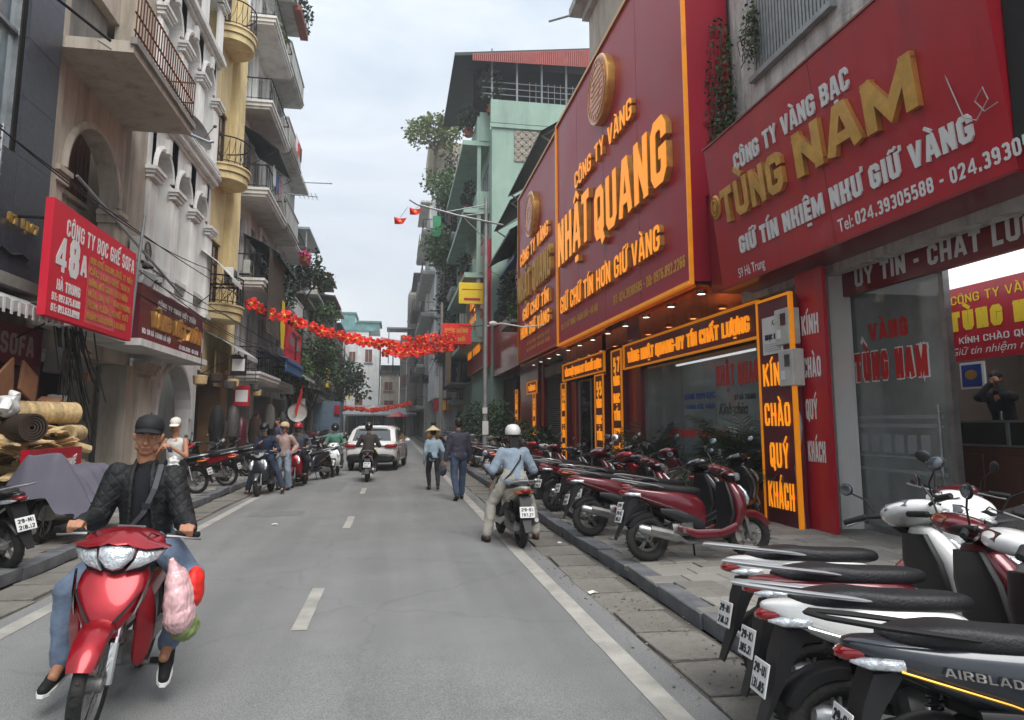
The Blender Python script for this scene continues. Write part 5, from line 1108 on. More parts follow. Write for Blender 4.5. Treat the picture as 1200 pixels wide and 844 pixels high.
# --- grey balconied houses
def tower(u0, u1, h, m, label, floors, X=-6.2, d=.9, side=-1, rail='darkmetal', solid=(), cols=2, balc=True, name='apartment_building', winm='white', gm='winglass', shop=True, z00=3.6, wdw=None, roof=True, bslab=None, nb=12):
    t = thing(name, label, 'building', (X, (u0 + u1) / 2, 0)); f = Fac(side, X); fh = (h - z00) / floors; hs = []
    n = cols; W = (u1 - u0); ww = wdw or W / n * .5
    for i in range(floors):
        for k in range(n): c_ = u0 + W * (k + .5) / n; hs.append((c_ - ww / 2, c_ + ww / 2, z00 + i * fh + (.15 if balc else .8), z00 + i * fh + fh * .78))
    if shop: hs.append((u0 + .35, u1 - .35, .1, 3.0))
    f.wall(u0, u1, .1, h, hs, m, t)
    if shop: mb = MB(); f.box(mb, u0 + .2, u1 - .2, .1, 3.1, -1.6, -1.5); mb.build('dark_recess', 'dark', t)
    for k, q in enumerate(hs[:floors * n]): f.window(*q, t, winm, gm, 2, 2, -.12, .06, sill=not balc)
    if balc:
        for i in range(floors): f.balcony(u0 + .1, u1 - .1, z00 + i * fh, d, t, bslab or m, rail, .95, nb, solid=i in solid)
    if roof: mb = MB(); f.box(mb, u0 - .1, u1 + .1, h + .15, h + .35, -7, .35 + (d if balc else 0) * .6); mb.build('cornice', m, t)
    return t, f
t, f = tower(26.8, 31.6, 21.5, 'white_wall', 'pale grey house with deep moulded balconies and planters next to the yellow column', 5, d=1.15, cols=2, solid=())
for u in (27.0, 29.0, 31.3): f.pilaster(u, u + .3, 4, 21, t, 'white_wall', .12, 3)
t, f = tower(31.7, 36.4, 22.5, 'grey_wall', 'grey house with square concrete balconies against the sky', 5, d=1.0, cols=2, solid=(2, 3, 4))
t, f = tower(36.5, 41.4, 15.2, 'pale_wall', 'pale house with a pink flowered corner balcony', 3, d=.75, cols=2, solid=(1,))
LB = Fac(-1, -6.2)
LB.awning(27.0, 30.6, 13.4, 1.5, 1.0, 'darktin', None, 'black awning fabric between the moulded balconies')
LB.awning(28.2, 33.5, 9.3, 1.5, .8, 'darktin', None, 'dark sloping awning above the grey roller blind')
mb = MB()
for k in range(34): z = 5.2 + k * .1; mb.loft([[(-5.0, 27.5, z), (-4.97, 27.5, z + .05), (-5.0, 27.5, z + .1)], [(-5.0, 31.5, z), (-4.97, 31.5, z + .05), (-5.0, 31.5, z + .1)]], closed=False, cap=False)
tag(mb.build('roller_blind', mat('grey_bamboo_blind', '6f6a61', .9, var=.3, scale=6)), 'large grey slatted blind hanging outside a balcony', 'blind')
for k, (c_, r_, n_, l) in enumerate((((-5.5, 29, 18.3), (.5, 1.4, .5), 500, 'green planter foliage on the upper moulded balcony'), ((-5.3, 35, 23.2), (.6, 1.8, .6), 600, 'dark bushes on the roof of the grey square-balconied house'), ((-5.4, 32.5, 8.0), (.8, 2.0, 1.4), 1300, 'dense dark creeper beneath the flowered balcony'), ((-5.6, 37.5, 6.6), (.5, 2.2, .8), 700, 'olive bushes behind the red garland'), ((-5.1, 38.5, 10.9), (.25, 1, .3), 300, 'pink flowers in baskets on the corner balcony'))):
    tt = thing('balcony_plant', l, 'plant', (c_[0], c_[1], c_[2] - r_[2])); mb = MB(); leaves(mb, c_, r_, n_, .2, shell=0); mb.build('foliage', mat('pink_petals', 'b83a6a', .6, island=.3) if 'pink' in l else ('leafy' if k == 0 else 'leafd' if k != 3 else 'leafg'), tt, normals=False)
    mb = MB(); mb.box(c_[0] - .2, c_[1] - r_[1] * .8, c_[2] - r_[2] - .15, c_[0] + .2, c_[1] + r_[1] * .8, c_[2] - r_[2] + .12); mb.build('planter', 'terracotta', tt)
def mast(p0, p1, label, s_=1):
    p0, p1 = V(p0), V(p1); mb = MB(); mb.tube([p0, p1], .03, 5); d = (p1 - p0)
    for k in range(5): c_ = p0 + d * (.35 + .15 * k); mb.tube([c_ - V((0, .5, 0)) * s_, c_ + V((0, .5, 0)) * s_], .012, 4)
    tag(mb.build('aerial', 'galv'), label, 'aerial')
mast((-5.2, 33, 12.6), (-3.9, 33.2, 12.6), 'television aerial poking out from the moulded balconies'); mast((-5.3, 37.8, 14.9), (-3.7, 38, 15), 'lone horizontal aerial rod poking out over the flowered balcony', .3)
# street level clutter 26-40 m on the left
ba = LB.awning(31.3, 36.6, 4.9, 1.5, .35, 'bluetarp', None, 'bright blue shop awning hanging over the left pavement')
mb = MB(); mb.box(-4.75, 31.4, 4.0, -4.8, 36.4, 4.6); mb.build('valance', 'bluetarp', ba)
sg = thing('shop_sign', 'small bright red sign with grey letters above the blue awning', 'sign', (-5.2, 36, 4.7))
mb = MB(); mb.box(-5.1, 33.8, 4.75, -5.25, 38.4, 6.4); mb.build('board', 'fresh_red_sheet' and MATS['fresh_red_sheet'], sg)
write('KÍNH', (-5.09, 34.2, 5.5), UL, ZU, .4, 1.5, t=.25, m='galv', parent=sg); write('MẮT', (-5.09, 36.6, 5.4), UL, ZU, .4, 1.3, t=.25, m='galv', parent=sg); write('VIỆT HÀ', (-5.09, 34.8, 6.0), UL, ZU, .2, 2.4, t=.25, m='kprint', parent=sg)
mb = MB(); mb.tube([(-5.08, 36.2, 4.9), (-5.08, 36.2, 6.1)], .07, 6); mb.build('emblem_bar', 'black', sg)
LB.awning(36.5, 41, 4.4, 1.6, .3, 'tarp', None, 'pale striped awning beyond the blue one'); LB.awning(41.5, 52, 3.9, 2.0, .3, 'darktin', None, 'long black flat canopy over the distant shops')
mb = MB(); mb.loft([[(-4.9, 30.5, 7.0), (-4.9, 31.2, 7.0)], [(-4.95, 30.5, 5.9), (-4.85, 31.2, 5.9)], [(-4.9, 30.6, 4.9), (-4.9, 31.3, 4.9)]], closed=False, cap=False); tag(mb.build('yellow_flag', 'yprint'), 'faded yellow flag hanging near the start of the garland', 'flag')
mb = MB(); mb.loft([[(-4.3, 33.5, 3.5), (-4.4, 34.2, 3.1)], [(-4.6, 33.2, 2.2), (-4.5, 33.9, 1.9)]], closed=False, cap=False); tag(mb.build('red_flag', 'redpaper'), 'rolled red flag leaning from the left shopfront', 'flag')
mb = MB(); mb.lathe([(.01, .02), (.42, .02), (.45, 0), (.45, -.05)], (-4.5, 33.6, 2.2), 'y', 20); tag(mb.build('round_sign', 'acwhite', None, smooth=1), 'round white hanging sign beneath the rolled red flag', 'sign')
mb = MB(); mb.box(-4.9, 36.8, .2, -4.8, 38.2, 2.1); o = mb.build('sign_board', 'galv'); tag(o, 'grey framed notice board standing on the left pavement', 'notice board'); mb = MB(); mb.box(-4.79, 36.95, .9, -4.8, 38.05, 1.95); mb.build('notice_sheet', 'paleglass', o)
mb = MB(); mb.tube([(-4.85, 36.9, .1), (-4.85, 36.9, .3)], .03, 5); mb.tube([(-4.85, 38.1, .1), (-4.85, 38.1, .3)], .03, 5); mb.build('foot', 'darkmetal', o)
# small box signs, hanging goods
for k, (u, z, c_, l) in enumerate(((24.6, 2.6, 'signred', 'little red and white hanging box sign under the yellow house'), (23.9, 3.6, 'darkmetal', 'square rattan lantern hanging beside the maroon gold-lettered board'), (39.5, 2.7, 'acwhite', 'small white box sign beyond the pale striped awning'))):
    mb = MB(); mb.box(-4.9, u - .04, z - .35, -5.4, u + .04, z + .35); o = mb.build('hanging_sign', c_, None, bevel=.01); tag(o, l, 'sign')
    mb = MB(); mb.box(-4.95, u - .045, z - .2, -5.35, u - .041, z + .2); mb.build('sign_face', 'white', o)
for k in range(7):
    u = 20 + k * 1.3; mb = MB(); mb.lathe([(.12, .14), (.2, .12), (.18, -.1), (.1, -.14), (.0, -.14)], (-5.3 + .1 * (k % 3), u, 2.85 + .15 * (k % 2)), 'z', 10); o = mb.build('hanging_basket', ['straw', 'dark2', 'tin'][k % 3], None, smooth=1)
    tag(o, 'woven basket hanging under the left shop ceilings', 'basket', 'woven baskets hanging over the left pavement')
    mb = MB(); mb.tube([(-5.3 + .1 * (k % 3), u, 3.15), (-5.3 + .1 * (k % 3), u, 3.6)], .01, 4); mb.build('cord', 'cable', o)
for k in range(16):
    u = 22.5 + k * 1.1; z = rnd.uniform(1.2, 2.0); mb = MB(); m_ = ['matt_black', 'dark2', 'tin', 'maroon', 'dark_wall'][k % 5]; x = -5.9 + rnd.uniform(0, .5)
    mb.sec([(z - .5, x, u, .16, .22, 3), (z - .1, x, u, .24, .3, 2.5), (z + .45, x, u, .18, .22, 3), (z + .6, x, u, .05, .08, 2)], 'z', 10); o = mb.build('hanging_bag', m_, None, smooth=1); tag(o, 'bag hung for sale in a dark shop opening on the left', 'bag', 'bags hung for sale in the left shops')
# pole and cable mess by the 48A sign
mb = MB(); mb.tube([(-5.35, 14.9, 3.4), (-5.3, 14.9, 4.6), (-5.15, 14.7, 5.9)], .035, 8); tag(mb.build('drain_pipe', 'galv', None, smooth=1), 'pale drain pipe running down beside the 48A sign', 'pipe')
ml = []
for k in range(30):
    a = V((-5.9 + rnd.uniform(-.1, .4), 13.2 + rnd.uniform(-.3, .5), 3.4 + rnd.uniform(-.1, .4))); b = a + V((rnd.uniform(-.1, .3), rnd.uniform(-.2, .6), -rnd.uniform(.4, 2.2))); ml.append((a, b))
cables('cable_tangle', 'thick tangle of black cables hanging under the 48A sign', ml, .014, sag=.12)
for k, (y, z, m_, l) in enumerate(((13.05, 2.75, 'tin', 'rusty meter box wrapped in cables, upper'), (13.2, 2.0, 'acwhite', 'grey meter box wrapped in cables, lower'), (14.1, 2.55, 'card', 'small tan tag box dangling from the cable tangle'))):
    mb = MB(); mb.obox((-5.85, y, z), (.25, .3 - .08 * k, .45 - .14 * k), (.1 * k, .1, .15)); tag(mb.build('meter_box', m_, None, bevel=.01), l, 'meter box')
cables('overhead_wire', 'black overhead cables running along the left facades', [((-5.35, 15, 4.6), (-5.2, 40, 5.2)), ((-5.4, 15, 4.4), (-5.2, 40, 5.0)), ((-5.3, 15, 5.0), (-5.1, 60, 6.2)), ((-5.3, 9, 5.6), (-5.0, 30, 6.4)), ((-5.5, 8, 5.9), (-5.3, 20, 6.0)), ((-5.3, 20, 6.0), (-5.1, 40, 6.6)), ((-5.4, 12, 5.2), (-5.2, 22, 5.0)), ((-5.2, 22, 5.0), (-5, 42, 5.9)), ((-5.3, 16, 4.8), (-5.1, 30, 4.9))], .012, sag=.35)
mb = MB(); mb.tube([(-5.5, 7.6, 7.6), (-4.2, 10.2, 7.2)], .022, 6); tag(mb.build('wall_rod', 'darkmetal'), 'dark rod sticking out of the granite house', 'rod')
# pile of straw goods on the near pavement
pl = [(-5.35, 11.3, .35), (-5.3, 12.3, .35)]
mb = MB(); mb.box(-6.2, 9.6, .12, -5.0, 12.9, .55); tag(mb.build('low_platform', 'dark2', None, bevel=.01), 'low dark platform under the heap of straw goods', 'platform')
rg = random.Random(11)
for k in range(90):
    L = rg.uniform(.5, 1.05); z = .6 + (k / 90) ** .8 * 1.0 + rg.uniform(0, .1); y = 10.4 + rg.uniform(0, 2.6) * (1 - (z - .6) * .3); x = -5.6 + rg.uniform(-.35, .45) * (1.2 - (z - .6) * .5)
    mb = MB(); kind = k % 3
    if kind == 0 or k > 62: mb.sec([(-L / 2, 0, 0, .05, .02, 3), (-L * .4, 0, 0, .09, .02, 4), (L * .3, 0, 0, .08, .018, 4), (L / 2, 0, 0, .015, .008, 3)], 'y', 8)
    elif kind == 1:
        for q in range(9): mb.tube([(rg.uniform(-.06, .06), -L / 2, rg.uniform(-.03, .03)), (rg.uniform(-.09, .09), L / 2, rg.uniform(-.04, .05))], .016, 5)
    else: mb.tube([(0, -L / 2, 0), (0, 0, .03), (0, L / 2, 0)], [.07, .085, .075], 9)
    if k > 62: kind = 0; y += .35; x += .2
    m4 = Matrix.Translation((x, y, z)) @ Euler((rg.uniform(-.3, .15), rg.uniform(-.3, .3), rg.uniform(-1.2, 1.2) * (.4 if k > 62 else 1))).to_matrix().to_4x4(); mb.v = [m4 @ p for p in mb.v]
    o = mb.build('straw_bundle', 'straw', None, smooth=1); tag(o, 'bundle of pale straw lying in the heap in front of the sofa shop', 'straw bundle', 'straw bundles heaped outside the sofa shop')
def roll(c_, L, r_, rz, m_, label, rx=0):
    mb = MB(); m4 = Matrix.Translation(c_) @ Euler((rx, 0, rz)).to_matrix().to_4x4()
    for e in range(5): q = r_ * (1 - e * .18); mb.lathe([(q, -L / 2 + e * .01), (q, L / 2 - e * .01)], (0, 0, 0), 'y', 18); mb.lathe([(q - .025, L / 2 - e * .01), (q, L / 2 - e * .01)], (0, 0, 0), 'y', 18); mb.lathe([(q - .025, -L / 2 + e * .01), (q, -L / 2 + e * .01)], (0, 0, 0), 'y', 18)
    for q in range(14): mb.lathe([(r_ + .004, -L / 2 + L * (q + .1) / 14), (r_ + .009, -L / 2 + L * (q + .5) / 14), (r_ + .004, -L / 2 + L * (q + .9) / 14)], (0, 0, 0), 'y', 18)
    mb.v = [m4 @ p for p in mb.v]; tag(mb.build('rolled_mat', m_, None, smooth=1), label, 'rolled mat')
roll((-5.5, 12.0, 1.83), 1.1, .17, -.5, 'straw', 'pale woven mat rolled up on top of the straw heap')
roll((-5.35, 10.8, 1.6), 1.2, .19, .9, 'dark2', 'dark brown woven mat rolled up at the left of the heap')
roll((-5.2, 12.4, 1.5), .8, .13, .2, 'straw', 'smaller pale woven mat rolled up lower in the heap')
for k, (c_, s3, r3, l) in enumerate((((-5.7, 11.2, 2.2), (.04, .75, .62), (.5, .1, .2), 'large cardboard sheet standing tilted on the heap'), ((-5.75, 12.0, 2.3), (.04, .6, .5), (-.4, -.1, .1), 'second cardboard sheet leaning behind the large one'), ((-5.6, 12.4, 2.0), (.3, .4, .12), (.2, .1, .3), 'flat pale box lying beside the cardboard sheets'))):
    mb = MB(); mb.obox(c_, s3, r3); tag(mb.build('cardboard_sheet', 'card', None, bevel=.006), l, 'cardboard')
mb = MB(); mb.ell((-5.3, 10.6, 1.9), (.14, .2, .15), 20); mb.ell((-5.28, 10.66, 2.03), (.06, .08, .08), 20)
for p in mb.v: p += V((noise.noise(p * 9), noise.noise(p * 9 + V((5, 0, 0))), noise.noise(p * 8 + V((0, 7, 0))))) * .06
tag(mb.build('plastic_bag', 'white', None, smooth=1), 'white plastic bag at the left edge of the heap', 'bag')
rb = thing('red_sign_box', 'low red sign board half hidden by the grey cloth cover', 'sign', (-4.7, 11.6, .3))
mb = MB(); mb.box(-4.85, 10.3, .6, -4.95, 11.9, 1.3); mb.build('board', 'signred', rb); write('48A', (-4.845, 10.4, 1.0), UL, ZU, .2, .35, t=.25, m='wprint', parent=rb); write('BỌC GHẾ', (-4.845, 10.9, 1.0), UL, ZU, .14, .8, t=.22, m='wprint', parent=rb)
mb = MB(); mb.box(-4.88, 10.4, .12, -4.92, 10.46, .6); mb.box(-4.88, 11.8, .12, -4.92, 11.86, .6); mb.build('leg', 'darkmetal', rb)

for k, (u, z, l) in enumerate(((28.0, 7.6, 'outdoor air conditioner beside the moulded balconies'), (33.2, 10.9, 'outdoor air conditioner on the square-balconied grey house'), (39.5, 8.2, 'outdoor air conditioner under the flowered balcony'), (16.6, 5.4, 'outdoor air conditioner on the pier right of the grimy arch'))):
    aircon(LF, u, z, None, l, .1 if k != 1 else .2)
LAU = [('white', 27.6), ('bluetarp', 28.3), ('pink_cloth', 29.0), ('tarp', 29.7), ('white', 33.0), ('redpaper', 33.8), ('dark2', 34.5)]
for k, (m_, u) in enumerate(LAU):
    z = 12.0 if k < 4 else 15.7; m_ = MATS.get('pink_cloth') if m_ == 'pink_cloth' else m_
    mb = MB(); mb.loft([[(-5.0 + .02 * math.sin(q * 2), u + q * .13, z - j * .25 + .02 * math.sin(q + j)) for q in range(5)] for j in range(4)], closed=False, cap=False)
    tag(mb.build('laundry', m_ or 'white'), 'piece of washing hung out on a balcony of the left houses', 'laundry', 'washing hung out on the left balconies')
# ================================================================ middle distance and far end
# left beyond 41 m
t, f = tower(41.5, 47.5, 9.2, 'dark_wall', 'sooty house half covered by creeper, roof terrace above', 2, cols=3, d=.6)
mb = MB(); mb.box(-6.4, 44, 9.4, -10, 50, 12.2); mb.box(-6.0, 43.6, 11.2, -9, 50.2, 11.3); mb.build('terrace_room', mat('pale_blue_plaster', '98a4ab', .7, var=.1, streak=2, dirt='6a7074', dirt_amt=.4), t)
mb = MB(); mb.box(-5.6, 44, 14.0, -9, 50.4, 14.15)
for u in (44.2, 50): mb.tube([(-5.8, u, 12.2), (-5.8, u, 14)], .06, 6)
mb.box(-6.9, 44.5, 12.2, -9, 47.5, 14.0); mb.build('terrace_roof', 'galv', t)
f.window(45, 46.6, 12.4, 13.6, t, 'white', 'winglass', 2, 1, -.65)
t, f = tower(47.6, 54.5, 10.3, 'grey_wall', 'house with red edged tin roofs stepping down', 2, cols=3, d=.8)
for z, dd in ((13.4, .9), (11.6, 1.3)):
    o = Fac(-1, -6.2); mb = MB(); mb.loft([[o.p(54.6, z, dd), o.p(54.6, z + .5, -3), o.p(54.6, z + .6, -3), o.p(54.6, z + .12, dd)], [o.p(60.5, z, dd), o.p(60.5, z + .5, -3), o.p(60.5, z + .6, -3), o.p(60.5, z + .12, dd)]]); mb.build('tin_roof', 'darktin', t)
    mb = MB(); mb.box(-5.2 + dd - .9, 54.5, z - .02, -5.28 + dd - .9, 60.6, z + .14); mb.build('roof_edge', 'tinred', t)
tower(54.6, 60.4, 12.9, 'beige', 'narrow brownish house under red edged roofs', 3, cols=2, d=.7)
tower(60.5, 68, 12.3, 'dark_wall', 'dim old house beyond the red edged roofs', 3, cols=3, d=.6)
tower(68.1, 78, 13.2, 'grey_wall', 'grey old house far down the left side', 3, cols=3, d=.8, X=-6.6)
tower(78.1, 92, 12.6, 'dark_wall', 'last dark house on the left before the bend', 3, cols=4, d=.7, X=-6.9)
def tree(x, y, z0, h, r_, n, label, m_='leafg', size=.22, seed=1, squash=.8):
    rg_ = random.Random(seed); t = thing('street_tree', label, 'tree', (x, y, z0)); mb = MB()
    top = V((x + rg_.uniform(-.3, .3), y, z0 + h)); mb.tube([(x, y, z0), (x + .1, y, z0 + h * .35), (top.x, top.y, z0 + h * .75)], [.16, .12, .07], 8); cl = []
    for k in range(9):
        a = rg_.uniform(0, 6.28); e = V((top.x + math.cos(a) * r_ * rg_.uniform(.4, .95), top.y + math.sin(a) * r_ * rg_.uniform(.4, .95), z0 + h * rg_.uniform(.7, 1.15))); st = V((x + .1, y, z0 + h * rg_.uniform(.35, .7)))
        mb.tube([st, st.lerp(e, .5) + V((0, 0, .15)), e], [.06, .04, .015], 5); cl.append(e)
    mb.build('trunk', 'bark', t, smooth=1); mb = MB()
    for e in cl + [top]: leaves(mb, e, (r_ * .55, r_ * .55, r_ * .55 * squash), n // 9, size, rg_, droop=.3, shell=.15)
    mb.build('crown', m_, t, normals=False); return t
tree(-5.5, 39.5, .1, 5.0, 1.3, 2600, 'leafy street tree hanging over the pale striped awning', 'leafg', .18, 1)
tree(-5.4, 44.5, .1, 5.6, 1.5, 2800, 'spreading street tree above the long black canopy', 'leafg', .2, 2)
tree(-5.8, 42.5, 7.5, 3.6, 1.6, 2600, 'dark tree growing on the terrace above the garland', 'leafd', .22, 3)
tree(-5.6, 50.5, 8.0, 1.8, 1.4, 1400, 'small bush growing between the stepping tin roofs', 'leafg', .22, 4)
tree(-4.8, 60, .1, 5.5, 2.0, 1800, 'far street tree beside the green hoarding', 'leafd', .3, 5)
mb = MB(); mb.box(-4.4, 66, 4.5, -4.5, 69, 8.0); tag(mb.build('green_banner', mat('green_sheet', '2f8a5c', .7)), 'vertical green sheet hanging far down the left side', 'banner')
mb = MB(); mb.box(-4.2, 55, .1, -6.6, 58, 3.4); o = tag(mb.build('blue_wall', mat('blue_grey_paint_wall', '6c7f90', .8, var=.15)), 'blue grey wall end beyond the black canopy', 'wall')
mb = MB(); mb.box(-4.19, 54.8, 2.4, -4.6, 55.0, 3.1); tag(mb.build('box_sign', 'signred'), 'small red and yellow box sign on the blue grey wall end', 'sign')
for k, (u, w_, c_) in enumerate(((49, 2.5, 'yprint'), (50.5, 2.0, 'signred'), (46, 2.2, 'acwhite'), (62, 3, 'signred'), (72, 3, 'yprint'))):
    mb = MB(); mb.box(-4.6, u, 4.2 + .3 * (k % 2), -4.75, u + w_ * .4, 5.6); o = mb.build('projecting_sign', c_); tag(o, ['yellow sign above the far end of the black canopy', 'narrow red sign next to the yellow one above the canopy', 'whitish sign above the middle of the black canopy', 'red sign on the dim old house', 'yellow sign far down the left side'][k], 'sign')
    mb = MB(); mb.tube([(-4.75, u + .3, 5.4), (-6.1, u + .3, 5.4)], .03, 5); mb.build('bracket', 'darkmetal', o)
# right beyond 40 m : mint green house
t = thing('green_building', 'mint green house with stepped parapet and an open iron roof terrace', 'building', (6, 48, 0))
gf = Fac(1, 5.6)
mb = MB(); mb.box(5.6, 40, 0, 6.9, 40.25, 20.2); mb.box(6.9, 40, 0, 14, 40.25, 20.2); mb.build('side_wall', 'green', t)
mb = MB(); mb.box(5.5, 39.9, 20.2, 14, 40.3, 21.7); mb.box(5.45, 39.88, 19.9, 14, 40.0, 20.15); mb.build('parapet', 'green', t)
gf.wall(40.25, 56, 0.1, 20, [(u, u + 3, z, z + 2.4) for u in (41.5, 46.5, 51.5) for z in (7.5, 11.5, 15.8)], 'green', t)
for u in (41.5, 46.5, 51.5):
    for z in (7.5, 11.5, 15.8): gf.window(u, u + 3, z, z + 2.4, t, 'white', 'winglass', 3, 2, -.12, .1, sill=False)
for k, z in enumerate((6.9, 10.9, 15.0, 19.4)):
    q = MB(); q.box(3.9 + .25 * (3 - k) * .3, 41, z - .3, 5.6, 55, z); b = q.build('balcony', 'green', t)
    q = MB()
    for j, (ya, yb) in enumerate(((41, 44.5), (44.5, 48.5), (48.5, 55))): hh_ = 1.3 - j * .0; q.box(4.8, ya, z, 4.95, yb, z + (1.1 if k < 3 else 1.6 - j * .45))
    q.box(4.95, 40.95, z, 5.6, 41.1, z + (1.1 if k < 3 else 1.9)); q.build('parapet', 'green', b)
mb = MB()
for u in (41.1, 47, 54.8): mb.box(4.82, u, 6.9, 5.05, u + .25, 19.4)
mb.build('corner_column', 'green', t)
# patterned vent blocks on the side wall
for i in range(8):
    for j in range(4):
        q = MB(); x, z = 7.0 + i * .5, 17.8 + j * .5; q.box(x, 39.93, z, x + .46, 40, z + .05); q.box(x, 39.93, z + .41, x + .46, 40, z + .46); q.box(x, 39.93, z, x + .05, 40, z + .46); q.box(x + .41, 39.93, z, x + .46, 40, z + .46); q.lathe([(.11, 39.94), (.16, 39.94), (.16, 40)], (x + .23, 0, z + .23), 'y', 10); q.build('vent_block', 'beige', t)
mb = MB(); mb.box(7.0, 39.98, 17.75, 11.1, 39.995, 19.85); mb.build('vent_back', 'dark_wall', t)
mb = MB()
for x in (5.6, 7.2, 8.8, 10.4, 12): mb.tube([(x, 40.2, 21.7), (x, 40.2, 25.2)], .07, 6)
for z in (22.2, 22.6, 23.0): mb.tube([(5.0, 40.2, z), (13, 40.2, z)], .03, 5)
for x in range(12): mb.tube([(8 + x * .4, 40.1, 21.7), (8 + x * .4, 40.1, 23.1)], .02, 4)
mb.build('terrace_railing', 'galv', t)
mb = MB(); mb.box(4.6, 42, 21.7, 13.5, 42.2, 25); mb.build('terrace_back', 'dark', t)
mb = MB(); mb.loft([[(3.2, 39.6, 24.2), (3.2, 50, 24.2), (3.2, 50, 24.4), (3.2, 39.6, 24.4)], [(14, 39.6, 25.6), (14, 50, 25.6), (14, 50, 25.8), (14, 39.6, 25.8)]]); mb.build('terrace_roof', 'darktin', t)
q = MB()
for k in range(76): x = 4.3 + k * .125; q.box(x, 39.5, 23.35 + (x - 3.2) * .03 + .55, x + .09, 39.56, 24.25 + (x - 3.2) * .13)
q.build('red_tin_valance', 'tinred', t)
for k, (c_, r_, n_) in enumerate((((5.6, 40.6, 22.8), (.9, .6, 1.5), 1100), ((4.4, 42.5, 21.5), (.7, 1, 1.0), 700), ((4.5, 43.5, 16.6), (.4, 1.4, 1.0), 500), ((4.4, 44.5, 12.2), (.4, 1.4, .9), 400))):
    tt = thing('balcony_plant', ['tall dark shrub on the mint green roof terrace', 'low shrub at the stepped corner of the mint green house', 'plants on the top mint green balcony', 'plants on the middle mint green balcony'][k], 'plant', (c_[0], c_[1], c_[2] - r_[2])); mb = MB(); leaves(mb, c_, r_, n_, .24, shell=0); mb.build('foliage', 'leafd', tt, normals=False)
    mb = MB(); mb.lathe([(.01, 0), (.25, 0), (.32, .5), (.26, .5)], (c_[0], c_[1], c_[2] - r_[2] - .2), 'z', 10); mb.build('pot', 'terracotta', tt)
sg = thing('shop_sign', 'yellow sheet sign hanging below the mint green balconies', 'sign', (4.2, 41, 9)); mb = MB(); mb.box(3.7, 40.7, 8.9, 5.2, 40.8, 10.2); mb.build('board', 'yprint', sg); mb = MB(); mb.box(4.0, 40.69, 9.1, 5.0, 40.7, 9.25); mb.box(3.9, 40.69, 9.75, 5.1, 40.7, 9.8); mb.build('stripe', 'signred', sg)
mb = MB(); mb.box(3.75, 56, 4.6, 4.9, 58, 8.6); o = tag(mb.build('blue_hoarding', mat('deep_blue_sheet', '1d3470', .6)), 'deep blue hoarding next to the red lucky banner', 'hoarding')
bw = thing('boarded_balcony', 'brown boarded balcony front under the ivy wall', 'balcony', (4, 54, 4))
for k in range(12): q = MB(); z = 4.7 + k * .3; q.box(4.0, 50.5, z, 4.08, 60.5, z + .27); q.build('board', mat('weathered_tan_boards', '8a7150', .85, var=.3, scale=1.5), bw)
q = MB(); q.box(4.08, 50.5, 4.6, 5.6, 60.5, 4.7); q.build('floor_slab', 'concrete', bw)
for k, (c_, l) in enumerate((((3.2, 57, 2.7), 'small red and yellow lit box sign on the far right'), ((3.8, 62, 2.8), 'second red and yellow box sign further on the right'))):
    q = MB(); q.box(c_[0], c_[1], c_[2], c_[0] + 1.1, c_[1] + .2, c_[2] + 1.0); o = tag(q.build('box_sign', 'signred'), l, 'sign'); q = MB(); q.box(c_[0] + .5, c_[1] - .01, c_[2] + .1, c_[0] + 1.0, c_[1], c_[2] + .9); q.build('sign_face', 'yprint', o)
# ivy wall
t = thing('ivy_building', 'plain grey house whose end wall is covered by hanging ivy', 'building', (6, 62, 0))
mb = MB(); mb.box(3.5, 62, 4.0, 12, 74, 24); mb.box(4.4, 62.5, 0, 12, 74, 4.0); mb.build('wall', 'pale_wall', t)
rg = random.Random(5); mb = MB()
for k in range(80): x = 3.9 + rg.uniform(0, 1.9); z = rg.uniform(6, 26); leaves(mb, (x, 61.85, z), (.6, .25, 1.6), 90, .28, rg, droop=.8, shell=0)
mb.build('ivy', 'leafd', t, normals=False)
mb = MB(); mb.box(2.7, 63, 26, 8, 69, 28.5); mb.build('roof_room', 'beige', t)
for a in range(4):
    Fac(1, 3.5).window(64 + a * 2.3, 65.4 + a * 2.3, 8, 10, t, 'white', 'winglass', 2, 2, .02); Fac(1, 3.5).window(64 + a * 2.3, 65.4 + a * 2.3, 13, 15, t, 'white', 'winglass', 2, 2, .02)
    if a < 3: Fac(1, 3.5).balcony(63.5, 73.5, 12 + a * 4, 1.2, t, 'grey_wall', 'darkmetal', 1, 20)
tree(3.2, 60.5, 24.5, 4.5, 2.6, 2600, 'pale bushy tree growing high on the ledge above the ivy', 'leafy', .34, 8, .7)
tree(4.4, 58.5, 19.0, 4.2, 1.9, 2200, 'dark hanging bush under the pale rooftop tree', 'leafg', .3, 9, 1.2); tree(4.0, 58.8, 13.5, 3.6, 1.8, 2400, 'green mass of creeper beside the yellow sheet sign', 'leafg', .3, 10, 1.3)
t, f = tower(56.2, 61.6, 22.5, 'beige', 'narrow ochre and grey house behind the post bracket', 4, X=5.5, side=1, cols=2, d=1.0, bslab='grey_wall')
mb = MB(); mb.box(2.9, 57.2, 17.6, 3.6, 57.3, 19.4); tag(mb.build('green_banner', MATS['green_sheet']), 'green sheet tied to the narrow ochre house', 'banner')
t, f = tower(74.2, 84, 26, 'grey_wall', 'tall grey house just beyond the ivy wall', 5, X=3.4, side=1, cols=3, d=1.1)
t, f = tower(84.2, 96, 20, 'dark_wall', 'dark house with cluttered balconies far on the right', 4, X=3.0, side=1, cols=3, d=1.1)
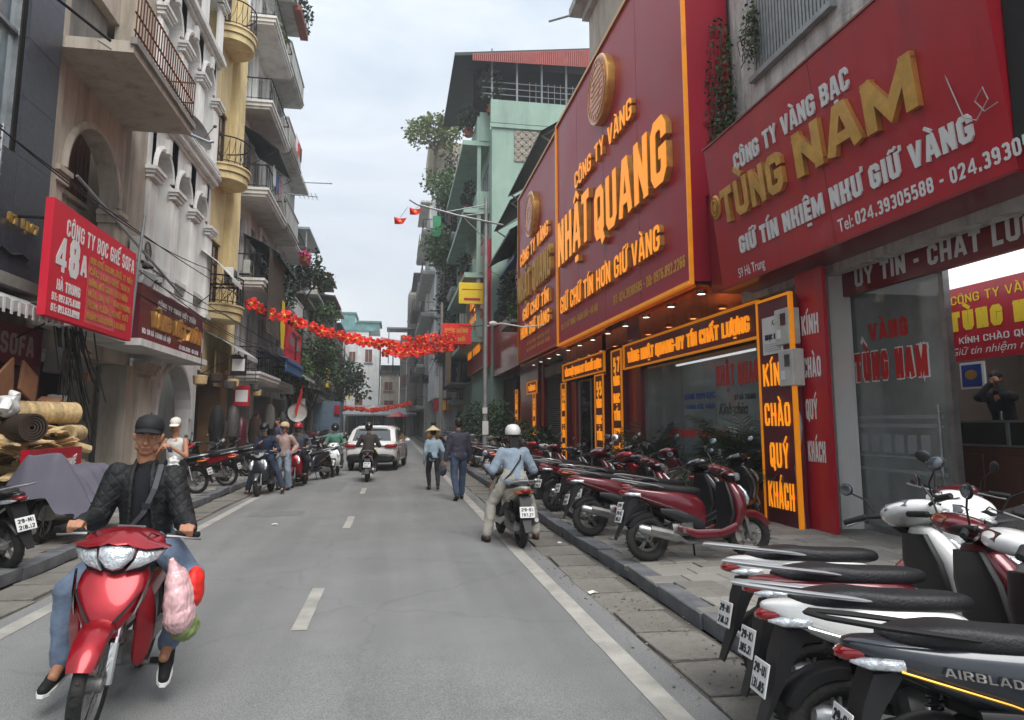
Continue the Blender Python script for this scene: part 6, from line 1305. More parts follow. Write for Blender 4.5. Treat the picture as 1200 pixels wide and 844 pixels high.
t = thing('slate_tower', 'slim dark pointed stair tower at the far right', 'tower', (2.6, 98, 0)); mb = MB(); mb.box(1.6, 97, 0, 4.4, 101, 20); mb.loft([[(1.6, 97, 20), (4.4, 97, 20), (4.4, 101, 20), (1.6, 101, 20)], [(2.7, 98.6, 22.6), (3.0, 98.6, 22.6), (3.0, 99.2, 22.6), (2.7, 99.2, 22.6)]]); mb.build('wall', 'dark_wall', t)
for k in range(4): Fac(1, 1.6).window(97.8, 99.4, 5 + k * 3.8, 7 + k * 3.8, t, 'white', 'winglass', 2, 2, .02)
mb = MB(); mb.box(-1.3, 96, 14.9, 3.4, 100, 15.1); mb.tube([(-1.0, 96.2, 10), (-1.0, 96.2, 14.9)], .08, 6); mb.build('tin_roof', 'galv', t)
# closing buildings where the street bends
def front(x0, x1, y, h, m_, label, wins, name='apartment_building', wm='brownwin', roofm=None, gm='winglass'):
    t = thing(name, label, 'building', ((x0 + x1) / 2, y + 3, 0)); mb = MB(); mb.box(x0, y, 0, x1, y + 8, h); mb.build('wall', m_, t)
    for (cx_, cz_, w_, h_) in wins:
        q = MB(); q.box(cx_ - w_ / 2 - .08, y - .06, cz_ - h_ / 2 - .08, cx_ + w_ / 2 + .08, y - .002, cz_ + h_ / 2 + .08); wo = q.build('window', m_ if wm == 'brownwin' else wm, t)
        q = MB(); q.box(cx_ - w_ / 2, y - .09, cz_ - h_ / 2, cx_ - .03, y - .06, cz_ + h_ / 2); q.box(cx_ + .03, y - .09, cz_ - h_ / 2, cx_ + w_ / 2, y - .06, cz_ + h_ / 2); q.build('shutter_leaf', wm if wm == 'brownwin' else gm, wo)
        q = MB(); q.box(cx_ - w_ / 2 - .15, y - .2, cz_ - h_ / 2 - .22, cx_ + w_ / 2 + .15, y - .06, cz_ - h_ / 2 - .08); q.build('sill', 'concrete', wo)
    if roofm: q = MB(); q.box(x0 - .2, y - .4, h, x1 + .2, y + 8, h + .35); q.build('roof', roofm, t)
    return t
front(-7.4, -2.4, 104, 13.5, 'pale_wall', 'plain pale house with brown shutters closing the street', [(-6.4, 11.6, .9, 1.5), (-4.0, 11.8, 1.0, 1.9), (-5.2, 8.6, 1.0, 1.7), (-5.3, 5.2, 1.1, 2.0)])
t = front(-9.5, -4.6, 118, 17.4, 'pale_wall', 'higher white block with glazed green-blue top storey at the end', [(-8.2, 15.6, 1.6, 1.8), (-5.9, 15.6, 1.6, 1.8)], gm='paleglass')
mb = MB(); mb.box(-9.3, 117.6, 17.4, -6.9, 125, 20.2); mb.box(-6.9, 117.8, 17.4, -2.8, 125, 18.8); mb.build('glazed_storey', mat('blue_green_glazing', '5f8a88', .25, var=.3, scale=.8, coat=.5), t)
mb = MB(); mb.box(-9.6, 117.4, 20.2, -6.7, 125, 20.5); mb.box(-6.7, 117.5, 18.8, -2.5, 125, 19.1); mb.build('roof', mat('teal_roof', '4f8277', .6), t)
front(-2.2, .6, 106, 9.4, 'beige', 'small yellowish house under the maroon roof at the end', [(-1.0, 7.4, 1.2, 1.2), (-.9, 3.9, 1.4, 2.6)], roofm='tin')
mb = MB(); mb.loft([[(-2.6, 105, 13.6), (1.6, 105, 13.0), (1.6, 105, 13.2), (-2.6, 105, 13.8)], [(-2.4, 110, 15.2), (1.4, 110, 14.6), (1.4, 110, 14.8), (-2.4, 110, 15.4)]]); t = thing('shed_roof', 'maroon sheet roof on posts at the end of the street', 'roof', (0, 106, 0)); mb.build('sheet', 'tinred', t)
mb = MB()
for x in (-2.3, -.4, 1.3): mb.tube([(x, 105.3, 9.4), (x, 105.3, 13.4)], .1, 6)
mb.box(-2.2, 106, 9.4, 1.4, 106.5, 10.6); mb.build('post', 'darkmetal', t)
front(.7, 3.0, 104, 15.0, 'dark_wall', 'dark cluttered house between the yellowish one and the tower', [(1.5, 12, .9, 1.6), (1.6, 8, 1.2, 1.8), (2.4, 5, .9, 1.5)], gm='winglass')
front(-16, -7.6, 100, 14, 'grey_wall', 'grey block behind the left row at the bend', [(-9, 10, 1.5, 2)])
front(3.2, 16, 108, 22, 'grey_wall', 'tall grey block behind the right row at the bend', [(5, 10, 1.5, 2)])
front(-30, -12, 130, 17, 'pale_wall', 'long pale block behind everything on the left', [(-20, 12, 2, 2)]); front(12, 34, 126, 18, 'grey_wall', 'long grey block behind everything on the right', [(20, 12, 2, 2)])
mb = MB(); mb.loft([[(-7, 96, 3.0), (3.0, 96, 3.0), (3.0, 96, 2.8), (-7, 96, 2.8)], [(-7, 103, 4.4), (3.0, 103, 4.4), (3.0, 103, 4.2), (-7, 103, 4.2)]]); t = thing('market_canopy', 'grey corrugated canopy across the far end of the street', 'canopy', (-2, 100, 0)); mb.build('sheet', 'galv', t)
mb = MB(); mb.box(-7, 103, 0, 3, 103.3, 4.2); mb.build('back_wall', 'grey_wall', t)
for k in range(7): mb = MB(); mb.box(-6.6 + k * 1.35, 102.9, .1, -5.5 + k * 1.35, 103, 2.8); mb.build('stall_shutter', ['tin', 'bluetarp', 'brownwin', 'tin', 'acwhite', 'dark2', 'brownwin'][k], t)
mb = MB()
for x in (-6.5, -4, -1.5, 1, 2.8): mb.tube([(x, 96.2, 0), (x, 96.2, 2.9)], .06, 6)
mb.build('post', 'darkmetal', t)
for k, (x, z) in enumerate(((-2.6, 3.3), (.4, 2.6))):
    mb = MB(); mb.lathe([(.02, .7), (1.4, .05), (1.45, 0)], (x, 88 + k * 4, z), 'z', 10); mb.tube([(x, 88 + k * 4, 0), (x, 88 + k * 4, z + .7)], .04, 6); tag(mb.build('parasol', 'acwhite' if k == 0 else 'signred'), ['pale market parasol at the far end', 'red market parasol at the far end'][k], 'parasol')
# utility poles & wires far right
for k, (x, y) in enumerate(((2.9, 44), (2.9, 66))):
    t = thing('utility_pole', ['concrete utility pole past the mint green house', 'second concrete utility pole near the ivy wall'][k], 'pole', (x, y, 0)); mb = MB(); mb.tube([(x, y, .1), (x, y, 9.5)], [.14, .09], 10); mb.build('pole', 'concrete', t, smooth=1)
    mb = MB()
    for z in (8.4, 8.9): mb.box(x - .8, y - .05, z, x + .8, y + .05, z + .08)
    mb.box(x - .25, y - .3, 5.5, x + .25, y - .14, 6.3); mb.build('crossarm', 'darkmetal', t)
cables('overhead_wire', 'black overhead cables running along the right facades', [((3, 44, 8.4), (3, 66, 8.4)), ((3.3, 44, 8.9), (3.3, 66, 8.9)), ((2.6, 44, 6.2), (2.7, 66, 6.0)), ((3, 66, 8.4), (2.8, 95, 8.2)), ((5, 31, 6.5), (3, 44, 8.4))], .022, sag=.4)
# garlands of red paper blossoms
def blossom(seed, R_=.3):
    rg_ = random.Random(seed); mb = MB()
    for k in range(6):
        a = k * math.pi / 3 + rg_.uniform(-.1, .1); c_ = V((math.cos(a) * R_ * .55, rg_.uniform(-.06, .06), math.sin(a) * R_ * .55)); d = V((math.cos(a), 0, math.sin(a)))
        s1 = V((-d.z, 0, d.x)); mb.loft([[c_ - d * R_ * .5 - s1 * .05 * R_, c_ - s1 * R_ * .38 + V((0, -.07, 0)), c_ + d * R_ * .42 - s1 * R_ * .2, c_ + d * R_ * .42 + s1 * R_ * .2, c_ + s1 * R_ * .38 + V((0, -.07, 0)), c_ - d * R_ * .5 + s1 * .05 * R_], [V(p) + V((0, .035, 0)) for p in (c_ - d * R_ * .5 - s1 * .05 * R_, c_ - s1 * R_ * .38 + V((0, -.07, 0)), c_ + d * R_ * .42 - s1 * R_ * .2, c_ + d * R_ * .42 + s1 * R_ * .2, c_ + s1 * R_ * .38 + V((0, -.07, 0)), c_ - d * R_ * .5 + s1 * .05 * R_)]])
    o = mb.build('blossom', 'redpaper'); me = o.data; bpy.data.objects.remove(o)
    mb = MB(); mb.ell((0, -.08, 0), (R_ * .2, .04, R_ * .2), 8)
    for k in range(5): a = k * 1.257; mb.tube([(0, -.08, 0), (math.cos(a) * R_ * .4, -.1, math.sin(a) * R_ * .4)], .012, 4)
    o = mb.build('blossom_centre', 'goldpaper'); m2 = o.data; bpy.data.objects.remove(o); return me, m2
BL = [blossom(i) for i in range(4)]
def garland(label, a, b, sag, n, size, rows, seed):
    a, b = V(a), V(b); t = thing('paper_garland', label, 'garland', a); rg_ = random.Random(seed)
    mb = MB(); P_ = lambda q: a.lerp(b, q) - V((0, 0, sag * 4 * q * (1 - q))); mb.tube([P_(i / 30) for i in range(31)], .02, 5); mb.build('cord', 'redpaper', t)
    for k in range(n):
        q = (k + .5) / n; p = P_(q)
        for r_ in range(rows(q)):
            me, m2 = BL[rg_.randrange(4)]; s_ = size * rg_.uniform(.8, 1.15); o = part('blossom', me, t, p - a + V((rg_.uniform(-.1, .1), rg_.uniform(-.1, .1), -.02 - r_ * size * .42 + rg_.uniform(-.07, .07))), (rg_.uniform(-.4, .4), rg_.uniform(0, 6.28), rg_.uniform(-.5, .5)), (s_,) * 3)
            part('blossom_centre', m2, o)
garland('long garland of red paper blossoms strung across the whole street', (-5.7, 27.0, 6.35), (4.3, 41, 6.95), 1.05, 30, .95, lambda q: 2 if q > .5 else 1, 1)
garland('upper string of smaller red blossoms joining the long garland on the right', (.3, 35, 6.0), (5.0, 42, 7.75), .2, 16, .6, lambda q: 1, 2)
garland('distant string of small red blossoms at the end of the street', (-4.6, 66, 3.2), (1.6, 72, 3.9), .45, 30, .85, lambda q: 1, 3)
bn = thing('lucky_banner', 'rectangular red and gold new year banner hanging at the right end of the garland', 'banner', (4.2, 40, 6.5))
mb = MB(); mb.box(2.65, 39.6, 6.3, 4.35, 39.65, 7.5); mb.build('cloth', 'redpaper', bn); write('CHÚC MỪNG', (2.8, 39.595, 6.95), (1, 0, 0), ZU, .26, 1.35, t=.22, m='goldpaper', parent=bn, single=True); write('NĂM MỚI', (2.9, 39.595, 6.45), (1, 0, 0), ZU, .24, 1.1, t=.22, m='goldpaper', parent=bn, single=True)
# ================================================================ motorbikes
def shellplate(mb, pts, yf_, th=.03, ins=.82, up=.012):
    cx = sum(p[0] for p in pts) / len(pts); cz = sum(p[1] for p in pts) / len(pts)
    q = lambda k, dy: [(cx + (x - cx) * k, yf_(cx + (x - cx) * k, cz + (z - cz) * k) + dy, cz + (z - cz) * k) for x, z in pts]
    return mb.loft([q(1, -th), q(1, 0), q(ins, up), q(.45, up * 1.3)])
def torus(mb, c, R_, r_, n=28, m=8, flat=1.0):
    rings = []
    for k in range(n):
        a = 2 * math.pi * k / n; rings.append([(c[0] + r_ * flat * math.sin(t), c[1] + (R_ + r_ * math.cos(t)) * math.cos(a), c[2] + (R_ + r_ * math.cos(t)) * math.sin(a)) for t in (2 * math.pi * q / m for q in range(m))])
    rings.append(rings[0]); return mb.loft(rings, cap=False)
def arcshell(mb, c, R_, a0, a1, wd, n=12, th=.006, drop=.03):
    """mudguard: a curved channel over a wheel, angles from +y"""
    rings = []
    for k in range(n + 1):
        a = R(a0 + (a1 - a0) * k / n); e = math.sin(math.pi * k / n) ** .4 * .25 + .75; q = []
        for x, dr in ((-wd * e, -drop), (-wd * e, -.004), (-wd * .6 * e, .012), (0, .02), (wd * .6 * e, .012), (wd * e, -.004), (wd * e, -drop), (wd * e - th, -drop), (wd * .6 * e, .012 - th), (0, .02 - th), (-wd * .6 * e, .012 - th), (-wd * e + th, -drop)):
            q.append((c[0] + x, c[1] + (R_ + dr) * math.cos(a), c[2] + (R_ + dr) * math.sin(a)))
        rings.append(q)
    return mb.loft(rings)
def bike(kind, label, loc=(0, 0, 0), steer=0., plate=('29-C1', '123.45'), P='pmaroon', D='black', seatm='seat', lensm='lens', detail=1, name='parked_scooter', cat='motorbike', wire=False, text=None, rack='railsilver', stand=True, mirrors=True):
    t = thing(name, label, cat, (0, 0, 0)); ub = kind == 'underbone'
    Rf, Rr, rt = (.255, .25, .036) if ub else (.2, .2, .05); yf, yr = (.62, -.62) if ub else (.64, -.62)
    zf, zr = Rf + rt, Rr + rt
    piv = V((0, .42, .8)); ax = V((0, -.42, .9)).normalized(); SM = Matrix.Translation(piv) @ Matrix.Rotation(steer, 4, ax) @ Matrix.Translation(-piv)
    def B(mb, nm, m, par=t, st=False, sm=40, **k):
        if st: mb.v = [SM @ V(p) for p in mb.v]
        return mb.build(nm, m, par, smooth=sm, **k)
    def wheel(y, z, Rw, r_, st):
        q = torus(MB(), (0, y, z), Rw, r_, 32, 10, .95)
        for k in range(36):
            a = k * 2 * math.pi / 36; q.obox((0, y + (Rw + r_ * .99) * math.cos(a), z + (Rw + r_ * .99) * math.sin(a)), (r_ * .9, .012, .006), (a + math.pi / 2, 0, .5 if k % 2 else -.5))
        w_ = B(q, 'tyre', 'rubber', t, st); q = MB(); ri = Rw - r_ * .55
        q.lathe([(ri, -r_ * .6), (ri - .012, -r_ * .5), (ri - .022, 0), (ri - .012, r_ * .5), (ri, r_ * .6), (ri + .008, 0), (ri, -r_ * .6)], (0, y, z), 'x', 30)
        if wire or ub:
            for k in range(28):
                a = k * 2 * math.pi / 28; s_ = .028 if k % 2 else -.028; b_ = a + (.5 if k % 4 < 2 else -.5)
                q.tube([(s_, y + .03 * math.cos(a), z + .03 * math.sin(a)), (0, y + (ri - .01) * math.cos(b_ * .3 + a * .7), z + (ri - .01) * math.sin(b_ * .3 + a * .7))], .0022, 4)
        else:
            for k in range(5):
                a = k * 2 * math.pi / 5 + .3
                for e in (-.12, .12): q.tube([(0, y + .03 * math.cos(a), z + .03 * math.sin(a)), (0, y + ri * math.cos(a + e), z + ri * math.sin(a + e))], [.016, .01], 5)
        q.lathe([(.01, -.06), (.04, -.055), (.045, 0), (.04, .055), (.01, .06)], (0, y, z), 'x', 14)
        if st or ub: q.lathe([(.07, .035), (.1, .035), (.1, .04), (.07, .04)], (0, y, z), 'x', 24)
        else: q.lathe([(.0, -.07), (.07, -.065), (.075, -.04)], (0, y, z), 'x', 18)
        B(q, 'rim', 'alu' if not wire else 'chrome', w_, st)
        return w_
    wheel(yf, zf, Rf, rt, True); wheel(yr, zr, Rr, rt * 1.08, False)
    # fork
    q = MB()
    for x in (-.075, .075):
        q.tube([(x, yf - .14, .66), (x, yf - .015, zf + .12)], .015, 8); q.tube([(x, yf - .04, zf + .2), (x, yf, zf)], .022, 8)
    q.tube([(-.08, yf, zf), (.08, yf, zf)], .012, 6); q.obox((.075, yf + .02, zf + .09), (.03, .05, .08)); B(q, 'fork', 'chrome' if ub else 'alu', t, True)
    q = MB(); arcshell(q, (0, yf, zf), Rf + rt + .02, 28, 168 if not ub else 150, (.075 if ub else .07), 16, drop=.06 if not ub else .05)
    if ub: q.sec([(.52, 0, yf - .1, .085, .11, 2.6), (.6, 0, yf - .14, .075, .08, 2.6), (.66, 0, yf - .17, .05, .04, 2.4)], 'z', 16)
    B(q, 'front_fender', P, t, True)
    # handlebar group
    q = MB()
    if ub: q.sec([(.17, 0, 1.0, .03, .02), (.21, 0, 1.0, .13, .055, 2.6), (.3, 0, .985, .215, .07, 2.5), (.38, 0, .965, .225, .068, 2.4), (.45, 0, .945, .175, .058, 2.3), (.49, 0, .935, .11, .04, 2.2), (.51, 0, .93, .03, .015)], 'y', 24)
    else: q.sec([(.2, 0, 1.01, .04, .02), (.24, 0, 1.01, .13, .05, 2.6), (.32, 0, 1.0, .19, .066, 2.4), (.4, 0, .975, .19, .066, 2.3), (.47, 0, .95, .14, .055, 2.2), (.51, 0, .935, .08, .035), (.53, 0, .93, .02, .01)], 'y', 22)
    B(q, 'handlebar_cowl', P, t, True, sub=1)
    q = MB()
    if ub:
        yc_ = lambda x, z: .535 - 1.9 * x * x - max(0, z - .93) * .55
        shellplate(q, [(-.1, .985), (-.05, .975), (0, .985), (.05, .975), (.1, .985), (.085, .915), (.04, .862), (0, .85), (-.04, .862), (-.085, .915)], yc_, .06, .86, .014)
        B(q, 'headlight', lensm, t, True)
        for sx in (-1, 1): q = MB(); shellplate(q, [(sx * .105, .965), (sx * .16, .955), (sx * .235, .955), (sx * .2, .905), (sx * .13, .868), (sx * .06, .85), (sx * .095, .91)], yc_, .05, .86, .008); B(q, 'turn_signal', lensm, t, True)
        q = MB(); shellplate(q, [(-.255, .97), (-.16, 1.0), (-.08, 1.04), (0, 1.055), (.08, 1.04), (.16, 1.0), (.255, .97), (.16, .965), (.095, .995), (0, .985), (-.095, .995), (-.16, .965)], lambda x, z: .555 - 1.9 * x * x - max(0, z - .96) * 1.6, .05, .9, .012); B(q, 'cowl_brow', P, t, True)
        q = MB(); shellplate(q, [(-.22, .93), (-.12, .86), (0, .835), (.12, .86), (.22, .93), (.14, .84), (0, .805), (-.14, .84)], lambda x, z: .5 - 1.9 * x * x, .08, .9, .0); B(q, 'cowl_underside', 'matt_black', t, True)
    else:
        ys_ = lambda x, z: .548 - 2.4 * x * x - max(0, z - .95) * .7
        shellplate(q, [(-.13, .975), (-.06, .945), (0, .935), (.06, .945), (.13, .975), (.12, .935), (.06, .885), (0, .868), (-.06, .885), (-.12, .935)], ys_, .09, .88, .01); B(q, 'headlight', lensm, t, True)
        q = MB(); shellplate(q, [(-.05, 1.0), (0, 1.01), (.05, 1.0), (.035, .96), (0, .952), (-.035, .96)], lambda x, z: .54 - 2.4 * x * x - (z - .93) * .9, .06, .85, .006); B(q, 'cowl_inset', 'winglass', t, True)
        q = MB(); shellplate(q, [(-.16, .93), (-.1, .88), (0, .85), (.1, .88), (.16, .93), (.1, .85), (0, .82), (-.1, .85)], lambda x, z: .51 - 2.4 * x * x, .08, .9, 0); B(q, 'cowl_underside', 'matt_black', t, True)
        for sx in (-1, 1): q = MB(); shellplate(q, [(sx * .16, .985), (sx * .19, 1.0), (sx * .13, 1.02), (sx * .1, 1.0)], lambda x, z: .47 - 2.0 * x * x, .05, .9, .004); B(q, 'cowl_vent', 'matt_black', t, True)
        for sx in (-1, 1): q = MB(); q.ell((sx * .16, .42, .955), (.045, .05, .018), 10, (0, 0, sx * .5)); B(q, 'turn_signal', 'ambglass' if D != 'black' else lensm, t, True)
    q = MB(); hz = 1.0
    for sx in (-1, 1): q.tube([(0, .33, hz - .03), (sx * .16, .31, hz), (sx * .26, .26, hz + .02), (sx * .36, .2, hz + .01)], .012, 8)
    B(q, 'handlebar', 'darkmetal', t, True)
    for sx in (-1, 1):
        q = MB(); q.tube([(sx * .245, .268, hz + .019), (sx * .25, .265, hz + .02), (sx * .365, .197, hz + .01), (sx * .37, .194, hz + .01)], [.012, .019, .018, .014], 10); B(q, 'grip', 'matt_black', t, True)
        q = MB(); q.tube([(sx * .21, .32, hz + .012), (sx * .27, .325, hz + .012), (sx * .35, .27, hz - .005), (sx * .385, .24, hz - .01)], [.011, .008, .006, .008], 6); B(q, 'brake_lever', 'alu', t, True)
        if not mirrors: continue
        q = MB(); q.tube([(sx * .2, .3, hz + .03), (sx * .22, .29, hz + .12), (sx * .3, .27, hz + .19)], .006, 6); mi = B(q, 'mirror', 'black', t, True)
        q = MB(); q.ell((sx * .32, .265, hz + .22), (.055, .014, .042), 14, (0, R(-15) * sx, sx * .12)); B(q, 'mirror_shell', 'black', mi, True)
        q = MB(); q.ell((sx * .32, .2555, hz + .22), (.047, .006, .035), 14, (0, R(-15) * sx, sx * .12)); B(q, 'mirror_glass', 'mirrorg', mi, True)
    q = MB(); q.obox((0, .235, hz + .035), (.15, .05, .02), (R(40), 0, 0)); B(q, 'dial', 'winglass', t, True)
    # leg shield
    q = MB()
    if ub:
        q.sec([(.5, 0, .6, .03, .02, 2.4), (.54, 0, .585, .075, .045, 2.4), (.62, 0, .55, .13, .07, 2.5), (.7, 0, .5, .172, .08, 2.6), (.78, 0, .45, .185, .085, 2.7), (.85, 0, .41, .165, .075, 2.6), (.89, 0, .385, .12, .05, 2.4)], 'z', 22)
        B(q, 'front_cowl', P, t, sub=1)
        for sx in (-1, 1):
            q = MB(); q.loft([[(sx * .13, .52, .78), (sx * .2, .42, .78), (sx * .19, .40, .78), (sx * .12, .5, .78)], [(sx * .14, .5, .6), (sx * .235, .38, .6), (sx * .225, .36, .6), (sx * .13, .48, .6)], [(sx * .13, .44, .45), (sx * .23, .33, .42), (sx * .22, .31, .42), (sx * .12, .42, .45)], [(sx * .12, .36, .28), (sx * .18, .3, .26), (sx * .17, .28, .26), (sx * .11, .34, .28)]]); B(q, 'leg_shield', P, t, sub=1)
            q = MB(); q.loft([[(sx * .19, .5, .84), (sx * .198, .485, .85), (sx * .19, .47, .85)], [(sx * .165, .555, .72), (sx * .185, .53, .74), (sx * .175, .5, .74)], [(sx * .14, .59, .63), (sx * .15, .575, .64), (sx * .14, .55, .64)]]); B(q, 'side_stripe', 'chrome', t)
            q = MB(); q.loft([[(sx * .05, .64, .6), (sx * .085, .625, .62), (sx * .165, .56, .75), (sx * .15, .565, .72)], [(sx * .05, .6, .6), (sx * .085, .58, .62), (sx * .165, .5, .75), (sx * .15, .5, .72)]]); B(q, 'air_slot', 'matt_black', t)
    else:
        q.sec([(.3, 0, .36, .13, .05, 3), (.38, 0, .43, .19, .06, 3), (.5, 0, .475, .225, .085, 2.7), (.62, 0, .475, .225, .1, 2.5), (.74, 0, .45, .2, .1, 2.4), (.84, 0, .42, .14, .08, 2.3), (.91, 0, .39, .08, .05)], 'z', 24)
        B(q, 'leg_shield', P, t, sub=1)
        q = MB(); q.sec([(.32, 0, .315, .15, .03, 4), (.5, 0, .375, .19, .03, 4), (.7, 0, .36, .175, .03, 4), (.86, 0, .345, .11, .03, 3)], 'z', 18); B(q, 'inner_shield', D, t)
        for sx in (-1, 1): q = MB(); q.sec([(.6, sx * .16, .555, .014, .02), (.66, sx * .165, .555, .045, .025, 2.6), (.75, sx * .15, .53, .045, .025, 2.4), (.82, sx * .13, .485, .01, .02)], 'z', 12); B(q, 'turn_signal', lensm, t)
        q = MB(); q.sec([(.52, 0, .57, .1, .012, 3), (.58, 0, .58, .08, .012, 3)], 'z', 12); B(q, 'air_slot', 'matt_black', t)
        q = MB(); q.sec([(-.16, 0, .27, .12, .05, 4), (-.05, 0, .28, .17, .055, 4), (.3, 0, .28, .17, .05, 4), (.4, 0, .31, .14, .04, 4)], 'y', 16); B(q, 'floor_board', D, t)
        for sx in (-1, 1): q = MB(); q.sec([(-.3, sx * .15, .36, .012, .03, 3), (-.1, sx * .175, .29, .014, .05, 3), (.2, sx * .18, .29, .014, .045, 3), (.42, sx * .17, .36, .012, .05, 3)], 'y', 10); B(q, 'side_strip', P, t)
    # tail body
    q = MB()
    if ub:
        q.sec([(-.86, 0, .79, .02, .015), (-.82, 0, .78, .07, .04, 2.5), (-.7, 0, .745, .105, .07, 2.6), (-.5, 0, .69, .12, .1, 2.8), (-.25, 0, .65, .12, .12, 3), (-.05, 0, .6, .1, .1, 3), (.12, 0, .54, .08, .06, 3), (.3, 0, .52, .06, .05, 2.6), (.4, 0, .56, .05, .05)], 'y', 22)
    else:
        q.sec([(-.9, 0, .80, .02, .012), (-.86, 0, .795, .075, .035, 2.6), (-.74, 0, .755, .12, .07, 2.8), (-.5, 0, .69, .145, .115, 3), (-.25, 0, .625, .155, .165, 3), (-.06, 0, .56, .15, .19, 3), (.04, 0, .5, .135, .17, 3), (.09, 0, .46, .1, .13, 2.6)], 'y', 24)
    bd = B(q, 'body_panel', P, t, sub=1)
    if text: write(text, (-.163, -.02 if False else -.12, .64), (0, -1, .17), (0, 0, 1), .035, .28, t=.16, m='chrome', parent=bd, depth=.003); write(text, (.149, -.6, .7), (.055, 1, -.2), (0, 0, 1), .03, .29, t=.16, m='chrome', parent=bd, depth=.003)
    if not ub:
        for sx in (-1, 1): q = MB(); q.tube([(sx * .13, -.74, .715), (sx * .158, -.4, .6), (sx * .163, -.1, .47)], .005, 5); B(q, 'trim_line', 'goldtrim' if P == 'pgrey' else 'chrome', bd)
        for sx in (-1, 1): q = MB(); q.sec([(-.5, sx * .125, .55, .02, .03, 3), (-.3, sx * .14, .5, .024, .07, 3), (-.1, sx * .15, .42, .024, .07, 3), (.02, sx * .14, .37, .02, .04, 3)], 'y', 12); B(q, 'lower_cover', D, t)
    q = MB(); q.sec([(-.76, 0, .82, .06, .014), (-.7, 0, .82, .11, .04, 3.4), (-.52, 0, .818, .135, .052, 3.6), (-.44, 0, .806, .138, .052, 3.6), (-.36, 0, .79, .138, .05, 3.6), (-.15, 0, .77, .13, .05, 3.4), (.0, 0, .762, .1, .045, 3), (.07, 0, .75, .05, .025)], 'y', 20); B(q, 'seat', seatm, t, sub=1)
    q = MB()
    if ub:
        for sx in (-1, 1): q.tube([(sx * .1, -.45, .79), (sx * .145, -.6, .83), (sx * .13, -.78, .865), (sx * .05, -.88, .87), (0, -.89, .87)], .011, 8)
    else:
        for sx in (-1, 1): q.tube([(sx * .115, -.42, .80), (sx * .155, -.55, .83), (sx * .15, -.78, .872), (sx * .09, -.96, .905), (0, -1.0, .91)], [.012, .024, .026, .024, .022], 8, flat=.45)
    B(q, 'grab_rail', rack, t)
    q = MB(); q.sec([(-.84, 0, .765, .075, .03, 2.6), (-.9, 0, .765, .055, .026, 2.4), (-.925, 0, .765, .02, .012)], 'y', 14); B(q, 'tail_light', 'redglass', t)
    for sx in (-1, 1): q = MB(); q.sec([(-.72, sx * .1, .73, .03, .024, 2.6), (-.84, sx * .085, .74, .03, .022, 2.4), (-.89, sx * .06, .745, .008, .006)], 'y', 10); B(q, 'rear_signal', lensm if not ub else 'ambglass', t)
    q = MB(); q.loft([[(-.07, -.7, .7), (.07, -.7, .7), (.08, -.82, .7), (-.08, -.82, .7)], [(-.075, -.8, .58), (.075, -.8, .58), (.075, -.87, .6), (-.075, -.87, .6)], [(-.06, -.92, .38), (.06, -.92, .38), (.06, -.935, .39), (-.06, -.935, .39)], [(-.04, -1.0, .24), (.04, -1.0, .24), (.04, -1.005, .25), (-.04, -1.005, .25)]]); arcshell(q, (0, yr, zr), Rr + rt + .03, 75, 150, .065, 10, drop=.05); B(q, 'rear_fender', D if D == 'black' else 'black', t)
    c_ = V((0, -.945, .5)); a_ = R(72); vd = V((0, .31, .95)).normalized()
    q = MB(); q.obox(c_, (.2, .006, .145), (R(-18), 0, 0)); pl_ = q.build('number_plate', 'wprint', t, bevel=.003)
    n_ = V((1, 0, 0)).cross(vd)
    for s_, dz, hh_ in ((plate[0], .012, .042), (plate[1], -.055, .042)): write(s_, c_ + V((-.08, 0, 0)) + vd * dz + n_ * .0045, (1, 0, 0), vd, hh_, .16, t=.2, m='kprint', parent=pl_, depth=.0008)
    # engine, muffler, shocks, stand
    q = MB()
    if ub:
        q.sec([(-.1, 0, .3, .05, .06, 3), (.0, 0, .31, .1, .09, 3), (.12, 0, .31, .1, .085, 3), (.2, 0, .33, .06, .05, 3)], 'y', 14)
        for k in range(6): q.box(-.06, .2 + k * .022, .3, .06, .21 + k * .022, .4)
        q.tube([(-.05, .33, .42), (-.05, .36, .66)], .02, 6); q.tube([(.05, .33, .42), (.05, .36, .66)], .02, 6)
        for sx in (-1, 1): q.tube([(sx * .08, .03, .22), (sx * .24, .05, .22)], .014, 6)
        q.tube([(-.09, -.1, .3), (-.09, -.62, zr)], .028, 6, flat=2.0); q.tube([(.09, -.1, .3), (.09, -.62, zr)], .02, 6)
    else:
        q.sec([(-.85 + .1, -.1, .27, .04, .03, 3), (-.66, -.11, .28, .055, .075, 3), (-.4, -.11, .3, .06, .085, 3), (-.2, -.08, .32, .07, .08, 3), (-.05, 0, .34, .05, .04, 3)], 'y', 14)
        q.sec([(-.35, .06, .35, .05, .07, 3), (-.15, .06, .36, .09, .1, 3), (-.02, .05, .36, .07, .07, 3)], 'y', 12)
        q.lathe([(.0, .165), (.07, .16), (.08, .13), (.08, .1)], (0, -.2, .36), 'x', 18)
        for k in range(7): q.box(.166, -.26, .31 + k * .016, .172, -.14, .318 + k * .016)
    B(q, 'engine', 'alu', t)
    q = MB()
    if not ub:
        q.sec([(-.78, -.155, .42, .03, .04, 3), (-.7, -.16, .42, .045, .06, 3), (-.45, -.15, .44, .045, .065, 3), (-.35, -.14, .44, .03, .04, 3)], 'y', 12); B(q, 'air_box', 'black', t); q = MB()
    q.tube([(.12, -.05, .2), (.15, -.2, .2), (.16, -.3, .25)], .018, 7); q.tube([(.16, -.28, .24), (.165, -.34, .26), (.17, -.6, .33), (.17, -.76, .37), (.17, -.79, .378)], [.025, .05, .056, .05, .03], 14); mu = B(q, 'exhaust', 'steel' if not ub else 'chrome', t)
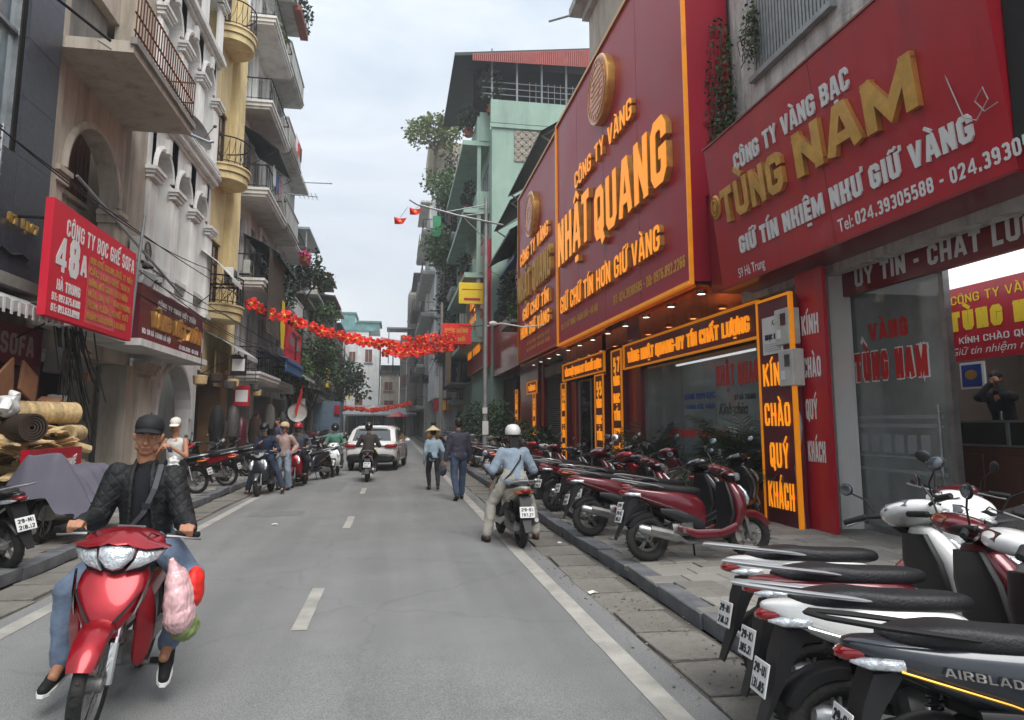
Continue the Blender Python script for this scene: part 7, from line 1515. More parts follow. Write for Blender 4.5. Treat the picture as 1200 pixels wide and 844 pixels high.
    q = MB(); q.tube([(.19, -.4, .3), (.195, -.66, .36)], .045, 8, flat=1.0); B(q, 'heat_shield', 'alu', mu)
    for sx in ((-1,) if not ub else (-1, 1)):
        q = MB(); q.tube([(sx * .13, -.6, zr + .02), (sx * .12, -.52, .63)], .014, 7)
        for k in range(9): p = V((sx * .13, -.59, zr + .09)).lerp(V((sx * .122, -.53, .58)), k / 8); q.tube([p + V((.03 * math.cos(u), .03 * math.sin(u), u * .003)) for u in (2 * math.pi * z / 8 for z in range(9))], .006, 4)
        B(q, 'shock_absorber', 'redglass' if 0 else 'chrome' if ub else 'darkmetal', t)
    if stand: q = MB(); q.tube([(-.1, -.02, .24), (-.2, .04, .02), (-.24, .06, .006)], .011, 6); B(q, 'side_stand', 'darkmetal', t)
    if ub:
        for sx in (-1, 1): q = MB(); q.tube([(sx * .17, .05, .235), (sx * .27, .05, .235)], .019, 8); B(q, 'foot_peg', 'matt_black', t)
    # cables at the bars
    q = MB()
    for sx in (-1, 1): q.tube([(sx * .2, .31, hz), (sx * .14, .4, hz + .04), (sx * .05, .44, .9)], .005, 4)
    B(q, 'brake_cable', 'cable', t, True)
    t.location = loc
    return t
PAL = ('pmaroon', 'pblack', 'pwhite', 'pgrey', 'pbeige', 'pred')
usedpos = set()
HIDE = []
protos = {}
def proto(kind, steer, P, D='black', plate=('29-C1', '123.45'), text=None, rack='railsilver', **k):
    key = (kind, steer, P, plate)
    if key not in protos: protos[key] = [bike(kind, 'x', steer=steer, P=P, D=D, plate=plate, text=text, rack=rack, **k), False]
    return protos[key]
def park(kind, steer, P, x, y, head, label, group=None, z=.12, lean=7, recol=None, base='pmaroon', plate=('29-C1', '123.45'), **k):
    """head: compass heading of the front wheel (0 = up the street, 90 = towards +x); lean to its left"""
    pr = proto(kind, steer, base, plate=plate, **k); rot = Euler((0, R(-lean), R(-head)), 'XYZ'); rot = (Matrix.Rotation(R(-head), 3, 'Z') @ Matrix.Rotation(R(-lean), 3, 'Y')).to_euler()
    rc = {} if P == base else {MATSN[base]: P}
    if recol: rc.update({MATSN[a]: b for a, b in recol.items()})
    if not pr[1] and not rc:
        o = pr[0]; pr[1] = True; o.location = (x, y, z); o.rotation_euler = rot; o['label'] = label
    else: o = dup(pr[0], (x, y, z), 0, label, rot=rot, recol=rc)
    if group: o['group'] = group
    elif 'group' in o: del o['group']
    return o
MATSN = {k: v.name for k, v in G.items()}
GR = 'motorbikes parked nose-in along the right pavement'
# rear wheels stand near the kerb, fronts point at the shops.  (x,y) is the middle of each bike
def byrear(rx, ry, head): a = R(head); return rx + math.sin(a) * .62, ry + math.cos(a) * .62
def parkr(kind, steer, P, rx, ry, head, label, **k): x, y = byrear(rx, ry, head); return park(kind, steer, P, x, y, head, label, **k)
# foreground cluster: back wheels down in the gutter, front wheels up on the pavement
def parkf(kind, steer, P, px, py, head, label, **k):
    a = R(head); x, y = px + math.sin(a) * .95, py + math.cos(a) * .95
    o = park(kind, steer, P, x, y, head, label, z=.085, **k); m = o.rotation_euler.to_matrix(); o.rotation_euler = (m @ Matrix.Rotation(R(4.2), 3, 'X')).to_euler(); return o
parkf('scooter', -.25, 'pgrey', 1.7, 2.44, 106, 'nearest scooter, dark grey-blue with chrome lettering on its flank', group=GR, base='pgrey', plate=('29-C1', '077.66'), text='AIRBLADE', rack='matt_black', lean=6, mirrors=False)
parkf('scooter', -.25, 'pwhite', 1.68, 2.98, 101, 'white and red tailed scooter just behind the nearest one', group=GR, base='pwhite', plate=('29-U1', '131.85'), lean=6, mirrors=False)
parkf('scooter', -.25, 'pmaroon', 1.88, 3.46, 98, 'red scooter with silver rail, third from the camera', group=GR, plate=('29-K1', '385.21'), base='pmaroon', lean=6)
parkf('scooter', .5, 'pwhite', 2.02, 3.98, 96, 'white scooter with long silver rail, fourth from the camera', group=GR, base='pmaroon', plate=('29-N1', '218.12'), lean=6)
park('scooter', -.25, 'pblack', 4.1, 3.4, -98, 'black scooter facing out, its headlamp right of the near seats', group=GR, base='pmaroon', plate=('29-K1', '385.21'), lean=6)
park('scooter', .5, 'pwhite', 4.15, 4.3, -100, 'white scooter facing out with its lamp turned to the street', group=GR, base='pmaroon', plate=('29-N1', '218.12'), lean=5)
park('scooter', -.25, 'pmaroon', 4.7, 4.95, -96, 'maroon scooter facing out, last of the nearest cluster', group=GR, base='pmaroon', plate=('29-K1', '385.21'), lean=6)
# main row
parkr('scooter', -.25, 'pmaroon', 2.85, 7.55, 88, 'large maroon scooter at the near end of the long row', group=GR, base='pmaroon', plate=('29-K1', '385.21'), lean=5)
rowd = [(8.35, 'scooter', 'pblack', 74, 'black scooter squeezed behind the large maroon one', .5), (9.35, 'scooter', 'pmaroon', 84, 'maroon scooter with silver tail rail, third of the long row', -.25), (10.15, 'scooter', 'pgrey', 70, 'grey scooter with chrome exhaust, fourth of the long row', -.25),
        (11.0, 'underbone', 'pred', 82, 'red step-through with wire wheels, fifth of the long row', .4), (12.0, 'scooter', 'pmaroon', 72, 'maroon scooter beside the denim jacket rider', .5), (12.9, 'underbone', 'pblack', 84, 'black step-through hidden beyond the denim rider', .4), (14.0, 'scooter', 'pgrey', 70, 'grey scooter halfway along the long row', -.25),
        (15.2, 'scooter', 'pmaroon', 76, 'maroon scooter left of the low round shrub', .5), (16.3, 'scooter', 'pwhite', 68, 'white scooter nearest the two walkers', -.25), (17.6, 'underbone', 'pred', 78, 'red step-through near the two walkers', .4),
        (19.0, 'scooter', 'pblack', 75, 'black scooter before the lamp post', -.25), (20.6, 'underbone', 'pmaroon', 78, 'dark red step-through before the lamp post', .4)]
for y, kd, c_, hd, lb, st in rowd:
    parkr(kd, st, c_, 2.9 + rnd.uniform(-.2, .25), y, hd + rnd.uniform(-3, 3), lb, group=GR, base='pmaroon' if kd == 'scooter' else 'pred', lean=rnd.uniform(3, 9), plate=('29-K1', '385.21') if st == -.25 else ('29-N1', '218.12'))
# second rank behind the row
for k, (x, y, hd, kd, c_, lb) in enumerate(((5.1, 9.9, 60, 'scooter', 'pblack', 'black scooter standing behind the row near the palms'), (5.0, 12.6, 70, 'underbone', 'pmaroon', 'dark red step-through behind the row near column 57'), (4.9, 14.0, 40, 'scooter', 'pblack', 'black scooter behind the row carrying a helmet on its mirror'))):
    park(kd, .5 if kd == 'scooter' else .4, c_, x, y, hd, lb, base='pmaroon' if kd == 'scooter' else 'pred', plate=('29-N1', '218.12'))
# far right and left rows
for k in range(12):
    y = 25 + k * 2.3; park(['scooter', 'underbone'][k % 2], [.5, .4][k % 2], PAL[(k * 3 + 1) % 6], 3.3 + rnd.uniform(-.2, .2), y, 75 + rnd.uniform(-8, 8), ['black', 'champagne', 'maroon', 'grey', 'white', 'red'][0] and 'distant motorbike number in the far right row', group='distant motorbikes beyond the lamp post on the right', base=['pmaroon', 'pred'][k % 2], plate=('29-N1', '218.12'))['label'] = 'small distant motorbike parked nose-in beyond the lamp post on the right'
LG = 'motorbikes parked along the left pavement'
lefts = [(-4.55, 8.65, -58, 'scooter', 'pblack', 'black scooter cut by the left edge, its number plate facing out', .5), (-4.9, 16.6, -75, 'underbone', 'pblack', 'black step-through side-on behind the woman in the white cap', .4), (-4.7, 18.4, -80, 'underbone', 'pred', 'red step-through side-on beyond the black one', .4),
         (-5.0, 20.0, -60, 'scooter', 'pblack', 'black scooter in front of the ground arch', -.25), (-4.8, 21.6, -78, 'underbone', 'pblack', 'black step-through beside the ground arch', .4), (-5.1, 23.2, -60, 'scooter', 'pwhite', 'white scooter in front of the yellow house', .5), (-5.0, 25.0, -70, 'underbone', 'pblack', 'black step-through by the marble pier', .4)]
for x, y, hd, kd, c_, lb, st in lefts: park(kd, st, c_, x, y, hd, lb, group=LG, base='pmaroon' if kd == 'scooter' else 'pred', plate=('29-N1', '218.12') if st == .5 else ('29-K1', '385.21') if st == -.25 else ('29-N1', '218.12'))
for k in range(16):
    y = 28 + k * 1.9; park(['scooter', 'underbone'][k % 2], [.5, .4][k % 2], PAL[(k * 5 + 1) % 6], -4.6 + rnd.uniform(-.2, .3), y, -70 + rnd.uniform(-12, 12), 'small distant motorbike parked outside the left shops', group='distant motorbikes parked outside the left shops', base=['pmaroon', 'pred'][k % 2], plate=('29-N1', '218.12'))
park('scooter', .5, 'pmaroon', 3.6, 24.2, 100, 'maroon scooter just past the lamp post', base='pmaroon', plate=('29-N1', '218.12'))
# ridden bikes
MAIN = bike('underbone', 'shiny red step-through motorbike ridden toward the camera', steer=.0, P='pred', plate=('29-H1', '556.02'), name='motorbike', stand=False, mirrors=False)
MH = 174
MAIN.location = (-1.63, 4.72, 0); MAIN.rotation_euler = (Matrix.Rotation(R(-MH), 3, 'Z') @ Matrix.Rotation(R(-4.5), 3, 'Y')).to_euler()
# cloth covered motorbike
cc = thing('covered_motorbike', 'motorbike hidden under a grey cloth cover in front of the straw heap', 'motorbike', (-4.45, 10.6, .12))
rg = random.Random(4); mb = MB(); nx, ny = 40, 22; rows = []
for j in range(ny + 1):
    row = []
    for i in range(nx + 1):
        u = i / nx * 2 - 1; v = j / ny * 2 - 1; yy = u * 1.0; xx = v * .55
        prof = .95 - .22 * math.exp(-((u - .0) / .3) ** 2) - .1 * max(0, u) ; prof = .95 + .2 * math.exp(-((u + .72) / .22) ** 2) - .12 * math.exp(-((u + .2) / .25) ** 2)
        hgt = prof * (1 - max(0, abs(v) - .3) ** 1.3 * 1.1) - max(0, abs(u) - .82) * 2.2; f_ = .05 * math.sin(u * 19 + 3 * v) * abs(v) + .05 * noise.noise(V((u * 3, v * 3, 1)))
        row.append((-4.45 + xx * (1 + .1 * math.sin(u * 14)) + f_, 10.6 + yy, .12 + max(.42 + .08 * math.sin(u * 9), hgt) + f_ * .5))
    rows.append(row)
mb.loft(rows, cap=False, closed=False); mb.build('cloth_cover', mat('grey_violet_cloth', '5c5a66', .85, var=.1, scale=2, bump=.2), cc, smooth=1)
for y in (9.95, 11.22):
    q = torus(MB(), (-4.45, y, .41), .24, .04, 28, 8); w_ = q.build('tyre', 'rubber', cc, smooth=1); q = MB(); q.lathe([(.2, -.02), (.215, 0), (.2, .02), (.19, 0), (.2, -.02)], (-4.45, y, .41), 'x', 24)
    for k in range(10): a = k * .628; q.tube([(-4.45, y, .41), (-4.45, y + .2 * math.cos(a), .41 + .2 * math.sin(a))], .005, 4)
    q.build('rim', 'alu', w_)
mb = MB(); mb.sec([(10.0, -4.45, .5, .12, .1, 3), (10.6, -4.45, .45, .15, .12, 3), (11.1, -4.45, .6, .12, .14, 3)], 'y', 14); mb.build('body_panel', 'pbeige', cc, smooth=1)
# white car seen from behind, turned a few degrees to the right
car = thing('white_car', 'white crossover car with a yellow number plate driving away', 'car', (-.55, 27.0, 0))
def carp(mb, n, m, **k): mb.v = [V((p[0] - .55, p[1] + 27.0, p[2])) for p in mb.v]; return mb.build(n, m, car, **k)
mb = MB(); hw = .9
# body side profile lofted across the width
prof = [(-2.1, .42), (-2.16, .62), (-2.13, .86), (-2.0, 1.0), (-1.8, 1.06), (1.0, 1.02), (1.9, .9), (2.12, .7), (2.1, .42), (1.6, .28), (-1.6, .28)]
rings = []
for x, sx, dz in ((-hw, .965, .0), (-hw + .05, 1, .0), (-.5, 1.01, .02), (0, 1.015, .025), (.5, 1.01, .02), (hw - .05, 1, 0), (hw, .965, 0)): rings.append([(x, y * sx, z + (dz if z > .8 else 0) - (.03 if abs(x) == hw and z > .8 else 0)) for y, z in prof])
mb.loft(rings); carp(mb, 'body', 'pwhite', smooth=30, sub=1)
mb = MB(); cab = [(-1.92, 1.02), (-1.5, 1.5), (-1.1, 1.6), (.1, 1.6), (.6, 1.45), (1.15, 1.02)]
rings = [[(x, y * k_, z - dz * (z > 1.1)) for y, z in cab] for x, k_, dz in ((-.86, .97, .1), (-.7, 1, .02), (0, 1.01, 0), (.7, 1, .02), (.86, .97, .1))]
rings = [[(x * (1 - .17 * max(0, (p[2] - 1.02) / .58)), p[1], p[2]) for p in r_] for r_, x in zip(rings, (-.86, -.7, 0, .7, .86))]
mb.loft(rings); carp(mb, 'roof', 'pwhite', smooth=30)
mb = MB(); mb.loft([[(-.68, -1.9, 1.06), (.68, -1.9, 1.06), (.6, -1.56, 1.46), (-.6, -1.56, 1.46)], [(-.68, -1.87, 1.06), (.68, -1.87, 1.06), (.6, -1.53, 1.46), (-.6, -1.53, 1.46)]]); carp(mb, 'rear_window', 'winglass')
for sx in (-1, 1):
    mb = MB(); mb.loft([[(sx * .865, -1.55, 1.08), (sx * .865, .95, 1.06), (sx * .8, .5, 1.4), (sx * .78, -1.2, 1.46)], [(sx * .885, -1.55, 1.08), (sx * .885, .95, 1.06), (sx * .815, .5, 1.4), (sx * .795, -1.2, 1.46)]]); carp(mb, 'side_window', 'winglass')
    mb = MB(); mb.sec([(-2.19, sx * .66, .86, .17, .05, 3), (-2.12, sx * .7, .88, .2, .07, 3), (-1.9, sx * .84, .9, .07, .06, 3)], 'y', 12); carp(mb, 'tail_light', 'redglass', smooth=1)
    mb = MB(); mb.ell((sx * 1.0, .75, 1.02), (.11, .06, .08), 10); carp(mb, 'wing_mirror', 'pwhite', smooth=1)
    mb = MB(); mb.box(sx * .62, -2.13, .36, sx * .45, -2.2, .44); carp(mb, 'exhaust_tip', 'chrome')
    mb = MB(); mb.tube([(sx * .66, -1.0, 1.62), (sx * .66, .2, 1.62)], .02, 6); carp(mb, 'roof_rail', 'darkmetal')
mb = MB(); mb.sec([(-2.22, 0, .46, .7, .09, 4), (-2.16, 0, .46, .82, .15, 4), (-2.0, 0, .44, .87, .16, 4)], 'y', 16); carp(mb, 'bumper', 'black', smooth=30)
mb = MB(); mb.box(-.24, -2.235, .62, .24, -2.2, .76); npl = carp(mb, 'number_plate', 'yprint')
write('30G-271.58', (-.55 - .21, 27.0 - 2.236, .65), (1, 0, 0), ZU, .08, .42, t=.18, m='kprint', parent=npl)
mb = MB(); mb.box(-.62, -2.19, .87, .62, -2.13, .9); carp(mb, 'chrome_strip', 'chrome')
mb = MB(); mb.sec([(-1.62, 0, 1.53, .5, .015, 3), (-1.5, 0, 1.56, .56, .02, 3)], 'y', 12); carp(mb, 'spoiler', 'pwhite')
for sx in (-1, 1):
    for y in (-1.35, 1.35):
        q = torus(MB(), (sx * .8, y, .33), .25, .085, 28, 10); q.M = None; w_ = carp(q, 'tyre', 'rubber', smooth=1)
        q = MB(); q.lathe([(.0, sx * .05), (.06, sx * .06), (.17, sx * .03), (.2, sx * .07), (.2, 0)], (sx * .8, y, .33), 'x', 20); q.v = [V((p[0] - .55, p[1] + 27.0, p[2])) for p in q.v]; q.build('rim', 'alu', w_)
        q = MB(); arcshell(q, (sx * .82, y, .33), .37, 0, 180, .09, 12); carp(q, 'wheel_arch', 'black')

car.rotation_euler = (0, 0, R(-7))
# ================================================================ people
def capsules_to_mesh(name, mb, m, parent, vox, smooth_it=5, wrinkle=0, wscale=9, grain=0, dirv=(1, 1, 1), seed=0):
    me = bpy.data.meshes.new(name); me.from_pydata([tuple(p) for p in mb.v], [], mb.f)
    b = bmesh.new(); b.from_mesh(me); bmesh.ops.recalc_face_normals(b, faces=b.faces); b.to_mesh(me); b.free()
    o = bpy.data.objects.new(name, me)
    r_ = o.modifiers.new('r', 'REMESH'); r_.mode = 'VOXEL'; r_.voxel_size = vox; r_.use_smooth_shade = True
    s_ = o.modifiers.new('s', 'SMOOTH'); s_.iterations = smooth_it; s_.factor = .5
    me2 = evaluated(o); bpy.data.meshes.remove(me)
    if wrinkle:
        nr_ = [v.normal.copy() for v in me2.vertices]; co_ = [v.co.copy() for v in me2.vertices]; out_ = []
        for p, nn in zip(co_, nr_):
            q = V((p.x * wscale * dirv[0] + seed, p.y * wscale * dirv[1], p.z * wscale * dirv[2]))
            d = (1 - abs(noise.noise(q)) * 2.2) * wrinkle + noise.noise(q * 2.7) * wrinkle * .4; out_.extend(p + nn * d)
    if wrinkle: me2.vertices.foreach_set('co', out_); me2.update()
    me2.name = name; me2.materials.clear(); me2.materials.append(G[m] if isinstance(m, str) else m)
    for p in me2.polygons: p.use_smooth = True
    ob = bpy.data.objects.new(name, me2); COL.objects.link(ob)
    if parent: ob.parent = parent
    return ob
def ik(a, b, l1, l2, pole):
    a, b = V(a), V(b); d = b - a; L = min(d.length, (l1 + l2) * .998); d.normalize(); b = a + d * L
    x = (l1 * l1 - l2 * l2 + L * L) / (2 * L); h = math.sqrt(max(0, l1 * l1 - x * x)); p = V(pole) - d * V(pole).dot(d); p.normalize()
    return a + d * x + p * h, b
CL = {}
def cloth(name, col, rough=.85, **k):
    if name not in CL: CL[name] = mat(name, col, rough, var=k.pop('var', .15), scale=7, bump=k.pop('bump', .25), bscale=k.pop('bscale', 160), **k)
    return CL[name]
def person(label, loc, rotz, hip, neck, hands, feet, top, legs, shoe='black', vox=.014, head=(0, 0), sc=1.0, hat=None, hatm='matt_black', grip=(True, True), short=False, legshort=False, skirt=False, group=None, poles=None, hair='short', toes=None, tuck=False, name='person', face=False, bag=None, fem=False, maskm=None, kneeout=.25, rot=None, wr=1.0, hood=False):
    t = thing(name, label, 'person', (0, 0, 0), group)
    hip, neck = V(hip), V(neck); up = (neck - hip).normalized(); rt = V((1, 0, 0)); fwd = up.cross(rt).normalized() * -1 if up.cross(rt).y < 0 else up.cross(rt).normalized()
    sw = .16 if fem else (.158 if face else .18)
    hd = neck + up * .06 + V((0, .03, .14)); Hq = Euler((R(head[1]), 0, R(head[0]))).to_matrix()
    arms = []; lg = []
    for i, sx in enumerate((-1, 1)):
        sh = neck + rt * sx * sw - up * .055; el, wr_ = ik(sh, V(hands[i]) - (V((0, .06, -.01)) if grip[i] else V((0, 0, -.05))), .29, .26, (poles[i] if poles else (sx * .45, -.5, -.9)))
        arms.append((sh, el, wr_)); hp = hip + rt * sx * .095; kn, an = ik(hp, V(feet[i]) + V((0, -.05, .09)), .44, .42, (sx * kneeout, 1, .15)); lg.append((hp, kn, an))
    # body
    mb = MB(); H_ = lambda x, y, z: hd + Hq @ V((x, y, z))
    mb.cap2(neck - up * .04, neck + up * .08 + V((0, .015, .02)), .058, .054); mb.cap2(hip, hip + up * .22, .11, .1); mb.cap2(hip + up * .2, neck - up * .1, .1, .12)
    def E(c_, r_, rr=None): mb.ell(H_(*c_), r_, 16, (R(head[1]) + (rr[0] if rr else 0), rr[1] if rr else 0, R(head[0])))
    E((0, -.01, .035), (.077, .096, .088)); E((0, .015, -.03), (.064, .072, .075)); E((0, .038, -.085), (.042, .042, .034)); E((-.028, .05, -.028), (.03, .03, .034)); E((.028, .05, -.028), (.03, .03, .034))
    mb.cap2(H_(0, .082, .012), H_(0, .1, -.026), .009, .0155); E((-.013, .09, -.03), (.009, .009, .008)); E((.013, .09, -.03), (.009, .009, .008))
    mb.cap2(H_(-.034, .077, .03), H_(.034, .077, .03), .011, .011); mb.cap2(H_(-.018, .08, -.058), H_(.018, .08, -.058), .0085, .0085); mb.cap2(H_(-.015, .078, -.068), H_(.015, .078, -.068), .0085, .0085)
    for sx in (-1, 1): E((sx * .08, -.008, -.005), (.01, .022, .034), (0, sx * .25)); E((sx * .05, .025, -.06), (.02, .04, .028))
    for i, (sh, el, wr_) in enumerate(arms):
        sx = (-1, 1)[i]; mb.cap2(sh, el, .047, .04); mb.cap2(el, wr_, .039, .027); g = V(hands[i])
        if grip[i]:
            mb.cap2(wr_, g + V((0, -.035, .018)), .028, .03); 
            for q in range(4):
                dx = (q - 1.5) * .021; L = (.9, 1, .97, .82)[q]
                mb.cap2(g + V((dx, -.04, .02)), g + V((dx, .005, .036)), .0125, .0115); mb.cap2(g + V((dx, .005, .036)), g + V((dx, .034 * L, .012)), .0115, .0105); mb.cap2(g + V((dx, .034 * L, .012)), g + V((dx, .02, -.02 * L)), .0105, .009)
            mb.cap2(g + V((-sx * .03, -.045, .008)), g + V((-sx * .048, -.01, -.012)), .0135, .011); mb.cap2(g + V((-sx * .048, -.01, -.012)), g + V((-sx * .045, .02, -.012)), .011, .0095)
        else:
            d = (V(hands[i]) - el).normalized(); s1 = d.cross(V((sx, 0, .1))).normalized(); mb.cap2(wr_, wr_ + d * .07, .027, .034)
            for q in range(4): b_ = wr_ + d * .085 + s1 * (q - 1.5) * .02; m_ = b_ + d * .04 + V((-sx * .008, 0, 0)); mb.cap2(b_, m_, .0115, .0105); mb.cap2(m_, m_ + (d + V((-sx * .7, 0, 0))).normalized() * (.03 + .006 * (q in (1, 2))), .0105, .009)
            mb.cap2(wr_ + d * .03 + s1 * .025, wr_ + d * .07 + s1 * .05, .012, .0105)
    for (hp, kn, an) in lg: mb.cap2(hp, kn, .075, .052); mb.cap2(kn, kn.lerp(an, .35), .05, .052); mb.cap2(kn.lerp(an, .35), an, .052, .034); mb.cap2(an, an + V((0, .1, -.05)), .034, .03)
    tone = cloth('skin_tone', 'a9775a', .55, bump=.05)
    capsules_to_mesh('body', mb, tone, t, .006 if face else min(vox, .0125), 3 if face else 2)
    # top
    mb = MB(); P2 = lambda p, a, b, c_: mb.ell(p, (a, b, c_), 16)
    infl = .018 if top[1] == 'thin' else .024; k = (.93 if face else 1) if not fem else .88
    fw = up.cross(rt); rr = []
    for f_, rx, ry in ((-.06 if top[1] != 'thin' else -.01, .10, .08), (-.055 if top[1] != 'thin' else 0, .16, .125), (.0, .165, .13), (.1, .158, .125), (.2, .16, .122), (.3, .172, .125), (.38, .182, .12), (.43, .178, .108), (.47, .13, .09), (.5, .07, .06)):
        c_ = hip.lerp(neck, f_ / .5); rr.append([c_ + rt * (math.cos(q_) * (rx + infl - .018) * k) + fw * (math.sin(q_) * (ry + infl - .018)) for q_ in (2 * math.pi * z_ / 24 for z_ in range(24))])
    mb.loft(rr)
    if short != 'bare': mb.cap2(neck - rt * (sw - .02) - up * .06, neck + rt * (sw - .02) - up * .06, .06 + infl * .4, .06 + infl * .4); mb.cap2(neck - up * .06, neck + up * .015, .085, .068)
    if top[1] != 'thin': mb.cap2(hip - up * .02 - rt * .07, hip - up * .02 + rt * .07, .115, .115)
    for sh, el, wr_ in arms:
        mb.cap2(sh, el, .054 + infl, .044 + infl * .9) if not short else (mb.cap2(sh, sh.lerp(el, .5), .056 + infl, .056 + infl) if short != 'bare' else None)
        if not short: mb.cap2(el, el.lerp(wr_, .95), .044 + infl * .9, .031 + infl * .6)
    jm = capsules_to_mesh('jacket' if top[1] != 'thin' else 'shirt', mb, top[0], t, vox, 4, .007 * wr, 8, seed=len(label))
    # trousers
    mb = MB(); mb.cap2(hip - rt * .05, hip + rt * .05, .13, .13); mb.cap2(hip + up * .06 - rt * .04, hip + up * .06 + rt * .04, .12, .12)
    for hp, kn, an in lg:
        if legshort: mb.cap2(hp, kn, .1, .08)
        else: mb.cap2(hp, kn, .1, .076); mb.cap2(kn, an + V((0, 0, .015)), .076, legs[1]); 
    capsules_to_mesh('trousers', mb, legs[0], t, vox, 4, .007 * wr, 9, seed=3 + len(label))
    for i, (hp, kn, an) in enumerate(lg):
        sx = (-1, 1)[i]; dr = V((sx * .12, 1, toes[i] if toes else -.0)).normalized(); b_ = an + V((0, -.035, -.055)); mb = MB(); 
        mb.cap2(b_ , b_ + dr * .1 + V((0, 0, -.0)), .04, .042); mb.cap2(b_ + dr * .08, b_ + dr * .2 + V((0, 0, -.008)), .04, .032); mb.cap2(an, b_, .043, .04)
        so_ = capsules_to_mesh('shoe', mb, shoe, t, .008, 3)
        mb = MB(); s0 = b_ - V((0, 0, .038)); sd = dr.cross(V((0, 0, 1))).normalized(); rr = []
        for f_, w_ in ((-.045, .02), (-.02, .036), (.06, .038), (.14, .044), (.2, .036), (.232, .015)): rr.append([s0 + dr * f_ + sd * w_, s0 + dr * f_ - sd * w_, s0 + dr * f_ - sd * w_ + V((0, 0, .018)), s0 + dr * f_ + sd * w_ + V((0, 0, .018))])
        mb.loft(rr); mb.build('sole', 'wprint' if face else 'matt_black', so_)
    # hair, hats
    def HM(mb): return capsules_to_mesh
    if hair in ('short', 'long'):
        mb = MB(); old = len(mb.v); mb.ell(H_(0, -.018, .048), (.084, .1, .09), 18, (R(head[1]), 0, R(head[0]))); mb.ell(H_(0, -.04, .0), (.08, .075, .075), 14, (R(head[1]), 0, R(head[0])))
        if hair == 'long':
            for q in range(5): mb.cap2(H_((q - 2) * .025, -.085, 0), H_((q - 2) * .03, -.12, -.3 - .03 * (q % 2)), .03, .018)
        capsules_to_mesh('hair', mb, 'hair', t, .007, 2, .003, 40)
    if maskm: mb = MB(); mb.ell(H_(0, .035, -.05), (.06, .07, .05), 14, (R(head[1]), 0, R(head[0]))); mb.build('face_mask', maskm, t, smooth=1)
    if face or vox < .013:
        for sx in (-1, 1):
            mb = MB(); mb.ell(H_(sx * .031, .083, .014), (.0125, .007, .0038), 10, (0, 0, R(head[0]))); e = mb.build('eye', 'wprint', t, smooth=1); mb = MB(); mb.ell(H_(sx * .031, .0885, .014), (.0055, .003, .0036), 8, (0, 0, R(head[0]))); mb.build('pupil', 'kprint', e)
            mb = MB(); mb.tube([H_(sx * .014, .089, .031), H_(sx * .03, .091, .037), H_(sx * .05, .082, .032)], [.003, .0045, .002], 6); mb.build('eyebrow', 'hair', t)
        mb = MB(); mb.tube([H_(-.024, .082, -.0625), H_(-.01, .0895, -.061), H_(.01, .0895, -.061), H_(.024, .082, -.0625)], [.002, .0035, .0035, .002], 6); mb.build('lips', mat('lips', '8a4b40', .5), t)
    W4 = Matrix.Translation(hd) @ Hq.to_4x4()
    def put(mb, nm, m, par=t, **k_): mb.v = [W4 @ V(p) for p in mb.v]; return mb.build(nm, m, par, smooth=1, **k_)
    if hat == 'cap':
        mb = MB(); mb.lathe([(.09, .045), (.094, .06), (.09, .09), (.074, .12), (.042, .138), (.004, .143)], (0, -.012, .0), 'z', 24, scale=(.93, 1.08)); c_ = put(mb, 'cap', hatm)
        mb = MB(); rr = []
        for k_ in range(9):
            a = math.pi * (k_ / 8); x = .078 * math.cos(a); y0 = .05 + .04 * math.sin(a); y1 = y0 + .08 * math.sin(a) ** .7; z = .064; dz = -(x / .078) ** 2 * .022
            rr.append([(x, y0 - .01, z + dz), (x, y1, z - .008 + dz), (x, y1, z - .002 + dz), (x, y0 - .01, z + .007 + dz)])
        mb.loft(rr); put(mb, 'cap_visor', hatm, c_); mb = MB(); mb.ell((0, -.012, .152), (.008, .008, .004), 8); put(mb, 'cap_button', hatm, c_)
    elif hat in ('helmet', 'helmet_vent'):
        mb = MB(); mb.lathe([(.112, .0), (.118, .02), (.122, .06), (.112, .105), (.08, .145), (.035, .162), (.003, .165)], (0, -.015, .0), 'z', 26, scale=(.95, 1.1)); c_ = put(mb, 'helmet', hatm)
        mb = MB(); mb.lathe([(.113, -.004), (.122, .0), (.122, .01), (.113, .012)], (0, -.015, .0), 'z', 26, scale=(.95, 1.1)); put(mb, 'helmet_rim', 'black', c_)
        mb = MB(); mb.sec([(.07, 0, .045, .1, .008, 3), (.13, 0, .034, .085, .006, 3), (.16, 0, .028, .04, .004)], 'y', 14); put(mb, 'helmet_peak', 'black', c_)
        mb = MB(); mb.tube([(-.095, .02, .01), (-.06, .05, -.08), (0, .055, -.11), (.06, .05, -.08), (.095, .02, .01)], .007, 5); put(mb, 'chin_strap', 'matt_black', c_)
    elif hat == 'full':
        mb = MB(); mb.ell((0, -.01, .02), (.128, .145, .14), 20); c_ = put(mb, 'helmet', hatm); mb = MB(); mb.ell((0, .03, .012), (.112, .118, .07), 16); put(mb, 'helmet_visor', 'winglass', c_)
    elif hat == 'cone':
        mb = MB(); mb.lathe([(.005, .2), (.12, .11), (.235, .02), (.232, .012), (.11, .09), (.005, .185)], (0, -.01, .02), 'z', 26); c_ = put(mb, 'conical_hat', cloth('palm_leaf_hat', 'c9b891', .8, bump=.4, bscale=40))
        mb = MB()
        for k_ in range(7): q = .03 + k_ * .033; mb.lathe([(q - .003, .187 - q * .72), (q, .193 - q * .72), (q + .003, .185 - q * .72)], (0, -.01, .02), 'z', 26)
        put(mb, 'hat_rings', 'straw', c_)
    elif hat == 'hood':
        mb = MB(); mb.ell((0, -.03, .02), (.115, .12, .135), 18); mb.ell((0, -.03, -.08), (.11, .1, .08), 14); put(mb, 'hood', hatm)
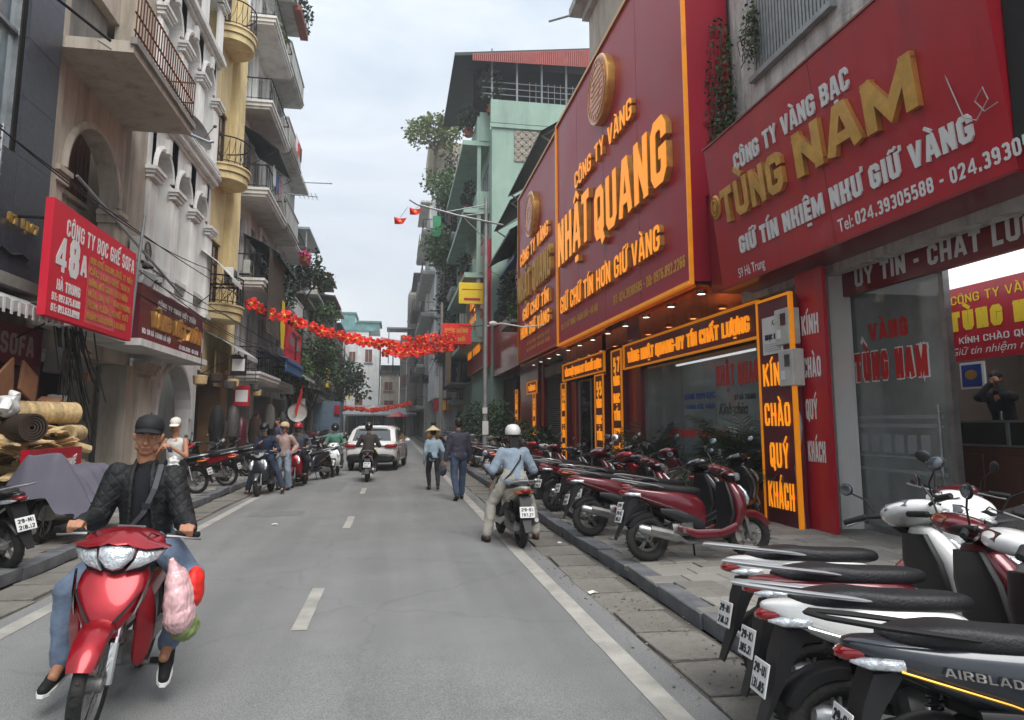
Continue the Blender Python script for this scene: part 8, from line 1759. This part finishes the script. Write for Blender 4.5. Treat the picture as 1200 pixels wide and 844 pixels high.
    if bag == 'cross':
        mb = MB(); pts = [neck + rt * -.1 + up * .03 + V((0, .04, 0)), neck - up * .12 + rt * -.085 + V((0, .165, 0)), neck - up * .28 + rt * -.02 + V((0, .175, 0)), neck - up * .4 + rt * .08 + V((0, .16, 0))]
        rr = [[p + rt * .016, p - rt * .016, p - rt * .016 + V((0, .004, 0)), p + rt * .016 + V((0, .004, 0))] for p in pts]; mb.loft(rr); mb.build('bag_strap', cloth('grey_webbing', '4a4c50'), t)
        mb = MB(); mb.obox(pts[1].lerp(pts[2], .7) + V((0, .006, 0)), (.05, .012, .03)); mb.build('strap_buckle', 'black', t)
    elif bag == 'back':
        mb = MB(); pts = [neck + rt * .12 + up * .03, neck - up * .15 + rt * .06 + V((0, -.17, 0)), neck - up * .35 + rt * -.08 + V((0, -.165, 0)), neck - up * .45 + rt * -.15 + V((0, -.08, 0))]
        mb.tube(pts, .012, 6); mb.build('bag_strap', 'matt_black', t)
    t.location = loc
    t.rotation_euler = rot if rot else (0, 0, rotz)
    if sc != 1: t.scale = (sc,) * 3
    return t
quilt = mat('black_quilted_nylon', '0e0f11', .7, var=.25, scale=5)
def quilting():
    tt = quilt.node_tree; p = tt.nodes['Principled BSDF']; tc = N(tt, 'ShaderNodeTexCoord'); hs = []
    for a in (45, -45):
        mp = N(tt, 'ShaderNodeMapping'); mp.inputs['Rotation'].default_value = (0, R(a), 0); wv = N(tt, 'ShaderNodeTexWave'); wv.inputs['Scale'].default_value = 6.5; wv.bands_direction = 'X'; wv.inputs['Distortion'].default_value = .6
        tt.links.new(tc.outputs['Object'], mp.inputs[0]); tt.links.new(mp.outputs[0], wv.inputs['Vector']); pw = N(tt, 'ShaderNodeMath', operation='POWER'); pw.inputs[1].default_value = .35; tt.links.new(wv.outputs['Fac'], pw.inputs[0]); hs.append(pw)
    mn = N(tt, 'ShaderNodeMath', operation='MINIMUM'); tt.links.new(hs[0].outputs[0], mn.inputs[0]); tt.links.new(hs[1].outputs[0], mn.inputs[1])
    b = N(tt, 'ShaderNodeBump'); b.inputs['Strength'].default_value = .4; b.inputs['Distance'].default_value = .01; tt.links.new(mn.outputs[0], b.inputs['Height']); tt.links.new(b.outputs[0], p.inputs['Normal'])
quilting()
jean = cloth('faded_blue_denim', '66758a', .9, var=.3, dirt='93a3b5', dirt_amt=.35)
GH = ((-.31, .225, 1.02), (.31, .225, 1.02)); HIP = (0, -.2, .88); NK = (0, -.1, 1.33)
def ride(bk, label, **k):
    """a rider in the frame of the bike"""
    o = person(label, bk.location, 0, k.pop('hip', HIP), k.pop('neck', NK), k.pop('hands', GH), k.pop('feet', ((-.2, .06, .24), (.2, .06, .24))), rot=bk.rotation_euler, **k); return o
ride(MAIN, 'man in a black quilted jacket and black cap riding the red motorbike toward the camera', hip=(0, -.22, .88), neck=(.05, -.13, 1.37), hands=((-.3, .225, 1.025), (.3, .225, 1.025)), feet=((-.26, .1, .24), (.31, .1, .14)), top=(quilt, 'thick'), legs=(jean, .06), vox=.008, face=True, hat='cap', bag='cross', head=(6, -9), sc=1, shoe='matt_black', kneeout=.8, poles=((-.22, -.6, -1.0), (.22, -.6, -1.0)), toes=(-.5, -.2), wr=1.1)
rdr = bpy.data.objects['person']; up_ = (V((.05, -.13, 1.37)) - V((0, -.22, .88))).normalized(); nk_ = V((.05, -.13, 1.37))
def fr(u_, d_, y_=.148): return nk_ - up_ * d_ + V((u_ - .05 * d_ / .49 * 0, y_, 0))
mb = MB(); rr = []
for d_, w_, y_ in ((.0, .035, .075), (.05, .045, .118), (.12, .05, .143), (.22, .055, .155), (.34, .06, .155), (.46, .07, .15)): rr.append([fr(-w_, d_, y_ - .012), fr(-w_ * .5, d_, y_ + .002), fr(0, d_, y_ + .006), fr(w_ * .5, d_, y_ + .002), fr(w_, d_, y_ - .012), fr(w_, d_, y_ - .05), fr(-w_, d_, y_ - .05)])
mb.v = []; mb.f = []; mb.loft(rr)
o = mb.build('shirt', cloth('dark_navy_tee', '0d0f16', .9), None, smooth=1, sub=1); o.parent = rdr
for sx in (-1, 1):
    mb = MB(); mb.tube([fr(sx * .05, -.035, .03), fr(sx * .058, .03, .1), fr(sx * .06, .12, .14), fr(sx * .066, .3, .152), fr(sx * .08, .47, .145)], [.014, .015, .011, .011, .012], 8, flat=.8); o = mb.build('jacket_edge', quilt, None, smooth=1); o.parent = rdr
# plastic bag with shopping hung on the main bike
sb = thing('shopping_bag', 'pink and white plastic bag of vegetables hanging from the red motorbike', 'bag', (-1.2, 4.35, .4))
mb = MB(); mb.ell((-1.22, 4.42, .63), (.08, .12, .15), 16); mb.ell((-1.215, 4.43, .55), (.085, .125, .11), 14); mb.ell((-1.23, 4.41, .72), (.065, .09, .1), 14); mb.cap2((-1.24, 4.4, .78), (-1.26, 4.38, .86), .05, .015)
mb.v = [V(p) - V((-1.2, 4.35, .4)) for p in mb.v]
capsules_to_mesh('bag_film', mb, mat('pink_plastic_film', 'd8aeb0', .25, var=.4, scale=12, coat=.5), sb, .006, 2, .005, 24, dirv=(1.6, 1.6, .45))
mb = MB(); mb.ell((-1.2, 4.5, .46), (.075, .11, .07), 12); mb.v = [V(p) - V((-1.2, 4.35, .4)) for p in mb.v]; capsules_to_mesh('vegetables', mb, mat('leafy_greens', '7e8c58', .6, var=.4, scale=18), sb, .01, 1, .012, 18)
mb = MB(); mb.ell((-1.16, 4.52, .68), (.05, .1, .12), 12); mb.v = [V(p) - V((-1.2, 4.35, .4)) for p in mb.v]; capsules_to_mesh('red_bag', mb, 'redpaper', sb, .012, 1, .006, 18)
# denim rider stopped at the kerb, seen from behind
b1 = bike('scooter', 'champagne scooter under the denim jacket rider at the kerb line', P='pbeige', plate=('29-E1', '797.27'), name='motorbike', stand=False, lensm='ambglass', loc=(1.68, 9.95, 0)); b1.rotation_euler = (0, 0, R(4))
ride(b1, 'person in a light denim jacket and white helmet stopped astride a champagne scooter', feet=((-.36, -.05, .02), (.36, -.02, .02)), top=(cloth('light_denim_jacket', '8a98a6', .9, var=.2), 'thick'), legs=(cloth('cream_trousers', 'a6a298', .9), .07), shoe=tone if 0 else 'wood', hat='helmet', hatm='white', hair='long', fem=True, bag='back', vox=.011, kneeout=.6, neck=(.03, -.04, 1.29))
# rider behind the white car
b2 = bike('scooter', 'black scooter ridden away from the camera behind the white car', P='pblack', plate=('29-D1', '402.11'), name='motorbike', stand=False, loc=(-.74, 21.0, 0))
ride(b2, 'rider in a dark brown jacket and black helmet following the white car', top=(cloth('dark_brown_jacket', '35302b'), 'thick'), legs=(cloth('black_trousers', '1c1d20'), .06), hat='helmet', hatm='pblack', vox=.016)
# green jacket rider on a white scooter coming
b3 = bike('scooter', 'white scooter ridden toward the camera by the green jacket rider', P='pwhite', plate=('29-G1', '310.24'), name='motorbike', stand=False, loc=(-1.84, 23.0, 0)); b3.rotation_euler = (0, R(2), R(178))
ride(b3, 'rider in a mint green jacket and black hood on the white scooter', top=(cloth('mint_green_jacket', '5a8576'), 'thick'), legs=(cloth('grey_trousers', '55585c'), .06), hat='full', hatm='matt_black', vox=.016)
# red scooter, red and white helmet
b4 = bike('scooter', 'red scooter stopped by the left edge line', P='pred', plate=('29-B1', '612.55'), name='motorbike', stand=False, loc=(-2.5, 19.4, 0)); b4.rotation_euler = (0, R(3), R(172))
ride(b4, 'rider in a grey jacket with a red and white helmet on the red scooter', feet=((-.2, .06, .24), (.38, -.05, .02)), top=(cloth('slate_grey_jacket', '3f444c'), 'thick'), legs=(cloth('black_trousers', '1c1d20'), .06), hat='helmet', hatm='signred', vox=.015, maskm='black', kneeout=.5)
b5 = bike('scooter', 'teal and black scooter just behind the red scooter', P='pgrey', plate=('29-B1', '612.55'), name='motorbike', stand=True, loc=(-2.35, 21.2, 0)); b5.rotation_euler = (0, R(5), R(150))
# grey scooter, nearest of the left group
b6 = bike('scooter', 'dark grey scooter stopped facing the camera at the left edge line', P='pgrey', plate=('29-F1', '884.10'), name='motorbike', stand=False, loc=(-3.0, 17.3, 0)); b6.rotation_euler = (0, R(3), R(176))
ride(b6, 'rider in a navy jacket looking down on the dark grey scooter', feet=((-.4, -.02, .02), (.4, -.02, .02)), hands=((-.31, .225, 1.02), (.08, .15, 1.12)), grip=(True, False), top=(cloth('navy_jacket', '1f2940'), 'thick'), legs=(cloth('dark_jeans', '2f3a4c'), .06), hat='helmet', hatm='black', vox=.013, head=(0, -28), kneeout=.6, maskm='acwhite')
person('person in a beige sun hat standing behind the navy jacket rider', (-2.72, 18.2, 0), R(170), (0, 0, .93), (0, .03, 1.4), ((-.25, .1, .95), (.25, .12, 1.0)), ((-.12, .02, .02), (.12, -.05, .02)), (cloth('pale_pink_jacket', 'a98f86'), 'thick'), (cloth('pale_blue_skirt', '8590a0'), .1), hat='helmet', hatm=cloth('beige_hat', 'c4ac86'), grip=(False, False), vox=.015, fem=True, sc=.97)
# woman in white cap and vest, left pavement edge
person('woman in a white cap and white vest looking at her phone on the left pavement', (-3.66, 12.6, .0), R(172), (0, 0, .95), (0, .04, 1.42), ((-.08, .3, 1.2), (.1, .3, 1.18)), ((-.1, .05, .02), (.12, -.05, .02)), (cloth('white_vest', 'c8c8c4'), 'thin'), (cloth('charcoal_leggings', '26282c'), .05), hat='cap', hatm=cloth('cream_cap', 'd8d4c8'), grip=(False, False), vox=.011, short='bare', fem=True, head=(10, -22), poles=((-.6, -.3, -.8), (.6, -.3, -.8)))
mb = MB(); mb.obox((0, 0, 0), (.07, .015, .14), (R(50), 0, 0)); o = mb.build('phone', 'bluetarp', None, bevel=.004); o.location = (-3.67, 12.28, 1.23); tag(o, 'blue phone held up by the woman in the white cap', 'phone')
mb = MB(); mb.ell((0, 0, 0), (.09, .06, .16), 12); o = capsules_to_mesh('jacket_bundle', mb, 'white', None, .012, 1, .02, 14); o.location = (-3.6, 12.3, .96); tag(o, 'white cloth hanging from the arm of the woman in the white cap', 'cloth')
# two walkers
person('short woman in a conical straw hat, pale blue top and black trousers', (1.0, 17.6, 0), R(8), (0, 0, .93), (0, .07, 1.38), ((-.24, .12, .75), (.26, .1, .8)), ((-.08, .2, .02), (.08, -.2, .05)), (cloth('pale_blue_top', '93a8b4'), 'thick'), (cloth('black_trousers', '1c1d20'), .05), hat='cone', grip=(False, False), vox=.014, fem=True, sc=.9, head=(0, -12))
person('man in a dark hooded jacket and blue jeans walking beside the conical hat woman', (1.42, 15.25, 0), R(6), (0, 0, .96), (0, .04, 1.45), ((-.3, .02, .75), (.27, .12, .78)), ((-.09, -.22, .07), (.1, .2, .02)), (cloth('charcoal_violet_jacket', '3a3844'), 'thick'), (cloth('blue_jeans', '3c4a60', .9, var=.25), .065), grip=(False, False), vox=.013, sc=1.0, toes=(-.5, .1))
mb = MB(); mb.ell((0, 0, 0), (.09, .13, .16), 12); o = capsules_to_mesh('carrier_bag', mb, cloth('grey_print_bag', '4a4e58', .6, var=.5), None, .012, 1, .012, 14); o.location = (1.13, 16.1, .62); tag(o, 'grey bag swinging between the two walkers', 'bag')
# inside the glass shop
person('man in a black shirt resting his chin on his hands behind the jewellery counter', (8.85, 8.75, .7), R(108), (0, -.05, .9), (0, .1, 1.4), ((-.09, .26, 1.5), (.03, .24, 1.48)), ((-.12, 0, .02), (.12, 0, .02)), (cloth('black_shirt', '15161a'), 'thin'), (cloth('black_trousers', '1c1d20'), .06), vox=.012, grip=(False, False), head=(0, -10), poles=((-.6, .4, -1), (.6, .4, -1)), sc=1.0)
mb = MB(); mb.lathe([(.03, 0), (.035, .12), (.032, .12), (.028, .01)], (8.0, 7.95, 1.702), 'z', 14); tag(mb.build('drinking_glass', 'glass', None, smooth=1), 'small glass standing on the jewellery counter', 'glass')
person('dark haired person standing behind the wide shop window by the palms', (7.15, 12.5, .15), R(100), (0, 0, .95), (0, .02, 1.42), ((-.25, .15, 1.0), (.25, .15, 1.0)), ((-.1, 0, .02), (.1, 0, .02)), (cloth('black_shirt', '15161a'), 'thin'), (cloth('black_trousers', '1c1d20'), .06), vox=.016, grip=(False, False), sc=1.02)
# far figures (clothes seen from afar)
for k, (x, y, a, c_, l) in enumerate(((-1.6, 40, 175, 'dusty_violet_top', 'distant walker in a violet top in the road'), (-1.0, 46, 170, 'wine_red_top', 'distant walker in a wine red top near the bend'), (1.9, 34, 5, 'ochre_top', 'distant walker in an ochre top beside the far right row'), (-4.0, 25.5, 120, 'dusty_violet_top', 'person standing beside the white scooter outside the yellow house'))):
    person(l, (x, y, 0 if abs(x) < 3.5 else .12), R(a), (0, 0, .95), (0, .04, 1.42), ((-.27, .05, .78), (.27, .1, .78)), ((-.1, .12, .02), (.1, -.12, .02)), (cloth(c_, {'dusty_violet_top': '5c5470', 'wine_red_top': '7a2636', 'ochre_top': '8a6a3c'}[c_]), 'thick'), (cloth('black_trousers', '1c1d20'), .06), vox=.022, grip=(False, False), hat='helmet' if k < 3 else None, hatm='black')
# helmet left on a mirror in the second rank
mb = MB(); mb.lathe([(.112, .0), (.118, .02), (.122, .06), (.112, .105), (.08, .145), (.035, .162), (.003, .165)], (0, 0, 0), 'z', 24, scale=(.95, 1.1)); o = mb.build('helmet', 'chrome', None, smooth=1); o.location = (4.75, 14.35, 1.28); tag(o, 'silver topped helmet hanging on a mirror of the second rank', 'helmet')
mb = MB(); mb.ell((0, 0, -.02), (.105, .12, .1), 14); mb.build('helmet_padding', 'matt_black', o)
# remove bike models that were only used as a source for recoloured copies
for key, (o, used) in list(protos.items()):
    if not used:
        for c in list(o.children_recursive): bpy.data.objects.remove(c)
        bpy.data.objects.remove(o)

bpy.data.scenes.remove(SCR)
hz = MB().box(-45, -20, -1.1, 45, 140, 33).build('haze', 'black'); hz['kind'] = 'stuff'
hm = bpy.data.materials.new('haze_air'); hm.use_nodes = True; ht_ = hm.node_tree; ht_.nodes.clear(); ho = N(ht_, 'ShaderNodeOutputMaterial'); hv_ = N(ht_, 'ShaderNodeVolumePrincipled')
hv_.inputs['Color'].default_value = (.9, .93, .97, 1); hv_.inputs['Density'].default_value = .0016; hv_.inputs['Anisotropy'].default_value = .2
ht_.links.new(hv_.outputs[0], ho.inputs['Volume']); hz.data.materials.clear(); hz.data.materials.append(hm)
